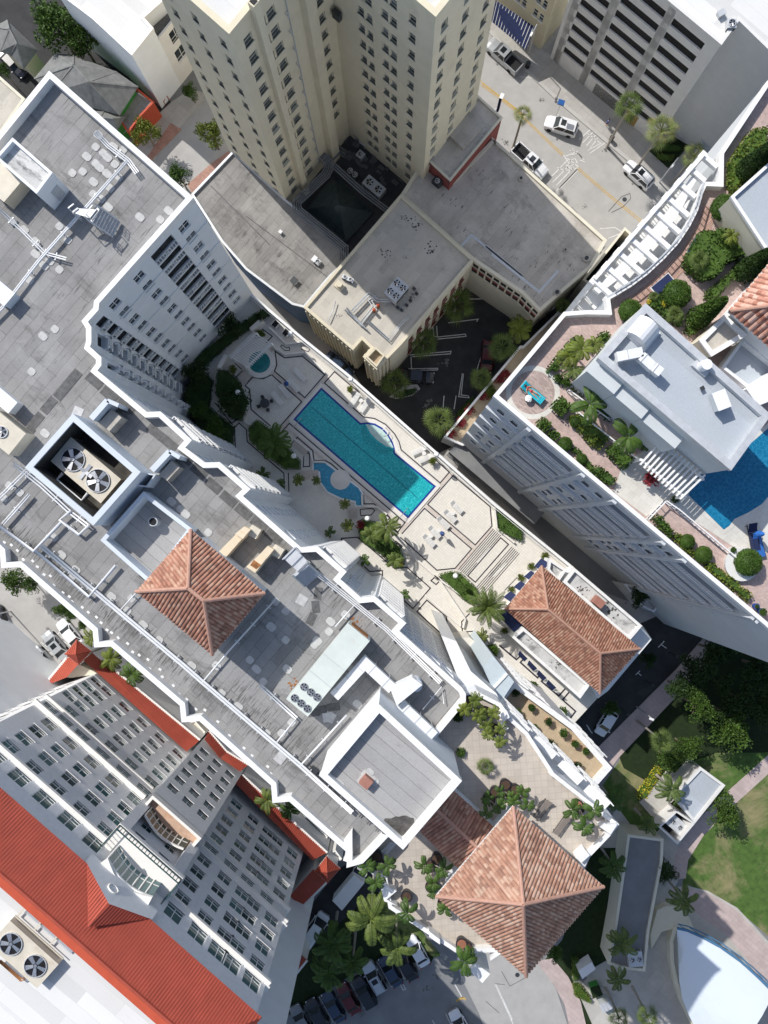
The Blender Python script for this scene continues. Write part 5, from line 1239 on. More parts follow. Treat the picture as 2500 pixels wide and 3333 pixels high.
# service yard between hotel and condominium
m = MB()
YD = pts('e:130,420 0,180 d:1659,1290 1300,1330 s:430,2090', 3)
for spec, z, mat, lb in (('e:140,415 240,400 330,500 290,560', 3.2, 'beige_wall', 'low cream wall block in the gap beside the red roof'), ('e:640,880 740,890 820,980 790,1010', 3.2, 'garage_wall', 'narrow grey ledge roof between the red roof and the white parapet'),
                         ('e:1200,1230 1290,1300 1430,1440 1400,1520 1300,1420', 2.2, 'leaf_dark', 'dark green covered bin bay in the service gap'), ('e:1450,1590 1500,1560 1560,1640 1540,1659 1480,1659', 4.5, 'garage_wall', 'grey roofed kiosk at the lower end of the service gap')):
 P = pts(spec, z); t = root_at('service_block', lb, 'service block', P); MB().prism(ccw(P), 0, z).obj('wall', mat, t); m = MB(); ring(m, ccw(P), .18, z-.01, z+.25); m.obj('coping', 'hotel_trim', t)
# ================================================================ pool deck on its podium
DZ = 11.0
DK = pts('s:700,1040 760,905 800,950 1142,1232 1418,1476 1606,1642 1860,1848 2093,2038 2122,2080 1863,2361 1700,2380 1400,2150 1000,1800 600,1300', DZ)
structure('pool_deck', DK, DZ, 'deck_tile', DZ-.02)
NZ = pts('s:800,948 990,1110 1142,1232 1418,1476 1606,1642 1744,1754 1860,1848', DZ)
t = thing('deck_parapet', 'long low white parapet wall between the pool deck and the alley', 'wall', (*NZ[3], DZ));
for a, b in zip(NZ, NZ[1:]): MB().beam((*a, DZ+.55), (*b, DZ+.55), .32, 1.1).obj('wall_section', 'white_trim', t); MB().beam((*(a+Vector((-.5, -.6))*.45), DZ+1.0), (*(b+Vector((-.5, -.6))*.45), DZ+1.0), .06, .06).obj('hand_rail', 'white_trim', t)
m = MB(); ribs = []
def dl(spec, closed=False, wd=.15): m.ribbon(pts(spec, DZ), wd, DZ+.012+.0007*(len(m.f) % 5), closed)
dl('i:540,395 625,455 785,440 988,608 808,815 535,575 556,520 548,450', True)
dl('i:510,608 780,850 548,1115'); dl('i:500,1070 325,920 312,740 270,705 340,628 430,645 505,608')
dl('i:1300,770 1075,580 985,682 1340,990 j:235,158 330,172 430,225 510,310 550,380 570,455 920,752 1003,655 880,545')
dl('i:600,1120 670,1045 j:604,1108 540,1192'); dl('i:600,1175 685,1235 740,1170 880,1290 890,1380 990,1380 1040,1405 j:180,790 228,840 235,940 325,940 468,1065 448,1085')
dl('j:1036,685 1370,965 1386,1140 1235,1310 808,945', True); dl('j:575,1210 780,980 1203,1345 1055,1520 890,1537 640,1310 560,1240')
dl('j:920,790 640,1108', wd=.11); dl('j:1465,1245 1535,1305 1237,1645 1168,1588', True)
for k in range(6):
 dl(f'j:{1400+13*k},{1165+11*k} {1085+13*k},{1530+11*k}', wd=.09); dl(f'j:{1568+13*k},{1325+12*k} {1250+13*k},{1690+12*k}', wd=.09)
dl('c:450,190 448,145 590,135 770,285 900,395'); dl('c:650,395 700,442 815,435 816,492'); dl('c:915,412 1035,404 1247,592 1090,776 1005,700')
dl('c:1215,700 1125,805 1340,998 1400,990 1392,850', True); dl('c:1600,820 1528,895 1536,988 1645,980'); dl('c:945,190 895,215 950,262 990,222', True); dl('c:1285,495 1252,525 1298,560 1328,530', True)
dl('g:345,0 500,130 545,90', wd=.2); dl('g:575,112 536,155 690,293 725,255', wd=.2); dl('g:757,285 725,325 880,458 940,390', wd=.2); dl('g:975,422 916,492 1033,595 980,665', wd=.2)
dl('i:185,1300 175,1085 215,1042 282,1100 290,1210 620,1495 625,1659', wd=.14); dl('i:0,860 150,1045 200,1010', wd=.14); dl('i:660,1490 665,1659', wd=.14)
dl('i:425,195 515,262 460,320', wd=.14); dl('i:600,340 590,355 630,390 672,388 670,362 640,365', True, .1); dl('i:775,352 780,378 840,402 855,375 815,350', True, .1); dl('i:800,1320 795,1435 852,1432 850,1320 830,1312', True, .13)
dl('i:240,560 175,500', wd=.12); dl('i:190,630 248,570', wd=.12); dl('j:200,990 205,1045 300,1040 332,1000 312,982', True, .12); dl('j:30,1290 32,1250 180,1240 230,1290', wd=.14); dl('j:480,1320 545,1365 580,1320 520,1275', True, .13)
m.obj('dark_border_tile', 'line_dark', bpy.data.objects['pool_deck'])
bands = MB()
for sp_ in ('i:808,815 988,608 j:0,0',): pass
bands.ribbon(pts('i:830,835 1010,625', DZ), .45, DZ+.006); bands.ribbon(pts('i:520,590 795,835', DZ), .4, DZ+.0065); bands.ribbon(pts('j:795,960 1220,1330', DZ), .42, DZ+.0062)
bands.ribbon(pts('i:575,1120 790,860', DZ), .5, DZ+.0068); bands.ribbon(pts('j:555,1195 795,925 1020,665', DZ), .42, DZ+.0071); bands.ribbon(pts('j:1390,1155 1070,1535', DZ), .5, DZ+.0064)
bands.ribbon(pts('i:640,1085 j:575,1140', DZ), .4, DZ+.0063)
bands.obj('band_tile', 'deck_band', bpy.data.objects['pool_deck'])
# ---- the big pool
W0 = pts('i:957,722 j:205,212 265,205 335,218 400,255 455,315 495,385 512,440 515,482 883,782 632,1072 i:705,1010', DZ)
pool = root_at('swimming_pool', 'long turquoise swimming pool with a rounded entry bay, mostly in shade', 'swimming pool', W0, DZ)
P_ = ccw(W0)
def sheet(poly, z): return MB().face([(p[0], p[1], z) for p in poly])
MB().prism(offset(P_, -.42), DZ-.1, DZ+.03).obj('coping', 'coping', pool); MB().prism(offset(P_, 0), DZ-.1, DZ+.036).obj('tile_band', 'pool_tile_blue', pool)
sheet(offset(P_, .24), DZ+.042).obj('water', 'pool_water', pool)
sp_ = pts('j:250,222 330,235 395,272 445,325 480,390 500,435 440,425 350,365 290,300', DZ); plain('pool_step', (.50, .66, .62), .3, .1, 3); sheet(ccw(sp_), DZ+.047).obj('entry_shelf', 'pool_step', pool)
plain('pool_step_edge', (.01, .16, .20), .3, .1, 3)
for k in range(4):
 q = [Vector((*p, 0)) for p in pts('j:240,225 262,300 330,385 420,440 505,452', DZ)]; c0 = q[2]; m = MB(); off = Vector((-.64, -.76, 0))*.27*k
 m.ribbon([(p+off*(1 if 0 < i < 4 else .8)).xy for i, p in enumerate(q)], .06, DZ+.052+k*.0006); m.obj('step_edge', 'pool_step_edge', pool)
m = MB(); m.ribbon(pts('i:868,898 j:352,565 715,887', DZ), .1, DZ+.049); m.obj('lane_line', 'pool_step_edge', pool)
for a, b, f_ in (((600, 1010), (635, 1055), 'j'), ((735, 1060), (775, 1035), 'i')):
 for k in range(2):
  p = Q(f_, a[0]+k*(-22 if f_ == 'j' else 22), a[1]+k*30 if f_ == 'j' else a[1]-k*22, DZ); d = GB if f_ == 'j' else -GA*0+GB
  d = Vector((.35, .45)) if 1 else d; MB().tube([(*(p-d), DZ), (*(p-d), DZ+.75), (*p, DZ+.95), (*(p+d), DZ+.6), (*(p+d), DZ)], .035, 6).obj('ladder_rail', 'steel', pool)
for k in range(2):
 a, b = Q('j', 430+k*25, 255+k*45, DZ), Q('j', 385+k*40, 305+k*55, DZ); MB().tube([(*a, DZ), (*a, DZ+.85), (*((a+b)/2), DZ+.9), (*b, DZ+.6), (*b, DZ)], .04, 6).obj('hand_rail', 'white_trim', pool)
# ---- children's pool with round fountain steps
K0 = pts('s:1022,1508 1058,1508 1112,1548 1167,1590 1178,1607 1178,1645 1160,1645 1158,1631 1110,1620 1068,1600 1046,1570 1042,1535 1022,1530', DZ); K = ccw(K0)
kp = root_at('wading_pool', 'small pale blue wading pool with a round stepped fountain beside the big pool', 'swimming pool', K0, DZ)
MB().prism(offset(K, -.22), DZ-.1, DZ+.16).obj('rim', 'white_trim', kp); sheet(K, DZ+.17).obj('water', 'pool_water_blue', kp)
c = Q('i', 1130, 1552, DZ)
for k, r in enumerate((1.28, 1.0, .72, .4)): MB().cyl(c, r, DZ+.1, DZ+.2+.1*k, 28).obj('round_step', 'coping', kp)
# ---- spa with pergola
c = Q('i', 405, 500, DZ); spa = thing('round_spa', 'round green spa pool with a white rim, half under the pergola', 'spa pool', (c.x, c.y, DZ))
MB().cyl(c, 1.98, DZ, DZ+.42, 40).obj('rim', 'coping', spa); MB().cyl(c, 1.36, DZ+.3, DZ+.44, 36).obj('water', 'pool_water_dark', spa)
for k, r in enumerate((.75, .5)):
 m = MB(); m.ribbon([c+Vector((math.cos(q/5), math.sin(q/5)))*r for q in range(6, 26)], .05, DZ+.446+k*.002); m.obj('spa_step', 'pool_step_edge', spa)
def pergola(label, spec, z, n, along=0, th=.12, hb=.2, legs=True, mat='white_trim', zg=None, beams=(.12, .88)):
 """slats run from side (0-3) to side (1-2) when along=0"""
 P = pts(spec, z); t = root_at('pergola', label, 'pergola', P, zg if zg is not None else DZ)
 if along: P = P[1:]+P[:1]
 for k in range(n):
  q = (k+.5)/n; a = P[0]+(P[3]-P[0])*q; b = P[1]+(P[2]-P[1])*q; MB().beam((*a, z), (*b, z), th, hb).obj('slat', mat, t)
 for q in beams:
  a = P[0]+(P[1]-P[0])*q; b = P[3]+(P[2]-P[3])*q; MB().beam((*a, z-hb*.9), (*b, z-hb*.9), .18, .2).obj('cross_beam', mat, t)
  if legs:
   for p in (a, b): MB().beam((*p, z-hb), (*p, zg if zg is not None else DZ), .2, .2).obj('post', mat, t)
 return t
pergola('blue white slatted pergola over the round spa', 'i:350,215 525,335 300,555 125,440', DZ+2.9, 15)
w_ = [('i:435,120 330,215', .5), ('i:110,440 45,555', .5)]
for sp_, h_ in w_: a, b = pts(sp_, DZ+1); t = thing('spa_screen_wall', 'pale screen wall beyond the pergola, ' + ('upper piece' if '435' in sp_ else 'lower piece'), 'wall', (*a, DZ)); MB().beam((*a, DZ+.9), (*b, DZ+.9), .5, 1.8).obj('wall', 'coping', t)
pergola('thin white trellis of four bars over the striped paving of the pool deck', 'j:1180,1405 1290,1275 1590,1540 1470,1660', DZ+2.6, 2, 0, .07, .08, legs=True, beams=())
# low deck walls, rails, planter walls
LW = ['i:510,345 625,420 805,405 990,590', 'i:490,180 640,330 800,305', 'i:715,1185 860,1300 880,1390 990,1390', 'j:215,850 222,962 350,965 440,1035', 'j:600,1345 900,1610 c:1560,870', 'j:1410,985 1430,1160 1590,1290',
      'i:300,880 250,1010 390,1120', 'i:130,1050 140,1245', 'c:1560,870 1540,950', 'c:1200,655 1520,935', 'c:1280,480 1659,750', 'g:290,95 90,-60', 'c:1340,1010 1500,1020 1659,1050', 'j:905,1580 1190,1659']
t = thing('planter_wall', 'network of low white planter and stair walls across the pool deck', 'wall', (*Q('i', 600, 900, DZ), DZ))
for sp_ in LW:
 L = pts(sp_, DZ+.4); m = MB()
 for a, b in zip(L, L[1:]): m.beam((*a, DZ+.25), (*b, DZ+.25), .22, .5)
 m.obj('wall_run', 'coping', t)
def stair(label, spec, n, z0=DZ, dz=.12):
 P = pts(spec, z0); t = root_at('deck_steps', label, 'steps', P, z0, 'steps on the pool deck')
 for k in range(n):
  q0, q1 = k/n, (k+1)/n; a, b = P[0]+(P[3]-P[0])*q0, P[1]+(P[2]-P[1])*q0; c, d = P[1]+(P[2]-P[1])*q1, P[0]+(P[3]-P[0])*q1
  MB().prism(ccw([a, b, c, d]), z0-.05, z0+.02+(n-k)*dz*.5).obj('step', 'deck_band', t)
stair('flight of steps beside the wading pool, under the feather palm', 'i:730,1185 850,1290 800,1345 690,1240', 7); stair('wide steps between the two yellow-green palms below the wading pool', 'i:780,1475 930,1465 935,1545 775,1555', 5)
stair('short steps between the spa and the screen planter', 'i:490,330 540,370 490,410 450,375', 4); stair('steps below the spa rim near the potted shrub', 'i:265,570 330,625 265,710 195,650', 5); stair('steps beyond the lower end of the wading pool', 'j:95,985 175,980 175,1070 95,1072', 5)
# ================================================================ pavilion with tiled roof
E = pts('9:300,445 892,942 650,1213 80,703', 15.4); RD = pts('9:338,705 652,970', 17.9); PB = ccw(pts('9:345,405 500,455 905,805 955,885 700,1200 530,1243 125,870 90,700', 11.3))
pav = root_at('tiled_pavilion', 'pavilion with a long terracotta hipped roof between two flat white roofs', 'pavilion', E, DZ)
fit_hip(pav, E, RD, 15.4, 17.9, pitch=.31, rad=.13); MB().prism(offset(ccw(E), .6), DZ, 15.1).obj('wall', 'white_wall', pav)
plain('flat_stained', (.56, .56, .55), .85, .12, 1, streak=(.5, .5, .8, (.13, .13, .13)))
for sp_, lb in (('9:497,457 905,805 830,893 430,545', 0), ('9:192,815 592,1160 532,1243 122,875', 1)):
 q = ccw(pts(sp_, 14.9)); MB().prism(q, DZ, 14.3).obj('side_block', 'white_wall', pav); mm = MB(); inn = ring(mm, q, .35, 14.2, 14.9); mm.obj('parapet', 'white_trim', pav); sheet(inn, 14.32).obj('flat_roof', 'flat_stained', pav)
q = ccw(pts('9:345,400 450,470 400,545 335,470', 14.6)); MB().prism(q, DZ, 14.1).obj('side_block', 'white_wall', pav); mm = MB(); inn = ring(mm, q, .3, 14.0, 14.7); mm.obj('parapet', 'white_trim', pav); sheet(inn, 14.12).obj('flat_roof', 'flat_stained', pav)
q = ccw(pts('9:905,810 960,888 700,1195 640,1240 600,1165', 12.2)); MB().prism(q, 4, 12.2).obj('end_block', 'white_wall', pav);
c = Q('9', 648, 665, 15.9); t = thing('chimney_cap', 'square brown chimney cap on the flat roof beside the pavilion', 'chimney', (c.x, c.y, 14.3)); MB().box((c.x, c.y, 15.1), (1.3, 1.0, 1.5), ANG).obj('shaft', 'brown_chimney', t); MB().box((c.x, c.y, 14.4), (1.6, 1.3, .12), ANG).obj('curb', 'pad_white', t)
aw_i = 0
for sp_, lb in [(f'9:{300-62*k+0},{400+62*k+12*(k>0)} {345-62*k},{430+62*k+12*(k>0)} {305-62*k},{480+62*k} {258-62*k},{448+62*k}', l) for k, l in enumerate(('uppermost', 'second', 'third', 'lowest'))]+[(f'9:{165+57*k},{950+58*k} {215+57*k},{1000+58*k} {200+57*k},{1015+58*k+10} {160+57*k},{975+58*k+6}', l) for k, l in enumerate(('first', 'second', 'third', 'fourth'))]:
 P = pts(sp_, 13.6); t = root_at('window_awning', f'dark navy awning on the {"pool" if aw_i < 4 else "walkway"} side of the pavilion, {lb} of four', 'awning', P, DZ, 'navy awnings of the pavilion'); aw_i += 1
 z = [14.0, 14.0, 13.2, 13.2];
 if aw_i <= 4: z = [13.2, 14.0, 14.0, 13.2]
 MB().face([(*p, z[i]) for i, p in enumerate(P)]).face([(*p, z[i]-.04) for i, p in enumerate(P)][::-1]).obj('canvas', 'fabric_navy', t); MB().tube([(*P[0], z[0]), (*P[3], z[3])], .03, 5).tube([(*P[1], z[1]), (*P[2], z[2])], .03, 5).obj('frame', 'white_trim', t)
c = pts('9:20,720 110,700 190,810 140,850', 13.5); t = root_at('black_canopy', 'dark mesh canopy at the corner of the pavilion under the big palm', 'awning', c, DZ); MB().prism(ccw(c), 13.2, 13.5).obj('canopy', 'fabric_navy', t)
for p in c: MB().beam((*p, 13.2), (*p, DZ), .08, .08).obj('post', 'white_trim', t)
# ================================================================ right-hand building with roof garden
RT = 44.0
RBP = pts('6:15,900 435,400 570,390 700,392 k:205,1290 280,1250 420,1165 560,1060 700,930 830,790 930,640 1000,500 1045,345 1085,258 1228,265 1232,-10 t'.replace(' t', '')+' 3:1659,485 s:2700,60 3200,1500 2700,2230 9:1645,800', RT)
rb = thing('roof_garden_building', 'tall cream apartment building topped by a brick roof garden with pool and penthouse', 'apartment building', (30, 5, 0))
n = len(RBP); swA, swB = RBP[-1], RBP[0]; Lsw = (swB-swA).length
fz = [40.2-3.0*k for k in range(10)]
def U(f_, x, y, z): return uof(swA, swB, f_, x, y, z)
hs = []; bal = []
g1 = (U('6', 275, 1345, 39), U('6', 395, 1300, 39))
segs = [(Lsw-9.8, Lsw-4.8), (Lsw-19.0, Lsw-14.2), (Lsw-29.5, Lsw-22.5), (Lsw-38.5, Lsw-35.0)]
ugrid = [Lsw-1.4, Lsw-3.0, Lsw-11.6, Lsw-13.2, Lsw-20.4, Lsw-21.6, Lsw-31.5, Lsw-33.2, Lsw-40.5, Lsw-42]
rects = grid_rects([u for u in ugrid if u > 1], [z-.6 for z in fz], .8, 1.3, .2)
balr = [(max(.4, a), b, z-1.2, z+1.0, .6) for a, b in segs if b > 2 for z in fz]
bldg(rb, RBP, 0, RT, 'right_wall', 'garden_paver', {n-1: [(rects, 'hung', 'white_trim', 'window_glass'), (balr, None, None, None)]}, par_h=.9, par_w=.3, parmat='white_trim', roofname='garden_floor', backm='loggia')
dd = uvec(swA, swB); oo = Vector((-dd.y, dd.x))
for a, b in segs:
 if b > 2: balconies(rb, swA, swB, max(.4, a), b, fz, .2)
for u in (1.0, Lsw-4.2, Lsw-10.4, Lsw-14.0, Lsw-19.6, Lsw-22, Lsw-30.2, Lsw-34.4, Lsw-39.2):
 if u > .5: p = swA+dd*u; MB().prism(ccw([p-dd*.22, p+dd*.22, p+dd*.22+oo*.35, p-dd*.22+oo*.35]), 6, RT-.4).obj('pilaster', 'blue_trim' if 0 else 'right_wall', rb)
for z in (38.4, 32.4, 26.4, 17.4): MB().beam((*(swA+oo*.12), z), (*(swB+oo*.12), z), .3, .3).obj('string_course', 'right_wall', rb)
# podium and planter terrace on its alley side
PT = pts('5:1185,1150 1645,600 6:190,600 400,392 700,600 300,1100 5:1300,1200', 6.0); pd = root_at('planter_terrace', 'narrow planted terrace with pale parapet at the foot of the tall cream building', 'terrace', PT)
PTc = ccw(PT); MB().prism(PTc, 0, 5.3).obj('wall', 'right_wall', pd); mm = MB(); inn = ring(mm, PTc, .3, 5.2, 6.1); mm.obj('parapet', 'white_trim', pd); sheet(inn, 5.32).obj('floor', 'tan_tile', pd)
q = [swB+oo*2.2, swA+oo*2.2+dd*14, swA+dd*14, swB];
MB().prism(ccw([swB+oo*.0+dd*.2, swB+oo*1.9+dd*.2, swA+dd*16+oo*1.9, swA+dd*16]), 0, 5.0).obj('plinth', 'asphalt_mid', pd)
for z, w_ in ((5.05, 2.0), (2.6, 2.3)): MB().prism(ccw([swB+dd*.2, swB+oo*w_+dd*.2, swA+dd*16+oo*w_, swA+dd*16]), z-.2, z+.05).obj('ledge', 'asphalt_mid', pd)
TE = pts('9:780,550 870,560 1050,620 965,722 900,690', 5.2); te = root_at('corner_terrace', 'small white walled corner terrace with a dark tree below the tall cream building', 'terrace', TE); MB().prism(ccw(TE), 0, 5.0).obj('wall', 'white_wall', te); mm = MB(); ring(mm, ccw(TE), .25, 4.9, 5.9); mm.obj('parapet', 'white_wall', te)
# curved street facade: straight outer frame, curved balconies behind
PA, PBb = Q('k', 1085, -5, RT), Q('k', 100, 1125, RT); df = uvec(PA, PBb); Lf = (PBb-PA).length
crv = [Vector(p) for p in RBP[4:14]]
fc = MB()
MB().beam((*PA, RT-.35), (*PBb, RT-.35), .35, .7).obj('frame_beam', 'white_trim', rb)
MB().beam((*PA, RT-1.9), (*PBb, RT-1.9), .3, .5).obj('frame_beam', 'white_trim', rb)
nb = 9
for k in range(nb+1):
 p = PA+df*(Lf*k/nb); MB().box((p.x, p.y, 22), (.75, .5, 43.3), math.atan2(df.y, df.x)).obj('frame_pier', 'white_trim', rb)
 cc_ = min(crv, key=lambda c: abs((c-p).dot(df)));
 MB().beam((*p, RT-.5), (*(p+Vector((df.y, -df.x))*-abs((cc_-p).dot(Vector((df.y, -df.x))))), RT-.5), .4, .5).obj('tie_beam', 'white_trim', rb)
ns_ = Vector((-df.y, df.x))
if (crv[4]-PA).dot(ns_) < 0: ns_ = -ns_
for fl_ in range(11):
 z = RT-3.2-fl_*3.1;
 if z < 6: break
 inner = [c for c in crv]; outer = [PA+df*((c-PA).dot(df))+ns_*(max(.25, (c-PA).dot(ns_)*(.04+.03*(fl_ % 3)))) for c in crv]
 MB().prism(ccw(inner+outer[::-1]), z-.2, z).obj('balcony_slab', 'white_trim', rb)
 m = MB(); L = outer
 for a, b in zip(L, L[1:]): m.beam((*a, z+1.05), (*b, z+1.05), .08, .08); m.beam((*a, z+.1), (*b, z+.1), .08, .08);
 for a, b in zip(L, L[1:]):
  k_ = max(2, int((b-a).length/.25))
  for i in range(k_): p = a+(b-a)*(i/k_); m.beam((*p, z), (*p, z+1.05), .05, .05)
 m.obj('balcony_rail', 'white_trim', rb)
MB().prism(ccw([PA+df*((c-PA).dot(df))+ns_*max(.5, (c-PA).dot(ns_)*.62) for c in crv]+[PA+df*((c-PA).dot(df))+ns_*max(.4, (c-PA).dot(ns_)*.3) for c in crv][::-1]), RT-.95, RT-.55).obj('frame_slab', 'white_trim', rb)
m = MB(); m.ribbon(offset(crv+[Vector((0, 0))], 0)[:0] or [c+ns_*.02 for c in crv], .18, RT+.02); m.obj('curve_coping', 'galv', rb)
gz = RT-.9
SW = [c+ns_*.9 for c in crv[1:-1]]; SW2 = [c+ns_*2.3 for c in crv[1:-1]]
m = MB(); m.face([(*p, gz+.03) for p in ccw(SW+SW2[::-1])]); m.obj('timber_walk', 'wood_deck', rb)
m = MB()
railing(m, crv[1:-1], RT, .9, .3, .04); m.obj('curved_rail', 'galv', rb)
# penthouse
PH = pts('6:925,350 1672,1015 1437,1342 645,672', 50.9); ph = root_at('penthouse_block', 'pale blue-grey flat-roofed penthouse block in the roof garden', 'penthouse', PH, gz)
PHc = ccw(PH); building(ph, PHc, gz, 50.9, 'penthouse_wall', 'roof_pale_blue', par_h=.55, par_w=.5, parmat='galv')
dph = uvec(PH[3], PH[2]); oph = Vector((dph.y, -dph.x)); Lp = (PH[2]-PH[3]).length
for q0, q1, z in ((.0, .21, 49.8), (.212, .43, 49.5), (.432, .7, 49.2)):
 a, b = PH[3]+dph*Lp*q0, PH[3]+dph*Lp*q1; MB().prism(ccw([a, b, b+oph*1.1, a+oph*1.1]), gz, z).obj('projecting_bay', 'penthouse_wall', ph)
c = Q('6', 935, 495, 52); t = thing('barrel_vent', 'white half-round barrel vent on the penthouse roof', 'roof vent', (c.x, c.y, 50.3)); m = MB();
an = ANG; ax = Vector((math.cos(an), math.sin(an))); ay = Vector((-ax.y, ax.x)); rr_ = 1.05
prof = [(rr_*math.cos(q*math.pi/10), rr_*math.sin(q*math.pi/10)) for q in range(11)]
for s_ in (-1.3, 1.3): pass
for (u0, w0), (u1, w1) in zip(prof, prof[1:]):
 P = [c+ax*u0-ay*.85, c+ax*u1-ay*.85, c+ax*u1+ay*.85, c+ax*u0+ay*.85]; m.face([(*P[0], 50.4+w0*1.3), (*P[3], 50.4+w0*1.3), (*P[2], 50.4+w1*1.3), (*P[1], 50.4+w1*1.3)])
for s_ in (-.85, .85): m.face([(*(c+ax*u+ay*s_), 50.4+w_*1.3) for u, w_ in prof])
m.obj('hood', 'white_paint', t, True); MB().box((c.x, c.y, 50.45), (2.3, 1.9, .2), an).obj('curb', 'white_paint', t)
duct('roof_duct', 'curved white duct with brackets on the penthouse roof', '6:755,665 880,640 950,705 1020,760', 51.7, .75, .7, cat='duct')
RZ_save = RZ
for x, y, r, h_, lb in ((1285, 715, .42, 1.0, 'round white roof vent on a square base near the penthouse parapet'), ):
 c = Q('6', x, y, 51.4); t = thing('round_vent', lb, 'roof vent', (c.x, c.y, 50.4)); MB().box((c.x, c.y, 50.55), (1.4, .9, .4), ANG).obj('base', 'galv', t); MB().cyl(c, r, 50.7, 50.7+h_, 20).obj('drum', 'white_paint', t)
boxy('roof_hood', 'square pale hood vent on the open part of the penthouse roof', 'roof vent', '6', 1380, 925, 50.6, (1.4, 1.0, .9), ANG-.5, 'penthouse_wall', 'white_paint')
boxy('small_roof_valve', 'tiny dark valve on the penthouse roof between the two vents', 'valve', '6', 1265, 855, 50.4, (.25, .25, .25), .5, 'galv', 'dark_metal')
# other roof-garden structures
q = pts('6:1250,565 1400,415 1530,535 1320,660', 46.5); t = root_at('low_garden_room', 'low room with a cream roof between the penthouse and the tiled roof', 'garden room', q, gz); building(t, ccw(q), gz, 46.5, 'beige_wall', 'roof_cream', par_h=.3, par_w=.35, parmat='white_trim')
E = ccw(pts('6:1425,392 1760,690 2060,320 1740,20', 48)); t = root_at('garden_tiled_roof', 'pink terracotta hipped roof at the right edge of the roof garden', 'roof', E, gz); fit_hip(t, E, [pts('6:1760,350', 51)[0]], 48, 51, mat='clay_right', pitch=.5, rad=.2); MB().prism(offset(E, .5), gz, 47.7).obj('wall', 'white_wall', t)
q = pts('6:1375,735 1500,560 1700,720 1700,830 1560,880', 44.6); t = root_at('service_court', 'low grey walled service court right of the penthouse', 'service court', q, gz); building(t, ccw(q), gz, 45.0, 'white_wall', 'roof_pale_blue', par_h=.9, par_w=.2, parmat='white_wall')
q = pts('6:1530,860 1700,745 1750,900 1600,960', 46.2); t = root_at('white_bay', 'white projecting bay at the right edge beside the penthouse', 'wall block', q, gz); MB().prism(ccw(q), gz, 46.2).obj('wall', 'white_wall', t)
q = pts('3:1470,1150 1560,1070 1750,900 1900,1100 1700,1500', 48.5); t = root_at('garden_wing', 'cream walled wing rising beside the cone-shaped trees at the right edge', 'building wing', q, gz); building(t, ccw(q), gz, 47.5, 'beige_wall', 'roof_pale_blue', par_h=.3, par_w=.2, parmat='white_trim')
# garden pool and terrace
plain('pool_rim_dark', (.02, .04, .10), .3, .1)
q = pts('6:1240,1360 1430,1290 1700,1060 1720,1560 9:1659,30 1620,75 1540,125 1455,165 1425,205 1392,228 1180,20', gz+.02)
gp = root_at('garden_pool', 'deep blue swimming pool in the roof garden below the penthouse', 'swimming pool', q, gz); Q_ = ccw(q); MB().prism(offset(Q_, -.35), gz-.2, gz+.05).obj('rim', 'garden_pale', gp); sheet(Q_, gz+.07).obj('water', 'pool_water_navy', gp)
MB().face([(*p, gz+.02) for p in ccw(pts('6:780,1330 1000,1160 1300,1370 1180,1450 9:1180,0 1395,240 1470,170 1659,40 1700,330 1600,400 1540,390 1040,60 930,150 730,0 6:745,1440', gz))]).obj('pale_terrace', 'garden_pale', rb)
pergola('white slatted pergola beside the blue roof-garden pool', '6:1015,1150 1292,1385 1140,1530 880,1305', gz+2.7, 12, 1, .14, .22, zg=gz, beams=(.1, .85))
for sp_, lb in (('9:945,165 1050,55 1130,110 1470,395', 'white railing between the roof-garden pool terrace and the brick path'), ('6:465,865 720,1050 700,1030', 'white handrail along the raised planting beds, upper'), ('6:480,965 890,1290', 'white handrail along the raised planting beds, lower')):
 L = pts(sp_, gz+1); t = thing('garden_rail', lb, 'railing', (*L[0], gz)); m = MB(); railing(m, L, gz, 1.0, .35, .04); m.obj('rail', 'white_trim', t)
c = Q('6', 248, 880, gz); m = MB(); tiled('round_paver', (.42, .33, .30), (.3, .15), .8, .015, var=.2)
MB().face([(c.x+1.9*math.cos(q*math.tau/40), c.y+1.9*math.sin(q*math.tau/40), gz+.012) for q in range(40)]).obj('round_paving', 'round_paver', rb)
m = MB(); m.ribbon([(c.x+2.15*math.cos(q*math.tau/40), c.y+2.15*math.sin(q*math.tau/40)) for q in range(40)], .45, gz+.016, True); m.obj('ring_paving', 'garden_pale', rb)
# ================================================================ terraces at the south-east end
TT = 40.3
TP = pts('f:880,700 1412,170 c:1560,1545 g:155,425 360,530 435,640 600,790 840,1160 s:1804,2519 2013,2684 12:715,430 590,560 555,625 420,900 0,1180 s:1614,3098 1483,3098 11:860,870 830,700 690,620 s:1120,2800', TT)
terr = root_at('upper_terrace', 'broad tiled roof terrace with potted palms beside the tall stair block', 'terrace', TP)
TPc = ccw(TP); building(terr, TPc, 0, TT, 'white_wall', 'terrace_tile', par_h=.7, par_w=.3, parmat='white_trim', roofname='terrace_floor')
tz = TT-.7
# corner piers of the terrace parapet
for sp_, h_ in (('12:690,370 755,370 715,430 650,385', 40.9), ('12:590,555 540,600 505,570 560,520', 40.9), ('g:335,620 420,600 440,650 385,690', 40.9), ('g:335,700 400,700 430,750 400,770', 40.9), ('11:700,620 765,660 850,740 905,770 845,820 910,860 830,830 800,700', 40.6), ('11:1100,1010 1165,1060 1165,1090 1100,1045', 40.9), ('s:1540,3130 1596,3170 1570,3200 1535,3165', 40.7)):
 q = ccw(pts(sp_, h_)); MB().prism(q, TT-3, h_).obj('parapet_pier', 'white_trim', terr)
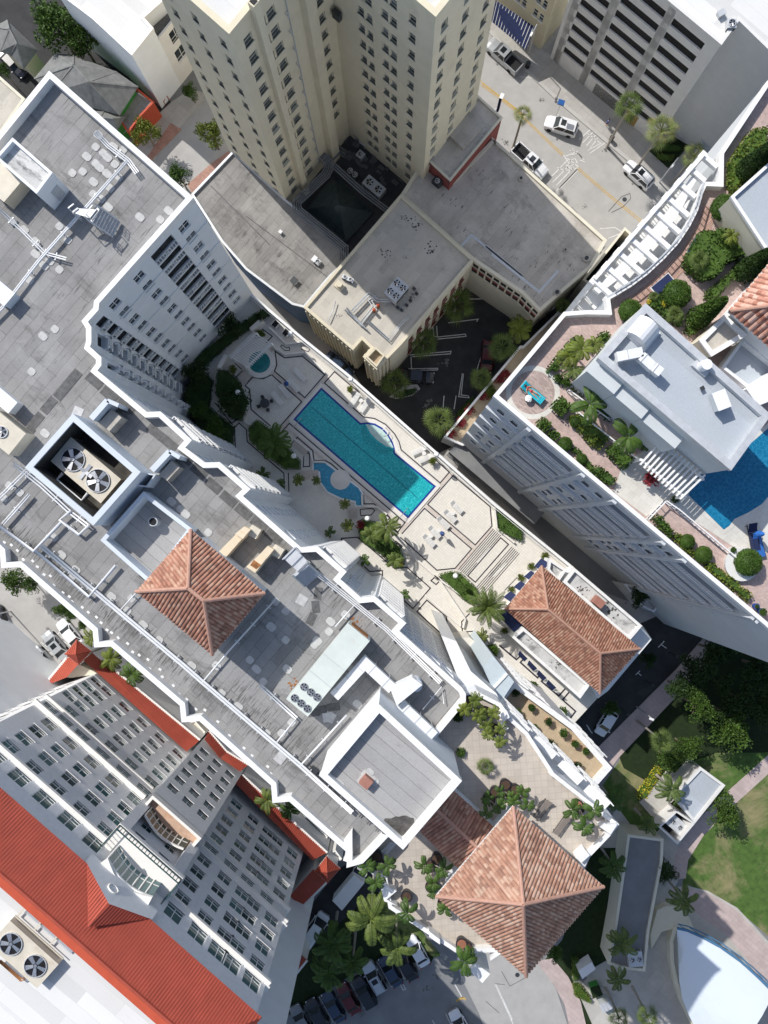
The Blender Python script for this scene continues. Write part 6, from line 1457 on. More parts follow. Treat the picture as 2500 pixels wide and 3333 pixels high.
# outer face of the terrace: balconies facing the tan court
a_, b_ = pts('g:435,640 840,1160', TT)[0], pts('s:2013,2684', TT)[0]
seg = [pts('g:440,650', TT)[0], pts('s:2010,2680', TT)[0]]; sd = uvec(*seg); so_ = Vector((-sd.y, sd.x)); Ls = (seg[1]-seg[0]).length
for z in (37.2, 34.2, 31.6):
 for k in range(4): a, b = seg[0]+sd*(Ls*(k+.12)/4), seg[0]+sd*(Ls*(k+.88)/4); m = MB(); m.prism(ccw([a-so_*.3, a+so_*(.45+.12*k), b+so_*(.45+.12*k), b-so_*.3]), z-.2, z); railing(m, [a+so_*(.4+.12*k), b+so_*(.4+.12*k)], z, .9, .3, .05); m.obj('balcony', 'white_trim', terr)
# tan court
CZ2 = 29.3
CC = pts('g:360,525 485,375 1030,735 1357,1105 1180,1300 880,1020', CZ2); court = root_at('tan_courtyard', 'narrow tan tiled roof courtyard with a row of small potted plants', 'terrace', CC)
building(court, ccw(pts('g:330,500 480,330 1020,725 1357,1105 1183,1305 860,1020', CZ2)), 0, CZ2, 'white_wall', 'tan_tile', par_h=.9, par_w=.5, parmat='white_trim', roofname='court_floor')
CR = pts('g:200,200 290,95 480,330 355,520 330,500', 31.5); t = root_at('pale_blue_canopy_roof', 'pale blue sloping roof next to the tan courtyard', 'roof', CR); MB().prism(ccw(CR), DZ, 31.5).obj('block', 'canopy_blue', t)
a, b = pts('g:285,395 415,255', 31.5); MB().beam((*a, 31.5), (*b, 31.5), .25, .3).obj('joint_beam', 'white_trim', t)
A_, B_ = pts('g:485,330', CZ2)[0], pts('g:1357,1105', CZ2)[0]; sd2 = uvec(A_, B_); so2 = Vector((-sd2.y, sd2.x)); L2 = (B_-A_).length
for z in (26.6, 23.6, 20.6, 17.6, 14.6):
 for k in range(5): a, b = A_+sd2*(L2*(k+.1)/5), A_+sd2*(L2*(k+.85)/5); m = MB(); m.prism(ccw([a-so2*.3, a+so2*.5, b+so2*.5, b-so2*.3]), z-.2, z); railing(m, [a+so2*.45, b+so2*.45], z, .9, .3, .05); m.obj('balcony', 'white_trim', court)
# big pyramid roof
E = ccw(pts('12:130,262 672,742 207,1280 11:1143,800', 43.4)); ap = pts('12:190,846', 48.4)
pyr = root_at('big_tiled_pyramid_roof', 'very large terracotta pyramid roof at the bottom centre of the picture', 'roof pavilion', E, tz)
hip_roof(pyr, E, ap, 43.4, 48.4, mat='clay_pale', pitch=.33, rad=.137); MB().prism(offset(E, .7), tz, 43.1).obj('wall', 'white_wall', pyr)
# link roof in the shade of the stair block
LRp = pts('f:1310,1025 1659,1340 1560,1659 1270,1659 1010,1395', 36.0)
a, b, c, d = pts('f:1010,1395 1310,1025', 41.4)+pts('f:1690,1370 1370,1740', 41.4); r0, r1 = pts('f:1165,1205', 43.0)[0], pts('f:1530,1540', 43.0)[0]
t = root_at('link_roof', 'dark weathered tiled roof half in shadow between the stair block and the pyramid roof', 'roof', [a, b, c, d], tz)
slope(t, [Vector((*d, 41.4)), Vector((*a, 41.4)), Vector((*r0, 43)), Vector((*r1, 43))], 'clay', .33, .137); slope(t, [Vector((*b, 41.4)), Vector((*c, 41.4)), Vector((*r1, 43)), Vector((*r0, 43))], 'clay', .33, .137)
MB().tube([(*r0, 43.05), (*r1, 43.05)], .16, 8).obj('ridge', 'clay_ridge', t); MB().prism(ccw([a, b, c, d]), tz, 41.3).obj('wall', 'white_wall', t)
# cooling condo end bay (white box stepping down to the court)
EB = pts('c:1445,1035 1340,1012 1500,1490 1659,1490 g:155,425 90,200', 40);
eb = root_at('end_bay', 'white angled end bay of the condominium beside the pool deck', 'building wing', EB); MB().prism(ccw(pts('c:1535,1500 1640,1525 g:155,425 360,530 325,440 90,235 c:1480,1070 1345,1020', 36)), 11, 36).obj('body', 'white_trim', eb)
# ================================================================ park buildings at the lower right
def lowb(name, label, spec, z, wall, roof, par=.35, cat='building', pw=.3):
 P = pts(spec, z); t = root_at(name, label, cat, P); building(t, ccw(P), 0, z, wall, roof, par_h=par, par_w=pw, parmat=wall); return t
lb_ = lowb('long_park_building', 'long low flat-roofed building with cream edges lying in the shade by the stage', '12:820,432 1030,460 1025,590 1000,720 945,1010 920,1250 780,1235 700,1205 745,960', 4.5, 'beige_wall', 'asphalt_mid');
lowb('park_kiosk', 'white park kiosk with a pale shaded roof and a fenced machine yard', '12:1255,28 1400,135 1220,360 1090,205', 4.5, 'garage_wall', 'roof_pale_blue')
q = pts('12:1000,385 1110,285 1222,362 1115,490', 3.4); t = root_at('machine_yard', 'fenced machine yard at the lower end of the park kiosk', 'yard', q); Qc = ccw(q); mm = MB(); ring(mm, Qc, .25, 0, 3.4); mm.obj('wall', 'garage_wall', t); sheet(Qc, .2).obj('floor', 'asphalt_dark', t)
fan_unit('condenser_unit', 'pale twin-fan unit in the machine yard of the park kiosk', '12', 1110, 370, .3, 2.6, 1.7, 2.0, -.7, 2, 'galv', .35)
fan_unit('condenser_unit', 'grey twin-fan unit on the shaded lower end of the long park building', '12', 865, 1180, 4.2, 1.9, 2.0, 1.0, .1, 2, 'galv', .35)
lowb('white_park_wall', 'sunny white paved apron wall left of the park kiosk', '12:1070,30 1150,130 1140,170 985,350 890,240 1010,110', .5, 'garden_pale', 'concrete_path', 0)
q = pts('12:945,1015 985,870 1040,845 1110,850 1180,920 1215,1020 1130,985 1100,975 1010,1000 950,1100', .5); t = root_at('curved_ramp_wall', 'curved cream ramp wall beside the stage roof', 'wall', q); MB().prism(ccw(q), 0, 1.2).obj('wall', 'beige_wall', t)
t = thing('stage_back_wall', 'curved low cream wall behind the white stage roof', 'wall', (*Q('12', 1090, 1150, 1), 0)); L = pts('12:1105,985 1080,1070 1085,1200 1110,1320 1150,1450 1210,1567 1260,1700', 1.5); m = MB()
for a, b in zip(L, L[1:]): m.beam((*a, .75), (*b, .75), .5, 1.5)
m.obj('wall', 'beige_wall', t)
# stage roof (band shell)
LO = [Vector((*p, 0)) for p in pts('12:1120,1012 1180,1025 1270,1065 1380,1125 1500,1210 1600,1300 1700,1400', 7)]; LI = [Vector((*p, 0)) for p in pts('12:1110,1100 1100,1180 1108,1280 1130,1390 1175,1500 1240,1620 1330,1760', 4)]
bs = thing('band_shell', 'large white curved stage roof with a blue front edge at the lower right corner', 'stage roof', (*LO[3].xy, 0)); m = MB(); n_ = len(LO); J = 8; G = []
for i in range(n_):
 row = []
 for j in range(J+1):
  q = j/J; p = LO[i].lerp(LI[i], q) if 1 else 0; z = 6.5+2.2*math.sin(math.pi*min(1, q*.9))*(.15+.85*i/(n_-1))-q*3.0*(.3+.7*i/(n_-1)); row.append(Vector((p.x, p.y, z)))
 G.append(row)
ap0 = G[0][0]; G[0] = [ap0.lerp(LI[0].xy.to_3d()+Vector((0, 0, 4.5)), j/J) for j in range(J+1)]
for i in range(n_-1):
 for j in range(J): m.face([G[i][j], G[i][j+1], G[i+1][j+1], G[i+1][j]])
m.obj('shell', 'shell_white', bs)
m = MB()
for i in range(n_-1): m.beam(G[i][0]+Vector((.1, .15, -.1)), G[i+1][0]+Vector((.1, .15, -.1)), .25, .3); m.beam(G[i][0]+Vector((.35, .45, -.6)), G[i+1][0]+Vector((.35, .45, -.6)), .12, .12); m.beam(G[i][0]+Vector((.35, .45, -.6)), G[i+1][0]+Vector((.1, .15, -.1)), .08, .08)
m.obj('truss', 'shell_blue', bs)
t = root_at('white_trailer', 'small white-topped trailer by the hedge at the bottom of the park building', 'trailer', pts('12:520,1250 600,1195 625,1235 545,1295', 2.5)); MB().prism(ccw(pts('12:520,1248 600,1195 625,1238 545,1297', 2.5)), .4, 2.5).obj('body', 'white_paint', t)
for q in (0, 1): c = Q('12', 560+30*q, 1262-20*q, .3); MB().cyl((c.x, c.y), .3, .05, .45, 12).obj('wheel', 'rubber', t)
t = root_at('green_transformer', 'dark green transformer box beside the hedge in the service corner', 'utility box', pts('12:595,1350 640,1335 665,1390 610,1410', 1.5)); MB().prism(ccw(pts('12:595,1352 643,1335 668,1390 610,1412', 1.5)), 0, 1.5).obj('cabinet', 'green_paint', t); MB().prism(ccw(pts('12:593,1350 645,1333 670,1392 608,1415', 1.55)), 1.5, 1.58).obj('lid', 'grass_dark', t)
t = root_at('grey_switch_cabinet', 'grey ribbed metal cabinet below the green transformer box', 'utility box', pts('12:645,1450 700,1430 725,1470 665,1500', 1.8)); P = ccw(pts('12:645,1452 705,1430 728,1472 668,1502', 1.8)); MB().prism(P, 0, 1.8).obj('cabinet', 'galv', t)
for k in range(3): a = P[0]+(P[1]-P[0])*(k+.5)/3; b = P[3]+(P[2]-P[3])*(k+.5)/3; MB().beam((*a, 1.85), (*b, 1.85), .3, .08).obj('rib', 'galv', t)
S('service_slab', '12:560,1260 700,1180 790,1240 880,1560 850,1567 760,1400 720,1510 660,1500', .06, 'concrete_path')
t = root_at('red_sunken_panel', 'blue tarpaulin spread over equipment behind the concrete roof corner', 'tarpaulin', pts('k:10,1235 100,1230 110,1340 15,1350', 6.5)); q = pts('k:10,1240 105,1228 95,1290 60,1350 15,1352', 6.5); t.name = 'blue_tarpaulin'; MB().prism(ccw(q), 6.2, 6.5).obj('sheet', 'fabric_blue_bright', t); MB().prism(offset(ccw(q), .15), 5.3, 6.2).obj('load', 'soil', t)
t = root_at('dark_loading_bay', 'narrow black-roofed slot with a white rim between the concrete roof and the curved facade', 'building', pts('k:0,1130 350,710 410,770 60,1190', 7)); q = ccw(pts('k:-10,1135 370,660 445,730 60,1190', 9)); m = MB(); ring(m, q, .3, 0, 9.0); m.obj('wall', 'beige_wall', t); sheet(offset(q, .2), 4).obj('floor', 'garage_dark', t)
# ================================================================ plants
def rnd_dir():
 z = random.uniform(-1, 1); a = random.uniform(0, math.tau); r = math.sqrt(1-z*z); return Vector((r*math.cos(a), r*math.sin(a), z))
def add_leaf(m, p, d, ln, wd):
 s = d.cross(rnd_dir()); s = s.normalized()*wd if s.length > 1e-3 else Vector((wd, 0, 0)); t = d*ln
 m.face([p-s*.6, p+t*.5-s, p+t+s*.1, p+t*.4+s])
def crown_mesh(name, mat, n_cl, n_lf, leafs, sq=.75, clr=.34, lo=-.5, inner=.5, gap=0):
 """unit-radius crown: clumps of small leaves through the volume, with gaps"""
 m = MB()
 for _ in range(n_cl):
  d = rnd_dir();
  if d.z < lo: d.z = -d.z
  r = random.uniform(inner, .88)*(.8+.3*math.sin(3*math.atan2(d.y, d.x)+n_cl) if gap else 1); c = Vector((d.x*r, d.y*r, d.z*r*sq)); cr = clr*random.uniform(.6, 1.15)
  for _ in range(n_lf):
   e = rnd_dir(); q = c+Vector((e.x, e.y, e.z*.8))*cr*random.uniform(.45, 1); add_leaf(m, q, (e+rnd_dir()*.7).normalized(), leafs*random.uniform(.7, 1.3), leafs*.42)
 return m.mesh(name, mat)
random.seed(11)
CM = {}
for k_, mt in (('dark', 'leaf_dark'), ('mid', 'leaf_mid'), ('yellow', 'leaf_yellow'), ('gold', 'leaf_gold'), ('red', 'leaf_red')):
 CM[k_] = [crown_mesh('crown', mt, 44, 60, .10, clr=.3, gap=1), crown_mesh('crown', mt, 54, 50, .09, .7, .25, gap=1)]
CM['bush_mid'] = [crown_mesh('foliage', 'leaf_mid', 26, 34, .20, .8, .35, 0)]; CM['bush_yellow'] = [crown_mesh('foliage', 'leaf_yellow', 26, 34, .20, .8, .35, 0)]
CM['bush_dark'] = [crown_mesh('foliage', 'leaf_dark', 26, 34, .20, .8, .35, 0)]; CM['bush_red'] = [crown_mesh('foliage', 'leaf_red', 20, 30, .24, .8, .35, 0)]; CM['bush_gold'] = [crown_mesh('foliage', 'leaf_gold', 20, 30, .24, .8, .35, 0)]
def topi_mesh(sq):
 m = MB();
 for _ in range(3200):
  d = rnd_dir();
  if d.z < -.6: d.z = -d.z
  w_ = 1+.035*math.sin(d.x*9+3)*math.sin(d.y*8+1); p = Vector((d.x, d.y, d.z*sq))*w_*random.uniform(.93, 1.0); add_leaf(m, p, (d*.5+rnd_dir()*.8).normalized(), .075, .035)
 return m.mesh('foliage', 'leaf_topiary')
TOPI = topi_mesh(.85); COREM = MB().ball((0, 0, 0), .93, 20, 12, .85).mesh('foliage_core', 'leaf_mid', True)
TR1 = MB().tube([(0, 0, 0), (.02, 0, .45), (0, .03, 1)], [.16, .11, .07], 8).mesh('trunk', 'trunk', True)
def trunk_to(root, h, r=1, mat=None):
 m = MB(); m.tube([(0, 0, 0), (.05, .03, h*.5), (0, 0, h)], [.2*r, .15*r, .12*r], 8)
 for q in range(5): a = q*1.3; m.tube([(0, 0, h*.75), (math.cos(a)*.8*r, math.sin(a)*.8*r, h*1.0+.3), (math.cos(a)*1.5*r, math.sin(a)*1.5*r, h+.9*r)], [.1*r, .07*r, .03*r], 5)
 o = m.obj('trunk', mat or 'trunk', root); o.matrix_parent_inverse.identity()
def tree(label, f_, x, y, rpx, h, kind, zg=0, sq=1.0, group=None, nm='tree'):
 """crown centre seen at (x, y); rpx crown radius in zoom pixels"""
 zc = zg+h*.72; c = Q(f_, x, y, zc); r = rpx*FR[f_][2]*(H-zc)/FPX; t = thing(nm, label, 'tree', (c.x, c.y, zg), group=group); t.location = (c.x, c.y, zg)
 trunk_to(t, h*.6, max(.35, r/3)); me = random.choice(CM[kind]); o = put('crown', me, t, Matrix.Translation((0, 0, h*.72)) @ Matrix.Rotation(random.random()*6, 4, 'Z') @ Matrix.Diagonal((r, r*random.uniform(.85, 1.1), min(h*.42, r*sq), 1)), world=False); return t
def bush(label, f_, x, y, rpx, kind, zg, pot=None, nm='shrub', group=None, lift=.0, cat='shrub', st=(1, 1)):
 r = rpx*FR[f_][2]*(H-zg)/FPX; zb = zg+(.55 if pot else 0)+lift; c = Q(f_, x, y, zb+r*.5); t = thing(nm, label, cat, (c.x, c.y, zg), group=group)
 put('foliage', random.choice(CM['bush_'+kind]), t, Matrix.Translation((0, 0, zb-zg+r*.45)) @ Matrix.Rotation(random.random()*6 if st == (1, 1) else ANG, 4, 'Z') @ Matrix.Diagonal((r*st[0], r*st[1], r*.85, 1)), world=False)
 if pot: o = MB().cyl((0, 0), max(.22, r*.42), 0, .55, 18, max(.28, r*.55)).obj('pot', pot, t); o.matrix_parent_inverse.identity(); o = MB().cyl((0, 0), max(.2, r*.45), .5, .57, 14).obj('soil', 'soil', t); o.matrix_parent_inverse.identity()
 return t
def topiary(label, f_, x, y, rpx, zg, sq=1, group=None):
 r = rpx*FR[f_][2]*(H-zg-1)/FPX; c = Q(f_, x, y, zg+r*.9); t = thing('ball_shrub', label, 'topiary', (c.x, c.y, zg), group=group)
 mt = Matrix.Translation((0, 0, r*.85)) @ Matrix.Diagonal((r, r, r*sq, 1)); put('foliage', TOPI, t, mt, world=False); put('foliage_core', COREM, t, mt, world=False)
def hedge(label, spec, zg, h, mat='leaf_topiary', dens=55, nm='hedge', ls=.16):
 P = ccw(pts(spec, zg+h)); t = root_at(nm, label, 'hedge', P, zg); MB().prism(offset(P, .08), zg, zg+h-.08).obj('hedge_core', 'leaf_mid' if mat != 'leaf_dark' else 'leaf_dark', t); m = MB()
 xs = [p.x for p in P]; ys = [p.y for p in P]; n_ = min(2600, int(area(P)*dens)+60); k = 0; tries = 0
 def inside(x, y):
  s_ = False
  for i in range(len(P)):
   a, b = P[i], P[i-1]
   if (a.y > y) != (b.y > y) and x < (b.x-a.x)*(y-a.y)/(b.y-a.y)+a.x: s_ = not s_
  return s_
 while k < n_ and tries < n_*6:
  tries += 1; x, y = random.uniform(min(xs), max(xs)), random.uniform(min(ys), max(ys))
  if inside(x, y): add_leaf(m, Vector((x, y, zg+h-random.uniform(.0, .18)+.1*math.sin(x*2.3)*math.sin(y*2.1))), (Vector((0, 0, .7))+rnd_dir()).normalized(), ls, ls*.5); k += 1
 for i in range(len(P)):
  a, b = P[i-1], P[i]; q = int((b-a).length*h*22)
  for _ in range(min(500, q)): p = a.lerp(b, random.random()); d = (b-a).normalized(); o = Vector((d.y, -d.x, 0)); add_leaf(m, Vector((p.x, p.y, zg+random.random()*h)), (o+rnd_dir()*.7).normalized(), ls, ls*.5)
 m.obj('foliage', mat, t); return t
def fan_frond(m, az, el, ln, blade):
 d = Vector((math.cos(az)*math.cos(el), math.sin(az)*math.cos(el), math.sin(el))); s = Vector((-math.sin(az), math.cos(az), 0)); up = s.cross(d)*-1
 m.beam(Vector((0, 0, 0)), d*ln*.5, .03, .03); c = d*ln*.5
 for q in range(11):
  a = (q-5)/5*1.35; e = (d*math.cos(a)+s*math.sin(a)+Vector((0, 0, -.22-abs(a)*.1))).normalized(); w_ = s*math.cos(a)-d*math.sin(a); L = blade*(1-.25*abs(a)/1.35)
  m.face([c, c+e*L*.5-w_*L*.042, c+e*L+Vector((0, 0, -.2*L)), c+e*L*.5+w_*L*.042])
def feather_frond(m, az, el, ln, droop, n_=16, lf=.42, wd=.055):
 p = Vector((0, 0, 0)); h = Vector((math.cos(az), math.sin(az), 0)); s = Vector((-math.sin(az), math.cos(az), 0)); e = el; st = ln/n_
 for q in range(n_):
  d = h*math.cos(e)+Vector((0, 0, math.sin(e))); p2 = p+d*st; m.beam(p, p2, .035*(1.2-q/n_), .03); e -= droop/n_*(1+q/n_)
  if q > 1:
   L = lf*math.sin(math.pi*min(.98, (q+1.5)/(n_+1.5)))**.6
   for sg in (-1, 1):
    for hh in (0, .5):
     b = p.lerp(p2, hh); v = (s*sg*.85+d*.5+Vector((0, 0, -.28+random.uniform(-.1, .1)))).normalized(); w_ = d*wd
     m.face([b-w_*.5, b+v*L*.6-w_, b+v*L, b+v*L*.6+w_])
  p = p2
def palm_mesh(kind, mat):
 m = MB()
 if kind == 'fan':
  for k in range(22): fan_frond(m, k*2.4+random.uniform(-.3, .3), 1.1-k*.065+random.uniform(-.1, .1), random.uniform(.75, 1.15), .58)
 elif kind == 'feather':
  for k in range(13): feather_frond(m, k*2.4+random.uniform(-.3, .3), .95-k*.075, 1.2*random.uniform(.8, 1.12), 1.3+.02*k, 17, .25, .028)
 elif kind == 'date':
  for k in range(40): feather_frond(m, k*2.4+random.uniform(-.2, .2), 1.3-k*.04, 1.1*random.uniform(.8, 1.1), .9+.012*k, 13, .16, .02)
 else:
  for k in range(8): feather_frond(m, k*2.4+random.uniform(-.3, .3), .8-k*.06, 1.15*random.uniform(.75, 1.15), 1.3, 15, .27, .04)
 return m.mesh('crown', mat)
PM = {('fan', 'g'): palm_mesh('fan', 'leaf_palm'), ('fan', 'd'): palm_mesh('fan', 'leaf_palm_dry'), ('feather', 'g'): palm_mesh('feather', 'leaf_palm'), ('feather', 'y'): palm_mesh('feather', 'leaf_yellow'), ('feather', 'k'): palm_mesh('feather', 'leaf_mid'),
      ('date', 'g'): palm_mesh('date', 'leaf_palm'), ('small', 'g'): palm_mesh('small', 'leaf_mid'), ('small', 'y'): palm_mesh('small', 'leaf_yellow')}
def palm(label, kind, f_, x, y, rpx, h, zg=0, group=None, tr=.16, pot=None, sub=1, nm='palm_tree'):
 k, c_ = kind.split('_'); rpx *= 1.22 if k == 'fan' else 1.1; zc = zg+h; c = Q(f_, x, y, zc); r = rpx*FR[f_][2]*(H-zc)/FPX; t = thing(nm, label, 'palm', (c.x, c.y, zg), group=group)
 o = MB().tube([(0, 0, 0), (.03, .02, h*.3), (0, 0, h+.02)], [tr*1.35, tr, tr*.75], 9).obj('trunk', 'trunk_pale' if k != 'date' else 'trunk', t, True); o.matrix_parent_inverse.identity()
 for s_ in range(sub):
  off = (0, 0) if sub == 1 else (math.cos(s_*2.2+x)*r*.62, math.sin(s_*2.2+x)*r*.62)
  if sub > 1: o = MB().tube([(0, 0, h*.2), (off[0]*.5, off[1]*.5, h*.6), (off[0], off[1], h)], [tr*.9, tr*.8, tr*.6], 7).obj('trunk', 'trunk_pale', t, True); o.matrix_parent_inverse.identity()
  put('crown', PM[(k, c_)], t, Matrix.Translation((off[0], off[1], h)) @ Matrix.Rotation(random.random()*6, 4, 'Z') @ Matrix.Scale(r*(1 if sub == 1 else .72)/1.12, 4), world=False)
 if pot: o = MB().cyl((0, 0), .48, 0, .75, 22, .62).obj('pot', pot, t); o.matrix_parent_inverse.identity(); o = MB().cyl((0, 0), .52, .7, .77, 18).obj('soil', 'soil', t); o.matrix_parent_inverse.identity()
 return t
for a in [('tall fan palm with a long grey trunk by the street, left of the white SUV', 'fan_d', '3', 188, 690, 62, 9.5), ('washingtonia-like fan palm before the garage slots, the upper one', 'fan_g', '3', 825, 640, 95, 11),
          ('fan palm before the garage slots, the lower one above the planted bed', 'fan_d', '3', 1020, 785, 105, 11), ('fan palm half hidden by the white curved facade', 'fan_d', '3', 1215, 935, 80, 9),
          ('bushy fan palm by the red-windowed wall of the car park, uppermost', 'fan_g', '5', 1262, 352, 118, 5), ('fan palm by the cream wall of the car park, middle one', 'fan_g', '5', 1065, 582, 100, 5), ('dark fan palm on the planted island at the car park entrance', 'fan_g', '5', 893, 825, 98, 4.5),
          ('bright fan palm at the corner of the planted terrace parapet, the largest', 'fan_g', '5', 1160, 1052, 100, 7), ('bright fan palm beside the red car', 'fan_g', '5', 1412, 800, 78, 6), ('bright fan palm by the terrace parapet, below the yellow-green palms', 'fan_g', '5', 1540, 605, 95, 7),
          ('yellow-green feather palm above the car park corner', 'feather_y', '5', 1640, 500, 95, 8), ('yellow-green feather palm by the concrete roof corner', 'feather_y', '6', 170, 500, 80, 8.5), ('dark potted palm beside the blue tarpaulin', 'fan_g', '6', 428, 360, 52, 3, 5.3)]: palm(*a)
for a in [('big dark feather palm beside the pool steps', 'feather_k', 'i', 530, 1215, 185, 5.5, DZ), ('large date palm with blue-green fronds at the corner of the pavilion', 'date_g', '8', 1450, 690, 135, 5.5, DZ),
          ('grey-green royal palm leaning over the sunny deck edge', 'feather_g', 'j', 445, 1150, 150, 5, DZ), ('lower feather palm next to the royal palm by the deck steps', 'feather_g', 'j', 300, 1220, 110, 3.6, DZ), ('feather palm by the yellow bedding below the ramp wall', 'feather_g', 'c', 925, 345, 95, 3.5, DZ),
          ('small palm against the slatted bay, upper', 'small_g', 'c', 340, 90, 62, 2.2, DZ), ('small palm against the slatted bay, middle', 'small_g', 'c', 655, 340, 66, 2.2, DZ), ('small palm against the slatted bay, lower', 'small_g', 'c', 1020, 650, 58, 2.2, DZ),
          ('small palm at the foot of the condominium in the shade, left of two', 'small_g', 'i', 435, 1500, 75, 2, DZ), ('small palm at the foot of the condominium in the shade, right of two', 'small_g', 'i', 590, 1590, 60, 2, DZ), ('yellowish round palm by the wading pool steps, upper left', 'feather_y', 'i', 745, 1555, 68, 2.2, DZ),
          ('yellowish round palm touching the wading pool wall', 'feather_y', 'i', 910, 1555, 52, 2, DZ), ('yellowish round palm at the lower end of the wading pool', 'feather_y', 'j', 65, 940, 62, 2.2, DZ), ('yellowish round palm below the wading pool steps', 'feather_y', 'j', 90, 1130, 72, 2.2, DZ),
          ('bright small palm in a round bed near the pavilion canopy', 'small_y', '8', 1420, 868, 50, 1.8, DZ), ('palm by the white turret, upper of two by the red roof', 'small_y', 'd', 820, 1040, 95, 7), ('spiky yellow palm between red roof and parapet, left', 'feather_y', 'd', 1000, 1230, 125, 7.5),
          ('dark green palm between red roof and parapet, right', 'feather_k', 'd', 1190, 1370, 130, 7.5), ('feather palm over the red roof beside the lower saw-tooth', 'feather_g', 'e', 880, 1120, 125, 11), ('dark feather palm in the gap below the lower saw-tooth', 'feather_k', 'e', 1090, 1200, 115, 7),
          ('very tall coconut palm, largest of the group by the terrace', 'feather_g', '11', 750, 940, 175, 16), ('coconut palm close below the largest one', 'feather_g', '11', 905, 1110, 135, 13), ('dark coconut palm in the shade beside the drive', 'feather_k', '11', 520, 1090, 145, 9), ('dark coconut palm at the lower left of the shaded lawn', 'feather_k', '11', 500, 1260, 130, 8),
          ('dark coconut palm behind the parked cars', 'feather_k', '11', 640, 1200, 110, 8), ('slim palm rising beside the terrace pier', 'small_g', '11', 970, 900, 85, 2.5, tz), ('slim palm in the corner below the white pier', 'small_g', '11', 1310, 1190, 105, 2.5, tz),
          ('palm on the white apron beside the park kiosk', 'feather_g', '12', 1080, 160, 105, 7), ('dark palm beside the long park building, top', 'feather_k', '12', 730, 620, 100, 6), ('dark palm at the bottom of the long park building', 'feather_g', '12', 780, 1080, 105, 7), ('dark palm below the long park building', 'feather_g', '12', 760, 1300, 85, 7),
          ('coconut palm by the curved ramp wall', 'feather_g', '12', 1155, 830, 105, 7), ('leaning dark palm at the head of the long park building', 'feather_g', '12', 940, 370, 70, 6), ('dark palm beside the terrace corner in the shade', 'feather_k', '12', 730, 230, 85, 6), ('bright fan palm in the park beside the dark tree', 'fan_g', '9', 1025, 1500, 78, 11),
          ('bright fan palm at the bottom edge, left', 'fan_g', '12', 765, 1530, 70, 7), ('bright fan palm at the bottom edge, right', 'fan_g', '12', 935, 1520, 75, 7)]: palm(*a)
for i, a in enumerate([('potted palm cluster at the upper corner of the terrace beside the stair block', 'feather_y', 'g', 110, 575, 115, 3), ('feathery palm clump along the terrace parapet, upper', 'small_y', 'g', 235, 650, 110, 2.6), ('feathery palm clump along the terrace parapet, lower', 'small_y', 'g', 315, 810, 105, 2.6),
          ('dark potted palm group left of the big tiled roof tip', 'small_g', 'g', 270, 1450, 105, 2.4), ('dark potted palm group just above the big tiled roof tip', 'small_g', 'g', 400, 1370, 95, 2.2), ('dark potted palm group right of the big tiled roof tip', 'small_g', 'g', 550, 1390, 110, 2.6),
          ('potted palm group in the outer corner of the terrace', 'small_g', 'g', 1100, 1530, 160, 2.6), ('potted palm group beside the lattice and pier', 'small_g', '11', 790, 650, 100, 2.4), ('potted palm group left of the tiled pyramid, upper', 'small_g', '11', 1125, 660, 95, 2.4), ('potted palm left of the tiled pyramid, middle', 'small_g', '11', 1120, 780, 50, 2.0),
          ('potted palm left of the tiled pyramid, lower', 'small_g', '11', 1195, 880, 62, 2.0), ('palm in the terracotta pot near the bottom corner of the terrace', 'small_g', '11', 1330, 1155, 60, 2.0)]): palm(*a, zg=tz, tr=.07, sub=3 if i not in (9, 10, 11) else 1, pot='pot_dark', nm='potted_palm', group='potted palms on the upper terrace')
for lb, f_, x, y in (('dark empty round pot at the shaded top of the terrace', 'g', 80, 500), ('big dark pot left of the dark palm groups', 'g', 310, 1320), ('big dark pot beside the palm groups, upper', 'g', 400, 1255), ('big dark pot beside the palm groups, right', 'g', 490, 1300), ('big pot with a red-brown centre in the terrace corner', 'g', 1050, 1440),
                   ('dark pot beside the terrace lattice', '11', 785, 560), ('dark pot near the link roof', '11', 1145, 575), ('pot casting a shadow by the terrace railing', '11', 965, 800), ('large pot with a terracotta centre near the lower terrace corner', '11', 1295, 1085)):
 c = Q(f_, x, y, tz+.7); t = thing('round_pot', lb, 'plant pot', (c.x, c.y, tz), group='round pots on the upper terrace'); o = MB().cyl((0, 0), .42, 0, .8, 24, .55).obj('pot', 'pot_dark', t); o.matrix_parent_inverse.identity(); o = MB().cyl((0, 0), .42, .74, .81, 20).obj('soil', 'pot_terra' if 'centre' in lb else 'soil', t); o.matrix_parent_inverse.identity()
palm('spiky round grass-like palm alone on the sunny terrace', 'fan_g', 'g', 220, 1090, 88, .8, tz, nm='spiky_shrub')
bush('small leafy shrub near the stair block corner on the terrace', 'g', -5, 965, 50, 'mid', tz); bush('shrub at the foot of the roof corner by the stair block', 'g', -25, 640, 55, 'mid', tz, 'pot_dark')
for i, (x, y) in enumerate(((490, 430), (640, 560), (510, 600), (790, 688), (660, 740), (920, 790), (805, 880), (1030, 885), (1130, 955), (1040, 1085))):
 bush(f'small potted shrub in the tan courtyard, number {i+1} counted from its shaded end'.replace('number 10', 'last').replace('number 1 ', 'first ').replace('number ', 'plant '), 'g', x, y, 38 if i not in (5, 9) else 45, 'mid' if i % 3 else 'dark', CZ2-.9, 'pot_white' if i in (5,) else 'pot_terra', 'potted_shrub', 'potted shrubs in the tan courtyard')
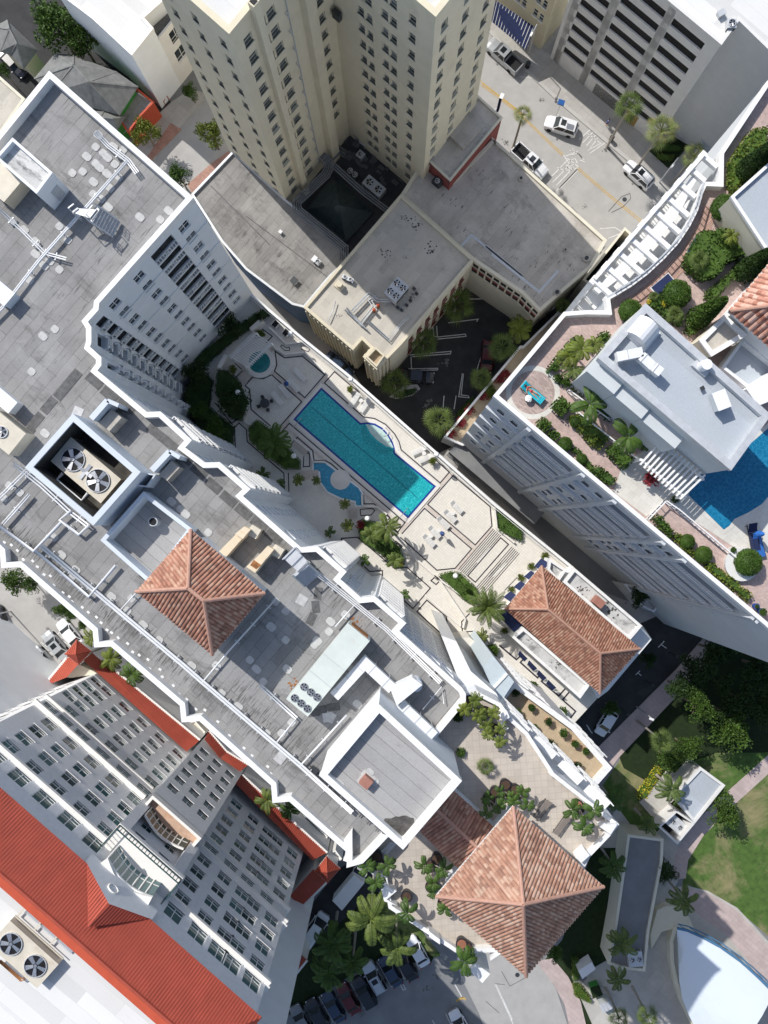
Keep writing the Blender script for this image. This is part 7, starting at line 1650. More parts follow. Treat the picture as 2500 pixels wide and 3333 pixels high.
for lb, f_, x, y, r, k, z, p in (('leafy green shrub on the walkway below the navy awnings, upper', 'g', 645, 370, 52, 'mid', DZ, 'pot_white'), ('leafy green shrub on the walkway below the navy awnings, lower', 'g', 910, 600, 52, 'mid', DZ, 'pot_white'), ('shrub beside the wooden table at the top of the walkway', 'g', 290, 50, 55, 'mid', DZ, 'pot_terra'),
      ('yellow-green potted shrub near the lamp on the sunny pool edge', 'i', 1215, 740, 32, 'yellow', DZ, 'pot_terra'), ('yellow-green potted shrub beside the loungers under the lamp', 'j', 850, 557, 34, 'yellow', DZ, 'pot_terra'), ('potted shrub in the corner above the pergola', 'i', 405, 240, 42, 'yellow', DZ, 'pot_white'),
      ('potted shrub below the pergola', 'i', 160, 555, 38, 'yellow', DZ, 'pot_white'), ('round potted plant on the entrance court', 'd', 330, 1395, 60, 'yellow', 0, 'pot_terra'), ('small shrub by the pavilion canopy', '9', 75, 835, 22, 'yellow', DZ, None), ('leafy shrub near the walkway bend', '8', 1480, 950, 38, 'mid', DZ, None)): bush(lb, f_, x, y, r, k, z, p, 'potted_shrub' if p else 'shrub')
for i, (x, y) in enumerate(((318, 388), (238, 448), (180, 518), (117, 592))): bush(f'small green bush between the navy awnings, {("top", "second", "third", "bottom")[i]} one', '9', x, y, 24, 'yellow', DZ, None, group='bushes beside the navy awnings')
# planted beds of the deck
hedge('dark planted bed in the deck corner below the deck gate', '8:1510,110 1659,200 1659,300 1520,235', DZ, .7, 'leaf_mid'); hedge('dark ivy bed with a lamp in the middle of the walkway', '8:1155,500 1240,480 1290,490 1395,590 1380,690 1300,640', DZ, .6, 'leaf_mid')
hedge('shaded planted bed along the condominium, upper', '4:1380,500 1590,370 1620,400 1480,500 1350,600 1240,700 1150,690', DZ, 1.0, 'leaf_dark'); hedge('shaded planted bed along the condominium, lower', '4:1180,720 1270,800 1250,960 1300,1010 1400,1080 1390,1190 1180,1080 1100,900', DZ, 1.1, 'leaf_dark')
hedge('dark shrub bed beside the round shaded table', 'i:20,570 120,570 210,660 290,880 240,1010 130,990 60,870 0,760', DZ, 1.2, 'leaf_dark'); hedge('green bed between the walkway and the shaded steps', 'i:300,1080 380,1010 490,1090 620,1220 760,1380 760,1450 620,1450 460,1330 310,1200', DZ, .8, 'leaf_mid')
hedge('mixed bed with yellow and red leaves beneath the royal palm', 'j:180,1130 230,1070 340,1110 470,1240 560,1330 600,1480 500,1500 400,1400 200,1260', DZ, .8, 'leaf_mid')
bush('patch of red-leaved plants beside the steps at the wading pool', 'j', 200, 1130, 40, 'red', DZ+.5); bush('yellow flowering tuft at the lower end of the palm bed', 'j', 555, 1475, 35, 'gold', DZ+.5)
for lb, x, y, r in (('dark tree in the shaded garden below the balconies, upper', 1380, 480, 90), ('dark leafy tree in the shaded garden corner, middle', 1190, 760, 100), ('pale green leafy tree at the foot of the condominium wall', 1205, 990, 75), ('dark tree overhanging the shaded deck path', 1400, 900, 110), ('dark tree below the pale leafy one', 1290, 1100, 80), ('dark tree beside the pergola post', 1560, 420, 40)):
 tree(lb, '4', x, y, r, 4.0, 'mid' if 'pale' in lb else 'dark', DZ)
# street and park trees
for a in [('large dark tree between the old houses and the white-roofed building', '1', 330, 150, 160, 9, 'mid'), ('second large tree touching the white-roofed building', '1', 480, 240, 130, 8, 'mid'), ('small street tree beside the white wall of the upper left block', '1', 1140, 545, 60, 4.5, 'mid'), ('round bright street tree in front of the orange shop', '1', 870, 790, 105, 6, 'yellow'),
          ('bright street tree against the foot of the tower', '1', 1268, 800, 100, 6.5, 'yellow'), ('street tree just above the white parapet corner', '1', 1075, 1060, 90, 6, 'mid'), ('bit of tree at the far left edge above the parapet', '1', 20, 430, 60, 6, 'mid'),
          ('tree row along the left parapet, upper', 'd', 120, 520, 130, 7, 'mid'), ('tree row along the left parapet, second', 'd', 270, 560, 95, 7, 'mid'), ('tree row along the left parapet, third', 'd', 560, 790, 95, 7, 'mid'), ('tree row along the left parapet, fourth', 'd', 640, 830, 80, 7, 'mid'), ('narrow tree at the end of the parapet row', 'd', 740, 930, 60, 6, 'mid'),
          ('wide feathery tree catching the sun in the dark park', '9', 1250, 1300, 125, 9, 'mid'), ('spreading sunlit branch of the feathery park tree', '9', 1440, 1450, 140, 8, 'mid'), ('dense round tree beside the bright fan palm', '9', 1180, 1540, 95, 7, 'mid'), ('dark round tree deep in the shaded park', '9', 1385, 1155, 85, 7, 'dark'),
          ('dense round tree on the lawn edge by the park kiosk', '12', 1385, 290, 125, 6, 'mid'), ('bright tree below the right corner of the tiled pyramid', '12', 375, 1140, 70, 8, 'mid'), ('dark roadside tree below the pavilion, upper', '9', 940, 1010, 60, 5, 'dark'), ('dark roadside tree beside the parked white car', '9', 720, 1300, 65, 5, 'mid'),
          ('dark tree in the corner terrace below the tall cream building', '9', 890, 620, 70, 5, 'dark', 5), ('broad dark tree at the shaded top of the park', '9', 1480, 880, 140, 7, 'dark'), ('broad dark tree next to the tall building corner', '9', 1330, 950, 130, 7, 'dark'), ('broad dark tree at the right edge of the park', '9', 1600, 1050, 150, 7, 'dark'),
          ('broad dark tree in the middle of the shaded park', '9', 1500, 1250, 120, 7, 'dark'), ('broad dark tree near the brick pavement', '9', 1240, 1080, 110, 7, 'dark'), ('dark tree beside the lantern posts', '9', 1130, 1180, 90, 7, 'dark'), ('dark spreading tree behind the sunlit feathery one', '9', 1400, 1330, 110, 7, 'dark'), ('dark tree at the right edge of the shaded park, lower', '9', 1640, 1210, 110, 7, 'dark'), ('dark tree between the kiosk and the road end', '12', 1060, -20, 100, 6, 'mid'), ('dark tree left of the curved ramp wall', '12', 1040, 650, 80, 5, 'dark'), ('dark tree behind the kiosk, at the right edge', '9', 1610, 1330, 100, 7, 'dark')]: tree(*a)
S('painted_park_shade', 's:2010,2450 2120,2330 2330,2060 2440,2030 2700,1960 2700,2430 2480,2450 2330,2450 2200,2500 2100,2540 2030,2500', .045, 'grass_dark')  # dark sheet over the lawn, painted in place of shade on the park
hedge('yellow-green hedge strip beside the white apron', '12:995,25 1025,45 930,215 880,215 890,170 960,70', 0, .8, 'leaf_gold', 40); hedge('low hedge row beside the pink pavement, upper', '12:485,1180 520,1180 530,1300 495,1310', 0, .9, 'leaf_yellow', 40); hedge('low hedge row beside the pink pavement, lower', '12:495,1340 535,1340 590,1410 600,1450 560,1430 500,1400', 0, 1.0, 'leaf_yellow', 40)
hedge('leafy bed with yellow stripes beside the garage', '3:1000,860 1130,870 1140,900 1020,900', .16, .5, 'leaf_mid', 40); hedge('second strip of leaves in the garage bed', '3:990,920 1100,930 1080,960 1000,950', .16, .4, 'leaf_yellow', 40)
hedge('planted island with a white kerb at the car park entrance', '5:880,905 960,860 1020,850 1035,862 1000,895 930,915', 0, .35, 'leaf_dark', 40)
MB().prism(ccw(pts('5:860,905 960,835 1030,832 1048,858 1000,900 900,918', .15)), 0, .15).obj('island_kerb', 'curb', None); tag(bpy.data.objects['island_kerb'], kind='structure')
for i, (x, y) in enumerate(((1235, 1125), (1290, 1060), (1345, 985), (1430, 900), (1520, 800), (1560, 775))): bush(f'wine-red leafy plant on the narrow terrace, {("first", "second", "third", "fourth", "fifth", "last")[i]} from its corner', '5', x, y, 30, 'red', 5.3, None, group='red plants on the narrow terrace')
bush('bright green plant between the red ones on the narrow terrace', '5', 1470, 880, 38, 'yellow', 5.3); hedge('low green strip at the foot of the narrow terrace', '5:1262,1010 1360,900 1380,915 1280,1030', .1, .6, 'leaf_mid', 40)
# roof garden planting
gz2 = gz+.02
for lb, f_, x, y, r in (('large dark clipped ball shrub at the top of the roof garden', 'k', 1265, 488, 120), ('clipped ball shrub beside the penthouse corner', 'k', 420, 1415, 105), ('big clipped ball shrub behind the lower navy bed', 'k', 840, 1262, 128), ('small clipped ball by the parapet, near the loungers', '6', 442, 1190, 45), ('clipped ball next along the parapet', '6', 543, 1280, 34),
  ('clipped ball in the middle bed of the roof garden, upper', '6', 505, 1055, 38), ('clipped ball in the middle bed of the roof garden, lower', '6', 622, 1165, 35), ('clipped ball at the end of the lower bed', '9', 1175, 300, 46), ('second clipped ball below the pool terrace', '9', 1272, 380, 54), ('very large clipped ball in a white round planter', '9', 1542, 425, 82)): topiary(lb, f_, x, y, r, gz2, .9)
c = Q('9', 1475, 455, gz+.5); t = thing('round_planter', 'white round planter bowl under the very large clipped ball', 'planter', (c.x, c.y, gz)); MB().cyl((c.x+.4, c.y+.3), 1.4, gz, gz+.6, 28, 1.5).obj('bowl', 'pot_white', t)
for lb, sp_, h_, mt in (('clipped square hedge block at the start of the middle bed', '6:362,960 420,905 475,950 430,1025', 1.0, 'leaf_topiary'), ('clipped square hedge block by the parapet, upper', '6:272,1065 310,1030 362,1070 325,1112', .9, 'leaf_topiary'), ('clipped square hedge block by the parapet, second', '6:345,1130 375,1100 410,1135 380,1160', .8, 'leaf_topiary'),
  ('leafy middle bed of the roof garden', '6:470,1030 540,1010 710,1150 650,1215 600,1190', .8, 'leaf_yellow'), ('clipped hedge block at the lower end of the middle bed', '6:690,1230 740,1190 855,1280 800,1335', 1.0, 'leaf_topiary'), ('clipped hedge at the parapet below the middle bed', '6:600,1350 640,1320 748,1400 720,1430', .9, 'leaf_topiary'),
  ('tall shrub bed beside the penthouse wall, upper', '6:470,820 540,795 610,850 560,900', 1.0, 'leaf_mid'), ('tall shrub bed beside the penthouse wall, lower', '6:620,950 680,930 740,1000 700,1040', 1.0, 'leaf_mid'), ('dark hedge bed at the right of the feather palm', '6:860,1120 960,1160 940,1220 850,1180', .9, 'leaf_mid'),
  ('hedge bed by the pool railing, upper', '9:970,160 1010,145 1090,230 1070,270', .9, 'leaf_topiary'), ('long yellow-green hedge beside the lower parapet', '9:1285,450 1320,425 1565,620 1550,660', .8, 'leaf_yellow'), ('mixed yellow bed between the clipped balls', '9:1080,260 1120,250 1230,380 1200,390', .6, 'leaf_yellow'), ('dark bed between the clipped balls', '6:470,1200 520,1220 620,1340 590,1345', .5, 'leaf_mid'),
  ('low octagonal clipped hedge, upper', '6:480,560 540,530 555,560 400,690 400,740 335,755 340,730', .6, 'leaf_topiary'), ('low clipped hedge before the palm bed, right', '6:650,530 690,512 710,530 690,570 640,560', .6, 'leaf_topiary'), ('low clipped hedge beside the sunbather circle', '6:375,790 400,775 465,800 460,850', .6, 'leaf_topiary'),
  ('long bright hedge with red flowers at the upper right', '3:1440,960 1560,780 1659,760 1659,870 1560,950 1500,1090 1465,1145 1440,1100', 1.2, 'leaf_yellow'), ('shrub mass beside the upper navy bed', 'k:1060,700 1340,660 1480,790 1460,900 1290,960 1220,1080 1080,1120 940,1000 930,930', 1.4, 'leaf_mid'), ('green planting behind the lower navy bed', 'k:600,1290 700,1240 740,1380 900,1430 880,1540 760,1480 600,1360', .8, 'leaf_mid'),
  ('green strip between the cone trees', 'k:1110,1250 1290,1100 1420,990 1380,1090 1200,1290 1120,1300', .9, 'leaf_mid'), ('low shrubs at the foot of the cone trees', 'k:920,1560 990,1500 1040,1590 960,1620', .8, 'leaf_mid')): hedge(lb, sp_, gz2, h_, mt, 42, ls=.2)
for lb, f_, a, b, r in (('long dark cone-shaped conifer leaning outward beside the tiled roof, lower', 'k', (1000, 1500), (1400, 1240), .9), ('dark cone-shaped conifer beside the tiled roof, upper', 'k', (1420, 1080), (1700, 860), .9), ('dark cone-shaped conifer at the top right by the cream wing', '3', (1500, 1060), (1690, 860), 1.0)):
 p0, p1 = Q(f_, *a, gz), Q(f_, *b, gz+6);
 hgt = 6.5; t = thing('cone_tree', lb, 'conifer', (p0.x, p0.y, gz)); m = MB();
 for _ in range(2600):
  q = random.random()**.8; a_ = random.uniform(0, math.tau); rr2 = r*(1-q)**.7*(.9+.12*random.random())+.05; d_ = Vector((math.cos(a_), math.sin(a_), .3)); add_leaf(m, Vector((d_.x*rr2, d_.y*rr2, .3+q*hgt)), (d_+rnd_dir()*.5).normalized(), .2, .09)
 for k in range(9): m.ball((0, 0, .4+k*hgt/10), r*.85*(1-k/10)**.7, 8, 5, 1.1)
 o = m.obj('foliage', 'leaf_dark' if 'lower' not in lb else 'leaf_mid', t); o.matrix_parent_inverse.identity()
for a in [('dense feathery palm in the bed beside the penthouse, left', 'feather_y', '6', 470, 660, 85, 2.6), ('dense feathery palm in the bed beside the penthouse, middle', 'feather_y', '6', 545, 620, 95, 3), ('dense feathery palm in the bed beside the penthouse, right', 'feather_y', '6', 620, 590, 70, 2.6), ('feathery palm low in the same bed', 'feather_g', '6', 490, 740, 80, 2.2), ('small fan palm above the penthouse corner', 'fan_g', 'k', 820, 1450, 85, 1.5), ('silver fan plant beside the lower navy bed', 'fan_g', 'k', 632, 1285, 50, .8),
          ('leaning coconut palm over the middle bed, left', 'small_g', '6', 595, 945, 135, 3.2), ('coconut palm over the middle bed with one golden frond', 'small_g', '6', 820, 1145, 130, 3.2), ('feathery palm in the shrub mass', 'feather_y', 'k', 1330, 740, 90, 2.4), ('fan palm in the shrub mass', 'fan_g', 'k', 1040, 960, 95, 1.6)]: palm(*a, zg=gz2, tr=.1)
bush('bright yellow flowering plant near the penthouse corner', 'k', 725, 1350, 30, 'gold', gz+.6); bush('second yellow flowering tuft near the penthouse corner', 'k', 585, 1335, 22, 'gold', gz+.6); bush('dark red potted plant beside the white pergola', '6', 960, 1400, 45, 'red', gz2, 'pot_dark'); bush('potted plant at the end of the pergola', '6', 1105, 1520, 28, 'mid', gz2)
bush('blue-potted spiky plant by the lower right parapet', '9', 1630, 720, 26, 'mid', gz2, 'fabric_blue'); bush('small cactus-like plant beside the large clipped ball', '9', 1452, 350, 20, 'mid', gz2, 'pot_white')
bush('cactus pot on the entrance court wall', '9', 1595, 690, 14, 'mid', gz2, 'fabric_blue')['label'] = 'small blue pot plant next to the lower right parapet'
# ================================================================ vehicles
def loft(m, secs):
 n_ = len(secs[0]); i0 = len(m.v)
 for s_ in secs: m.v += [tuple(p) for p in s_]
 for a in range(len(secs)-1):
  for k in range(n_-1): i = i0+a*n_+k; m.f.append([i, i+1, i+n_+1, i+n_])
 m.f.append([i0+k for k in range(n_)]); m.f.append([i0+(len(secs)-1)*n_+k for k in range(n_)][::-1])
def hullsec(x, w_, h, zb=.28): return [Vector((x, -w_, zb)), Vector((x, -w_*1.0, zb+(h-zb)*.55)), Vector((x, -w_*.93, h-.06)), Vector((x, -w_*.8, h)), Vector((x, 0, h+.03)), Vector((x, w_*.8, h)), Vector((x, w_*.93, h-.06)), Vector((x, w_, zb+(h-zb)*.55)), Vector((x, w_, zb))]
KIND = {  # body profile (x, halfwidth, height), cabin (x rear base, x rear top, x front top, x front base, height, half width)
 'sedan': ([(-2.32, .62, .72), (-2.22, .80, .92), (-1.7, .88, .98), (0, .91, .96), (1.0, .90, .93), (1.7, .86, .84), (2.15, .74, .70), (2.32, .55, .60)], (-1.75, -1.0, .45, 1.15, 1.43, .80)),
 'suv': ([(-2.35, .70, .85), (-2.28, .86, 1.05), (-1.7, .93, 1.1), (0, .95, 1.08), (1.1, .94, 1.08), (1.85, .90, 1.0), (2.25, .78, .85), (2.38, .6, .7)], (-2.15, -1.85, .35, 1.1, 1.75, .84)),
 'hatch': ([(-1.95, .66, .8), (-1.88, .80, .95), (-1.2, .86, .98), (0, .88, .96), (.9, .87, .93), (1.6, .82, .83), (1.95, .62, .65)], (-1.8, -1.35, .35, 1.0, 1.48, .78)),
 'van': ([(-2.7, .88, 1.1), (-2.65, .96, 1.2), (0, 1.0, 1.2), (1.6, .98, 1.15), (2.3, .90, 1.0), (2.65, .7, .8)], (-2.62, -2.5, 1.25, 2.0, 2.1, .9)),
 'pickup': ([(-.75, .95, 1.15), (0, .96, 1.15), (1.3, .95, 1.15), (2.3, .93, 1.08), (2.75, .82, .95), (2.9, .68, .8)], (-.65, -.5, .75, 1.45, 1.85, .84))}
def car_proto(kind, paint, sunroof=False, key=None):
 prof, (xr, xrt, xft, xf, h, hw) = KIND[kind]; t = thing('car_proto', 'x', 'car'); zb = [p for p in prof if p[0] <= xf][-1][2]
 def P(m, nm, mt, par=None, sm=False): o = m.obj(nm, mt, par or t, sm); o.matrix_parent_inverse.identity(); return o
 m = MB(); loft(m, [hullsec(*p) for p in prof]);
 if kind == 'pickup':
  for s_ in (-1, 1): m.box((-1.83, s_*.9, .78), (2.2, .12, .9))
  m.box((-2.88, 0, .78), (.12, 1.9, .9)); m.box((-1.8, 0, .5), (2.2, 1.8, .3))
 body = P(m, 'body', paint, sm=False)
 if kind == 'pickup': P(MB().box((-1.8, 0, .70), (2.1, 1.66, .12)), 'cargo_bed', 'black')
 z0 = zb-.03; m = MB(); g = lambda x, w_, z: [Vector((x, -w_, z)), Vector((x, w_, z))]
 a, b, c, d = g(xr, hw+.06, z0), g(xrt, hw-.12, h), g(xft, hw-.12, h), g(xf, hw+.02, z0)
 P(MB().face([a[0], b[0], c[0], d[0]]).face([a[1], d[1], c[1], b[1]]), 'side_window', 'car_glass'); P(MB().face([d[0], c[0], c[1], d[1]]), 'windscreen', 'car_glass'); P(MB().face([a[1], b[1], b[0], a[0]]), 'rear_window', 'car_glass')
 m = MB(); m.prism([(xrt-.06, -hw+.08), (xft+.06, -hw+.08), (xft+.10, 0), (xft+.06, hw-.08), (xrt-.06, hw-.08)], h-.04, h+.03)
 for s_ in (0, 1): m.beam(a[s_], b[s_], .09, .07); m.beam(d[s_], c[s_], .07, .06); m.beam((a[s_]+d[s_])/2+Vector((.1, 0, 0)), (b[s_]+c[s_])/2, .08, .05)
 rf = P(m, 'roof', paint)
 if sunroof: P(MB().prism([(xft-.85, -hw*.5), (xft-.15, -hw*.5), (xft-.15, hw*.5), (xft-.85, hw*.5)], h+.031, h+.04), 'sunroof', 'car_glass', rf)
 if sunroof == 2:
  for s_ in (-1, 1): P(MB().box(((xrt+xft)/2, s_*(hw-.18), h+.07), (xft-xrt-.2, .04, .05)), 'roof_rail', 'dark_metal', rf)
 for x in ((-1.4, 1.45) if kind not in ('pickup', 'van') else (-1.85, 1.85)):
  for s_ in (-1, 1):
   w_ = MB(); yy = s_*(prof[3][1]-.10 if kind != 'pickup' else .86); n_ = 16; i = len(w_.v)
   for y2 in (yy-.11, yy+.11): w_.v += [(x+.34*math.cos(q*math.tau/n_), y2, .34+.34*math.sin(q*math.tau/n_)) for q in range(n_)]
   w_.f += [[q, (q+1) % n_, n_+(q+1) % n_, n_+q] for q in range(n_)]+[list(range(n_))[::-1], [n_+q for q in range(n_)]]; P(w_, 'wheel', 'rubber')
 xf_, xb = prof[-1][0], prof[0][0] if kind != 'pickup' else -2.94
 for s_ in (-1, 1):
  P(MB().box((xf_-.22, s_*prof[-1][1]*1.05, prof[-1][2]-.0), (.25, .28, .14)), 'headlight', 'lamp_clear'); P(MB().box((xb+.05, s_*.68, .85), (.1, .25, .18)), 'tail_light', 'lamp_red'); P(MB().box((xf-.15, s_*(hw+.2), z0+.1), (.14, .2, .12)), 'mirror', paint)
 P(MB().box((xf_-.02, 0, .5), (.06, 1.1, .14)), 'grille', 'black')
 kids_index(t); return t
PROTO = {}
def car(label, kind, paint, f_, x, y, ang_deg, sunroof=False, cat=None, zg=.02, group=None, sc=1):
 """angle of the nose measured on the photo, clockwise from pointing right"""
 k = (kind, paint, sunroof); c = Q(f_, x, y, zg+.9)
 if k not in PROTO: PROTO[k] = car_proto(*k); r = PROTO[k]; r.location = (c.x, c.y, zg); r.rotation_euler = (0, 0, -math.radians(ang_deg)); r.scale = (sc, sc, sc)
 else: r = clone(PROTO[k], (c.x, c.y, zg), -math.radians(ang_deg), sc)
 r.name = {'sedan': 'parked_car', 'hatch': 'parked_car', 'suv': 'parked_suv', 'van': 'parked_van', 'pickup': 'pickup_truck'}[kind]; r['label'] = label; r['category'] = cat or {'suv': 'SUV', 'van': 'van', 'pickup': 'pickup truck'}.get(kind, 'car')
 if group: r['group'] = group
 return r
for a in [('silver pickup truck with sunroof parked at the upper kerb by the awning', 'pickup', 'car_silver', '3', 75, 330, 222, True), ('white SUV driving in the middle of the sunny street', 'suv', 'car_white', '3', 420, 752, 198, True), ('white pickup truck with an open black bed below the street palm', 'pickup', 'car_white', '3', 232, 965, 42, True),
          ('white hatchback with a dark sunroof parked at the shaded kerb', 'suv', 'car_white', '3', 885, 1045, 222, 2), ('black car half hidden beside the planted island', 'sedan', 'car_black', '5', 1035, 782, 5), ('red car parked beside the palms on the car park edge', 'sedan', 'car_red', '5', 1450, 665, 95), ('dark car in the upper left alley between the old houses', 'sedan', 'car_black', '1', 75, 375, 45), ('white delivery van tucked in the alley beside the deck parapet', 'sedan', 'car_blue', '5', 560, 715, 40),
          ('white car parked nearest the red turret', 'sedan', 'car_white', 'd', 622, 1005, 230), ('silver-green car with a sunroof between the white car and the silver SUV', 'sedan', 'car_silver', 'd', 492, 1110, 230, True), ('light blue-silver SUV nearest the entrance court', 'suv', 'car_silver', 'd', 388, 1250, 230), ('black car cut off by the left edge', 'sedan', 'car_black', 'd', -5, 890, 250),
          ('white car parked in the shady road beside the roadside tree', 'hatch', 'car_white', '9', 690, 1390, 122), ('grey car parked at the top of the shady road', 'hatch', 'car_grey', '9', 1240, 745, 125), ('white sedan in the shaded car park, nearest the palms and verge', 'sedan', 'car_white', '11', 1030, 1135, 240),
          ('silver sedan with roof rails in the middle of the shaded car park row', 'suv', 'car_silver', '11', 772, 1290, 240, 2), ('black car right of the silver one in the shaded row', 'sedan', 'car_black', '11', 960, 1220, 240), ('dark blue car between the silver and the black one', 'sedan', 'car_blue', '11', 868, 1255, 240), ('black car left of the silver one in the shaded row', 'suv', 'car_black', '11', 712, 1380, 240),
          ('dark red car in the shaded car park row', 'sedan', 'car_red', '11', 615, 1420, 240), ('dark blue car left of the dark red one', 'sedan', 'car_blue', '11', 525, 1470, 240), ('black car second from the lower left end of the row', 'sedan', 'car_black', '11', 430, 1510, 240), ('grey car at the lower left end of the shaded row', 'sedan', 'car_grey', '11', 335, 1550, 240),
          ('white car cut off by the bottom edge near the striped kerb', 'sedan', 'car_white', '11', 1290, 1580, 240), ('white van parked nose-up in the shaded drive', 'van', 'car_white', '11', 410, 1005, -55, False)]: car(*a)
t = root_at('box_truck', 'white box truck parked in the drive under the lowest saw-tooth of the condominium', 'truck', pts('11:520,830 650,675 710,720 575,885', 3)); P_ = ccw(pts('11:520,828 648,675 712,722 577,887', 3.1)); MB().prism(P_, .9, 3.1).obj('cargo_box', 'white_paint', t)
cb = ccw(pts('11:640,668 670,635 728,672 700,712', 2.4)); MB().prism(cb, .5, 2.3).obj('cab', 'white_paint', t); MB().prism(ccw(pts('11:648,655 668,636 722,672 708,692', 2.4)), 1.5, 2.34).obj('windscreen', 'car_glass', t)
for x, y in ((545, 810), (620, 700), (560, 850), (690, 730)): c = Q('11', x, y, .5); MB().cyl((c.x, c.y), .4, .02, .9, 14).obj('wheel', 'rubber', t)
# ================================================================ deck furniture
def lounger_mesh(mat_f, mat_m):
 t = thing('lounger_proto', 'x', 'sun lounger'); f = MB()
 def P(m, nm, mt): o = m.obj(nm, mt, t); o.matrix_parent_inverse.identity()
 for s_ in (-1, 1): f.beam((-.95, s_*.3, .33), (.95, s_*.3, .33), .05, .06)
 P(f, 'frame', mat_f)
 for x in (-.8, .75):
  for s_ in (-1, 1): P(MB().beam((x, s_*.28, .33), (x, s_*.28, 0), .05, .05), 'leg', mat_f)
 m = MB()
 for k in range(12): m.box((.85-k*.115, 0, .37), (.09, .58, .03))
 P(m, 'seat', mat_m); m = MB()
 for k in range(6): a = .55; x = -.5-k*.1*math.cos(a); m.box((x, 0, .38+k*.1*math.sin(a)), (.09, .58, .03))
 P(m, 'backrest', mat_m); kids_index(t); return t
LP = {}
def lounger(label, f_, x, y, deg, z, mats=('lounger_white', 'lounger_white'), group='sun loungers on the pool deck', sc=1.05):
 c = Q(f_, x, y, z+.35)
 if mats not in LP: r = LP[mats] = lounger_mesh(*mats); r.location = (c.x, c.y, z+.015); r.rotation_euler = (0, 0, -math.radians(deg)); r.scale = (sc,)*3
 else: r = clone(LP[mats], (c.x, c.y, z+.015), -math.radians(deg), sc)
 r.name = 'sun_lounger'; r['label'] = label; r['group'] = group; return r
for lb, f_, x, y, d_ in [('white lounger alone in the upper shaded panel of the deck', 'i', 765, 610, 45), ('shaded lounger beside the closed blue umbrella', 'i', 708, 705, 48), ('shaded lounger left of the blue umbrella', 'i', 632, 760, 52), ('shaded lounger nearest the round table', 'i', 562, 825, 50), ('lounger by the parapet beside the yellow shrub, left', 'i', 1255, 835, 125), ('lounger by the parapet beside the yellow shrub, right', 'i', 1348, 885, 125),
  ('lounger below the second wall lamp, upper', 'j', 728, 460, 155), ('lounger below the second wall lamp, lower', 'j', 790, 530, 155), ('sunny lounger in the right deck panel, farthest right', 'j', 1070, 970, 45), ('sunny lounger in the right deck panel, lower one', 'j', 1010, 1050, 45), ('sunny lounger lying across the pink band', 'j', 950, 1110, 45), ('sunny lounger beside the blue closed umbrella', 'j', 870, 1195, 45), ('sunny lounger nearest the planter wall', 'j', 820, 1270, 45)]: lounger(lb, f_, x, y, d_, DZ)
lounger('dark grey lounger on the upper terrace, upper one by the palms', 'g', 735, 1480, 125, tz, ('dark_metal', 'lounger_grey'), 'dark loungers on the upper terrace', 1.1); lounger('dark grey lounger on the upper terrace, lower one by the tiled roof', 'g', 910, 1620, 125, tz, ('dark_metal', 'lounger_grey'), 'dark loungers on the upper terrace', 1.1)
lounger('turquoise lounger on the round paving with the sunbather', '6', 248, 885, 40, gz, ('dark_metal', 'towel_cyan'), 'roof garden loungers', 1.25); lounger('blue lounger on the pool terrace at the right edge, upper', '9', 1570, 275, 80, gz, ('dark_metal', 'fabric_navy'), 'roof garden loungers', 1.3); lounger('bright blue lounger next to the pool terrace steps', '9', 1600, 320, 75, gz, ('dark_metal', 'fabric_blue_bright'), 'roof garden loungers', 1.2)
for lb, f_, x, y, d_, sx, sy in (('flat navy solar panel beside the shrub mass of the roof garden, upper', 'k', 1015, 825, -60, 2.2, 1.0), ('flat navy panel beside the clipped ball of the roof garden, lower', 'k', 712, 1175, -40, 2.4, 1.0)):
 c = Q(f_, x, y, gz+.6); t = thing('navy_bench_panel', lb, 'panel', (c.x, c.y, gz)); an = -math.radians(d_); MB().box((c.x, c.y, gz+.6), (sx*.62+.4, .85, .08), an).obj('top', 'fabric_navy', t)
 m = MB(); ca, sa = math.cos(an), math.sin(an)
 for u in (-.8, .8):
  for v in (-.35, .35): m.beam((c.x+u*ca-v*sa, c.y+u*sa+v*ca, gz), (c.x+u*ca-v*sa, c.y+u*sa+v*ca, gz+.57), .06, .06)
 m.box((c.x, c.y, gz+.52), (sx*.62+.6, .95, .05), an); m.obj('frame', 'white_trim', t)
for lb, f_, x, y, z in (('small glass table between the sunny loungers, right', 'j', 1035, 1025, DZ), ('small glass table beside the blue umbrella', 'j', 908, 1180, DZ), ('small glass table between the lower sunny loungers', 'j', 838, 1228, DZ), ('small table between the loungers by the parapet', 'i', 1315, 840, DZ), ('small table between the loungers below the lamp', 'j', 775, 485, DZ)):
 c = Q(f_, x, y, z+.45); t = thing('side_table', lb, 'table', (c.x, c.y, z), group='small tables on the pool deck'); m = MB(); m.cyl(c, .27, z+.42, z+.46, 18); m.obj('table_top', 'lounger_white', t)
 for q in range(3): a = q*2.1; MB().beam((c.x+.2*math.cos(a), c.y+.2*math.sin(a), z), (c.x+.15*math.cos(a), c.y+.15*math.sin(a), z+.42), .03, .03).obj('leg', 'lounger_white', t)
for lb, f_, x, y, z, mt in (('closed blue umbrella on the sunny deck panel', 'j', 945, 1210, DZ, 'fabric_blue'), ('closed blue umbrella in the shaded deck panel', 'i', 632, 675, DZ, 'fabric_blue'), ('closed bright blue umbrella on the roof pool terrace', '9', 1635, 255, gz, 'fabric_blue_bright')):
 c = Q(f_, x, y, z+2.3); t = thing('closed_umbrella', lb, 'umbrella', (c.x, c.y, z)); MB().cyl(c, .035, z, z+2.5, 8).obj('pole', 'lounger_white', t); m = MB(); m.cyl(c, .30, z+1.3, z+1.9, 10, .22); m.cyl(c, .22, z+1.9, z+2.45, 10, .05); m.obj('canopy', mt, t); MB().cyl(c, .3, z, z+.08, 16).obj('base', 'galv', t)
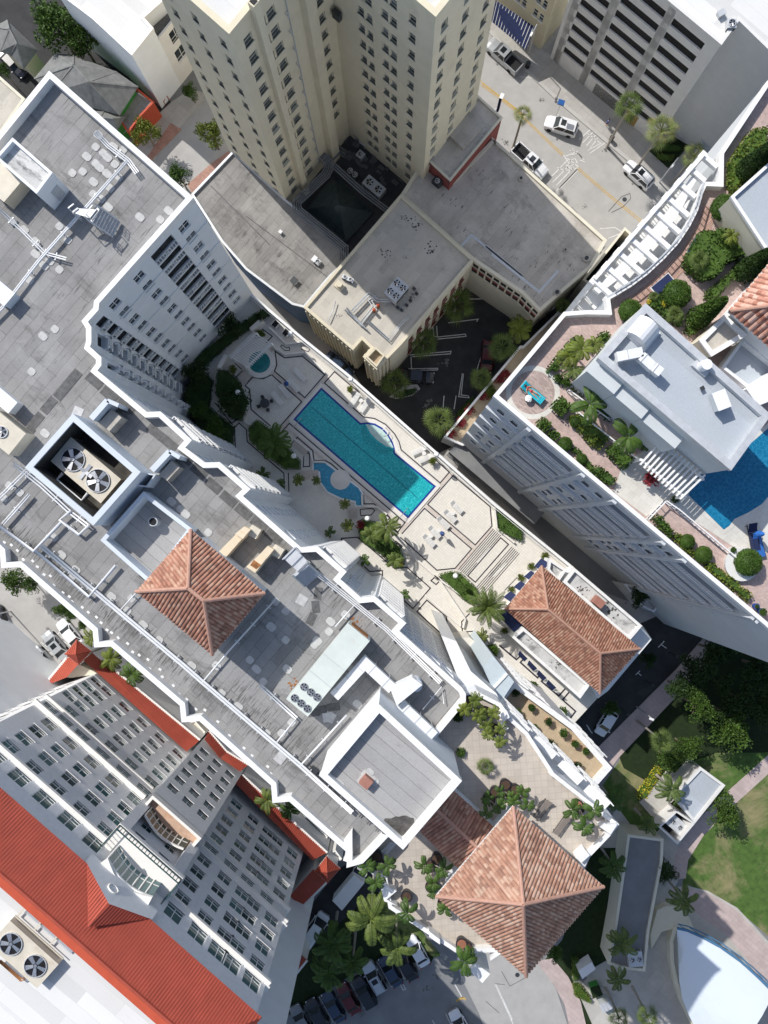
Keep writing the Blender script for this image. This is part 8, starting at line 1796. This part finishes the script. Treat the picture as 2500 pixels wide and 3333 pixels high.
c = Q('i', 448, 865, DZ+.7); t = thing('round_table', 'round dark table with four chairs in the deepest shade of the deck', 'table', (c.x, c.y, DZ)); MB().cyl(c, .6, DZ+.68, DZ+.73, 24).obj('table_top', 'dark_metal', t); MB().cyl(c, .06, DZ, DZ+.68, 8).obj('pedestal', 'dark_metal', t)
for q in range(4):
 a = q*math.pi/2+.4; p = c+Vector((math.cos(a), math.sin(a)))*.85; s_ = thing('patio_chair', f'dark patio chair at the shaded round table, {("right", "upper", "left", "lower")[q]} one', 'chair', (p.x, p.y, DZ), group='chairs at the shaded round table'); MB().box((p.x, p.y, DZ+.42), (.42, .42, .05), a).obj('seat', 'dark_metal', s_); pb = p+Vector((math.cos(a), math.sin(a)))*.2; MB().box((pb.x, pb.y, DZ+.65), (.05, .42, .45), a).obj('backrest', 'dark_metal', s_)
 for u in (-.17, .17):
  for v in (-.17, .17): MB().beam((p.x+u, p.y+v, DZ), (p.x+u, p.y+v, DZ+.4), .04, .04).obj('leg', 'dark_metal', s_)
for i, (x, y) in enumerate(((545, 152), (640, 230))):
 c = Q('i', x, y, DZ+.4); t = thing('wicker_chair', f'square dark chair in the shaded corner beyond the spa, {("left", "right")[i]} one', 'chair', (c.x, c.y, DZ), group='dark chairs beyond the spa'); MB().box((c.x, c.y, DZ+.35), (.75, .75, .25), ANG).obj('seat', 'black', t)
 for s_ in (-1, 1): d_ = GA*.38*s_; MB().box((c.x+d_.x, c.y+d_.y, DZ+.42), (.08, .8, .45), ANG).obj('armrest', 'lounger_white', t)
t = thing('wooden_table', 'light wooden table with two chairs beside the pale blue roof', 'table', (*Q('g', 155, 100, DZ+6), DZ+6)); q = ccw(pts('g:108,75 160,62 200,115 145,140', 17.7)); MB().prism(q, 17.62, 17.7).obj('table_top', 'wood_tan', t)
for p in q: MB().beam((*p, 17), (*p, 17.62), .07, .07).obj('leg', 'wood_tan', t)
for x, y in ((195, 78), (185, 160)):
 c = Q('g', x, y, 17.4); s_ = thing('wooden_chair', 'light wooden chair ' + ('at the upper' if y < 100 else 'at the lower') + ' side of the wooden table', 'chair', (c.x, c.y, 17), group='wooden chairs'); MB().box((c.x, c.y, 17.42), (.5, .5, .06), ANG).obj('seat', 'wood_tan', s_); MB().box((c.x+.2, c.y+.1, 17.65), (.06, .5, .45), ANG).obj('backrest', 'wood_tan', s_)
MB().prism(ccw(pts('c:1440,1045 1600,1035 g:240,60 310,110 200,200 60,90', 17)), DZ, 17).obj('raised_patio', 'deck_tile', bpy.data.objects['pale_blue_canopy_roof'])
# lamps
def lamp(label, f_, x, y, z, h=3.6, r=.33, mat='lamp_globe', nm='globe_lamp', group='globe lamps of the pool deck'):
 c = Q(f_, x, y, z+h); t = thing(nm, label, 'lamp', (c.x, c.y, z), group=group); MB().cyl(c, .05, z, z+h-r*.5, 10).obj('post', 'white_trim', t); m = MB(); m.ball((c.x, c.y, z+h), r, 18, 12); m.obj('globe', mat, t, True); MB().cyl(c, r*.6, z+h+r*.8, z+h+r*1.05, 16).obj('cap', 'white_trim', t)
for lb, f_, x, y in (('globe lamp on the parapet nearest the spa', 'i', 680, 235), ('globe lamp on the parapet beside the cream building', 'i', 1222, 650), ('globe lamp on the parapet below the big fan palm', 'j', 888, 495), ('globe lamp in the dark bed left of the shaded table', 'i', 205, 765), ('globe lamp beside the shaded steps', 'i', 708, 1338), ('globe lamp over the red-leaved bed', 'j', 265, 1072), ('globe lamp in the ivy bed', 'j', 1058, 1588)): lamp(lb, f_, x, y, DZ)
def streetlamp(label, f_, tip, base, h=8, mat='galv'):
 b = Q(f_, *base, 0); a = Q(f_, *tip, h); t = thing('street_lamp', label, 'street lamp', (b.x, b.y, 0)); p = b; MB().tube([(p.x, p.y, 0), (p.x, p.y, h-.2)], [.1, .06], 8).obj('post', mat, t); d = (a-b); d = d.normalized()*min(1.6, max(.3, d.length)); MB().beam((p.x, p.y, h-.2), (p.x+d.x, p.y+d.y, h), .07, .07).obj('arm', mat, t); MB().box((p.x+d.x, p.y+d.y, h), (.6, .28, .14), math.atan2(d.y, d.x)).obj('lamp_head', 'lamp_globe', t)
for a in (('street lamp before the yellow corner building', '3', (212, 255), (222, 325), 7), ('street lamp beside the garage bed at the shaded pavement', '3', (1085, 995), (1005, 1095), 8), ('street lamp beside the brick pavement, its arm over the park', '9', (960, 1365), (870, 1290), 8), ('street lamp in the left car park', 'd', (250, 630), (95, 800), 8)): streetlamp(*a)
for i, (x, y) in enumerate(((1115, 990), (970, 1160), (820, 1335))):
 c = Q('9', x, y, 3.5); t = thing('pavement_lamp', f'dark lantern post on the shaded brick pavement, {("upper", "middle", "lower")[i]} of three', 'lamp', (c.x, c.y, 0), group='lantern posts on the brick pavement'); MB().cyl(c, .06, 0, 3.3, 8).obj('post', 'dark_metal', t); MB().ball((c.x, c.y, 3.5), .27).obj('lantern', 'dark_metal', t)
# street signs
c = Q('3', 418, 615, 4.5); t = thing('blue_street_sign', 'blue sign board on a post at the garage-side kerb', 'sign', (c.x, c.y, 0)); MB().cyl(c, .05, 0, 4.2, 8).obj('post', 'galv', t); MB().box((c.x, c.y, 4.5), (.9, .7, .2), -.3).obj('board', 'sign_blue', t)
c = Q('3', 50, 610, 12); t = thing('parking_sign', 'tall dark blue and white sign box on the corner of the red block', 'sign', (c.x, c.y, 10)); MB().box((c.x, c.y, 11.5), (.5, .3, 3.2), 1.2).obj('board', 'fabric_navy', t); MB().box((c.x+.1, c.y+.1, 13.15), (.7, .45, .12), 1.2).obj('cap', 'white_trim', t); MB().beam((c.x, c.y, 10.5), (c.x-1.2, c.y-.6, 10.5), .1, .1).obj('bracket', 'galv', t)
c = Q('3', 218, 390, .6); t = thing('litter_bin', 'round black litter bin on the shaded pavement by the silver pickup', 'litter bin', (c.x, c.y, .14)); MB().cyl(c, .33, .14, 1.0, 16).obj('bin', 'black', t); MB().cyl(c, .36, 1.0, 1.08, 16).obj('lid', 'dark_metal', t)
c = Q('3', 720, 832, .6); t = thing('litter_bin', 'round dark litter bin on the kerb below the upper garage palm', 'litter bin', (c.x, c.y, .14)); MB().cyl(c, .3, .14, 1.0, 16).obj('bin', 'dark_metal', t); MB().cyl(c, .33, 1.0, 1.08, 16).obj('lid', 'black', t)
for lb, f_, x, y in (('round manhole cover in the sunny street', '3', 798, 1197), ('round manhole cover beside the pyramid roof tip', '12', 155, 1272)):
 c = Q(f_, x, y, 0); t = MB().cyl(c, .32, .02, .03, 20).obj('manhole_cover', 'dark_metal'); tag(t, lb, 'manhole cover')
# lattice and small roof items
q = pts('11:865,475 905,490 845,555 810,530', tz+.2); t = root_at('lattice_panel', 'white diamond lattice panel beside the stair block wall', 'lattice', q, tz); m = MB()
for i in range(9): m.beam((*(q[0]+(q[3]-q[0])*i/8), tz+.2), (*(q[1]+(q[2]-q[1])*((i+1) % 9)/8), tz+.2), .05, .05); m.beam((*(q[0]+(q[3]-q[0])*i/8), tz+.22), (*(q[1]+(q[2]-q[1])*max(0, i-1)/8), tz+.22), .05, .05)
m.obj('lattice', 'white_trim', t)
fan_unit('condenser_unit', 'cream louvred rooftop unit at the far left edge of the long roof', 'h', 20, 570, RZ, 3.4, 2.4, 2.0, ANG+.02, 1, 'ac_beige', .5)
boxy('exhaust_hood', 'large cream exhaust hood at the far left edge under the stair box', 'exhaust hood', '1', 20, 1090, RZ, (2.4, 2.6, 1.8), ANG, 'duct_tan', 'ac_beige'); boxy('pale_blue_unit', 'pale blue and white unit at the left edge of the long roof', 'rooftop unit', '4', 5, 280, RZ, (2.0, 1.4, 1.2), ANG, 'stair_blue', 'white_paint'); boxy('white_unit', 'long white unit at the left edge above the louvred unit', 'rooftop unit', '4', 10, 915, RZ, (2.6, 1.2, 1.3), ANG, 'white_paint', 'white_paint')
# ================================================================ people
def skin_body(name, pts_, edges, radii, mat, root, lvl=2):
 me = bpy.data.meshes.new(name); me.from_pydata(pts_, edges, []); me.materials.append(M[mat]); o = put(name, me, root, world=False); md = o.modifiers.new('skin', 'SKIN'); md.use_smooth_shade = True
 sv = me.skin_vertices[0].data if me.skin_vertices else None
 if sv:
  for i, r in enumerate(radii): sv[i].radius = (r, r*.85);
  sv[0].use_root = True
 sb = o.modifiers.new('sub', 'SUBSURF'); sb.levels = lvl; sb.render_levels = lvl; return o
def person(label, loc, rz, pose, shirt=None, shorts=None, skin='skin', bikini=None):
 t = thing('person', label, 'person', loc, rz)
 if pose == 'stand':
  J = [(0, 0, .95), (0, 0, 1.15), (0, 0, 1.38), (0, 0, 1.5), (.02, 0, 1.64), (0, .1, .9), (.06, .11, .5), (-.06, .11, .08), (.1, .12, .04), (0, -.1, .9), (-.05, -.11, .5), (-.15, -.11, .08), (0, -.12, .04), (0, .2, 1.38), (.02, .27, 1.12), (.16, .26, .92), (0, -.2, 1.38), (-.03, -.27, 1.12), (.08, -.28, .9)]
 else:   # lying on the back along +x = feet, knees slightly up, arms at the sides
  J = [(0, 0, .52), (-.2, 0, .56), (-.42, 0, .62), (-.54, 0, .68), (-.68, 0, .76), (.05, .1, .52), (.48, .13, .66), (.88, .12, .48), (.96, .13, .58), (.05, -.1, .52), (.46, -.12, .56), (.9, -.15, .47), (.97, -.15, .57), (-.4, .2, .62), (-.2, .33, .56), (.04, .3, .52), (-.4, -.2, .62), (-.22, -.36, .55), (-.02, -.42, .5)]
 E_ = [(0, 1), (1, 2), (2, 3), (3, 4), (0, 5), (5, 6), (6, 7), (7, 8), (0, 9), (9, 10), (10, 11), (11, 12), (2, 13), (13, 14), (14, 15), (2, 16), (16, 17), (17, 18)]
 R_ = [.14, .12, .15, .055, .1, .095, .065, .045, .04, .095, .065, .045, .04, .06, .045, .035, .06, .045, .035]
 skin_body('body', J, E_, R_, skin, t)
 def P(m, nm, mt): o = m.obj(nm, mt, t, True); o.matrix_parent_inverse.identity()
 hd_ = J[4]; P(MB().ball((hd_[0]-(.03 if pose == 'stand' else .04), 0, hd_[2]+(.03 if pose == 'stand' else -.01)), .115, 12, 8, 1.05), 'hair', 'hair')
 if shirt: P(MB().tube([(0, 0, .98), (0, 0, 1.2), (0, 0, 1.42)], [.165, .165, .175], 12), 'shirt', shirt); P(MB().tube([(0, .2, 1.4), (.02, .26, 1.2)], [.075, .07], 8), 'sleeve', shirt); P(MB().tube([(0, -.2, 1.4), (-.02, -.26, 1.2)], [.075, .07], 8), 'sleeve', shirt)
 if shorts: P(MB().tube([(0, 0, 1.0), (0, .05, .85)], [.17, .17], 12), 'shorts', shorts); P(MB().tube([(0, .1, .9), (.05, .11, .55)], [.11, .09], 10), 'shorts', shorts); P(MB().tube([(0, -.1, .9), (-.04, -.11, .55)], [.11, .09], 10), 'shorts', shorts)
 if bikini: P(MB().tube([(-.42, -.13, .70), (-.42, 0, .715), (-.42, .13, .70)], [.06, .05, .06], 8), 'bikini_top', bikini); P(MB().tube([(-.02, -.1, .58), (.0, 0, .60), (-.02, .1, .58)], [.09, .085, .09], 8), 'bikini_bottom', bikini)
 hands = MB()
 for j in (15, 18):
  p = Vector(J[j]); d = (p-Vector(J[j-1])).normalized(); s_ = Vector((1, 0, 0)) if pose == 'stand' else Vector((0, 1, 0))
  for k in range(4): a = p+d*.06+s_*(k-1.5)*.018; hands.tube([p+s_*(k-1.5)*.014, a+d*.03, a+d*(.06+.01*(k % 3))+Vector((0, 0, -.01))], [.011, .009, .007], 6)
  hands.tube([p, p+s_*.045+d*.03, p+s_*.05+d*.06], [.011, .009, .008], 6)
 P(hands, 'hands', skin); return t
c = Q('6', 240, 872, gz+.6); person('person in a red bikini lying on the turquoise lounger of the roof garden', (c.x, c.y, gz-.02), -math.radians(40), 'lie', bikini='bikini_red')
c = Q('3', 697, 735, .9); person('pedestrian in a bright blue shirt on the shaded pavement by the garage', (c.x, c.y, .14), 2.4, 'stand', 'fabric_blue_bright', 'fabric_navy')
c = Q('6', 222, 918, gz+.5); t = thing('towel_table', 'small dark table with a white towel heaped on it beside the sunbather', 'table', (c.x, c.y, gz)); MB().cyl(c, .35, gz+.42, gz+.46, 16).obj('table_top', 'dark_metal', t)
for q in range(3): MB().beam((c.x+.25*math.cos(q*2.1), c.y+.25*math.sin(q*2.1), gz), (c.x+.2*math.cos(q*2.1), c.y+.2*math.sin(q*2.1), gz+.42), .04, .04).obj('leg', 'dark_metal', t)
t = thing('white_towel', 'crumpled white towel lying on the small table beside the sunbather', 'towel', (c.x, c.y, gz+.46)); MB().ball((c.x, c.y, gz+.5), .32, 12, 6, .3, .18).obj('cloth', 'lounger_white', t)
# ================================================================ weathering built as thin marks on the roofs
random.seed(23)
def streaks(root, f_, lst, z, n, ln, wd, d, mat='patch_dark', sp=1.0):
 """clusters of run-off streaks, each a hair above the felt"""
 m = MB(); d = d.normalized(); s_ = Vector((-d.y, d.x)); k = 0
 for x, y in lst:
  c = Q(f_, x, y, z)
  for _ in range(n):
   p = c+s_*random.gauss(0, sp)+d*random.gauss(0, .35); L = ln*random.uniform(.3, 1.2); w_ = wd*random.uniform(.4, 1.3); k += 1; zz = z+.004+.0002*(k % 60)
   m.face([(*(p-s_*w_*.5), zz), (*(p+d*L*.5-s_*w_), zz), (*(p+d*L), zz), (*(p+d*L*.5+s_*w_), zz)])
 o = m.obj('run_off_stain', mat, root); o['kind'] = 'stuff'
plain('streak_grey', (.16, .158, .15), .95, .3, 4)
streaks(condo, 'd', [(20, 70), (60, 110), (150, 200), (230, 280), (290, 310), (440, 420), (520, 500), (640, 600), (700, 670), (780, 720), (900, 800), (960, 870), (1060, 950), (1120, 970), (1210, 1030), (1330, 1130), (1470, 1260), (1530, 1320)], RZ, 16, 1.3, .045, GB, 'streak_grey', .8)
streaks(condo, 'e', [(200, 80), (240, 120), (400, 250), (430, 230), (560, 370), (640, 440), (740, 520), (840, 600), (900, 650), (980, 700), (690, 300), (800, 380), (1120, 620), (1150, 690), (650, 170), (880, 470), (1010, 820), (1250, 560)], RZ, 16, 1.3, .04, GB, 'streak_grey', .8)
streaks(condo, 'c', [(330, 600), (300, 700), (370, 800), (420, 760), (560, 560), (600, 1000), (880, 1180), (1000, 1250), (60, 960), (100, 1100), (280, 850), (700, 900)], RZ, 8, 1.2, .025, GB, 'streak_grey', .9)
streaks(condo, '1', [(300, 900), (230, 850), (600, 1090), (800, 1180), (430, 700), (700, 880), (900, 1100), (560, 1400), (700, 1500), (860, 1450)], RZ, 5, 1.3, .022, GB, 'streak_grey', .8)
streaks(condo, '4', [(480, 520), (520, 650), (360, 650), (300, 500), (560, 850), (700, 960), (420, 850), (250, 950), (330, 300), (450, 300), (600, 120), (700, 20), (200, 650)], RZ, 5, 1.3, .022, GB, 'streak_grey', .9)
streaks(low_grey, '5', [(60, 60), (160, 150), (240, 250), (330, 260), (120, 30), (40, 10), (220, 100), (420, 150)], 8.66, 9, 1.2, .03, GB, 'streak_grey', 1.0); streaks(low_grey, '1', [(1450, 1050), (1350, 1250), (1500, 1200), (1560, 1400), (1400, 1400)], 8.66, 9, 1.2, .03, GB, 'streak_grey', 1.0)
streaks(bigr, '3', [(60, 1000), (200, 1100), (350, 1250), (500, 1400), (120, 1300), (250, 1450), (60, 1200)], 11.71, 7, .8, .14, GB, 'roof_cream', 1.6); streaks(bigr, '2', [(1200, 1200), (1400, 1050), (1500, 1200), (1300, 1400), (1550, 1400)], 11.71, 8, .8, .05, GB, 'streak_grey', 1.5)
streaks(bigr, '6', [(100, 60), (250, 120), (350, 60), (200, 260), (300, 330), (450, 120)], 11.71, 7, .7, .05, GB, 'streak_grey', 1.5)
def smear(root, f_, x, y, z, r, mat='soot', n=16):
 m = MB(); c = Q(f_, x, y, z)
 for k in range(n):
  p = c+Vector((random.gauss(0, r*.5), random.gauss(0, r*.35))); q = random.uniform(.04, .16)*r; zz = z+.006+.0006*(k % 30)
  m.face([(p.x+q*random.uniform(.5, 1.5)*math.cos(a*math.tau/7), p.y+q*random.uniform(.5, 1.3)*math.sin(a*math.tau/7), zz) for a in range(7)])
 o = m.obj('dirt_smear', mat, root); o['kind'] = 'stuff'
for x, y, r in ((835, 45, .9), (1115, 20, 1.0), (560, 420, .5), (1000, 300, .6), (960, 70, .4)): smear(mid, '5', x, y, 12.66, r)
for x, y, r in ((950, 1310, .8), (1030, 1360, .9)): smear(mid, '2', x, y, 12.66, r)
for f_, x, y, r in (('c', 50, 1450, .9), ('c', 560, 890, .7), ('e', 1150, 60, .8), ('h', 100, 500, .6)): smear(condo, f_, x, y, RZ, r, 'rust', 12)
for x, y, r in ((1580, 620, .6), (640, 1600, .5)): pass
smear(pav, '9', 540, 590, 14.33, .9); smear(pav, '9', 720, 710, 14.33, 1.2); smear(pav, '9', 400, 1040, 14.33, 1.0); smear(pav, '9', 230, 890, 14.33, .5)
# tyre marks, cracks and oil on the streets
m = MB()
for sp_ in ('5:1110,840 1060,900 1010,980 975,1000', '5:970,1000 1060,1045', '5:1040,890 1020,920', '3:700,1270 780,1180 830,1160 835,1190 790,1240 720,1275', '3:480,1240 560,1330', '12:20,1325 80,1330', '12:60,1250 110,1340 220,1280', '11:1440,1430 1520,1500'):
 m.ribbon(pts(sp_, .04), .06, .041)
tag(m.obj('crack_line', 'asphalt_dark'), kind='structure')
m = MB()
for f_, x, y, r in (('3', 90, 855, .5), ('3', 690, 890, .6), ('3', 560, 1240, .3), ('11', 1150, 1280, .5), ('11', 1090, 1350, .6), ('11', 690, 1510, .8), ('d', 430, 960, .3), ('3', 300, 600, .4), ('5', 1200, 700, .8), ('5', 1100, 950, .9)):
 c = Q(f_, x, y, 0)
 for k in range(14): p = c+Vector((random.gauss(0, r*.5), random.gauss(0, r*.4))); q = random.uniform(.1, .3)*r; m.face([(p.x+q*random.uniform(.5, 1.4)*math.cos(a*math.tau/7), p.y+q*random.uniform(.5, 1.4)*math.sin(a*math.tau/7), .036+.0004*k) for a in range(7)])
tag(m.obj('oil_stain', 'streak_grey'), kind='structure')
flush_rest()
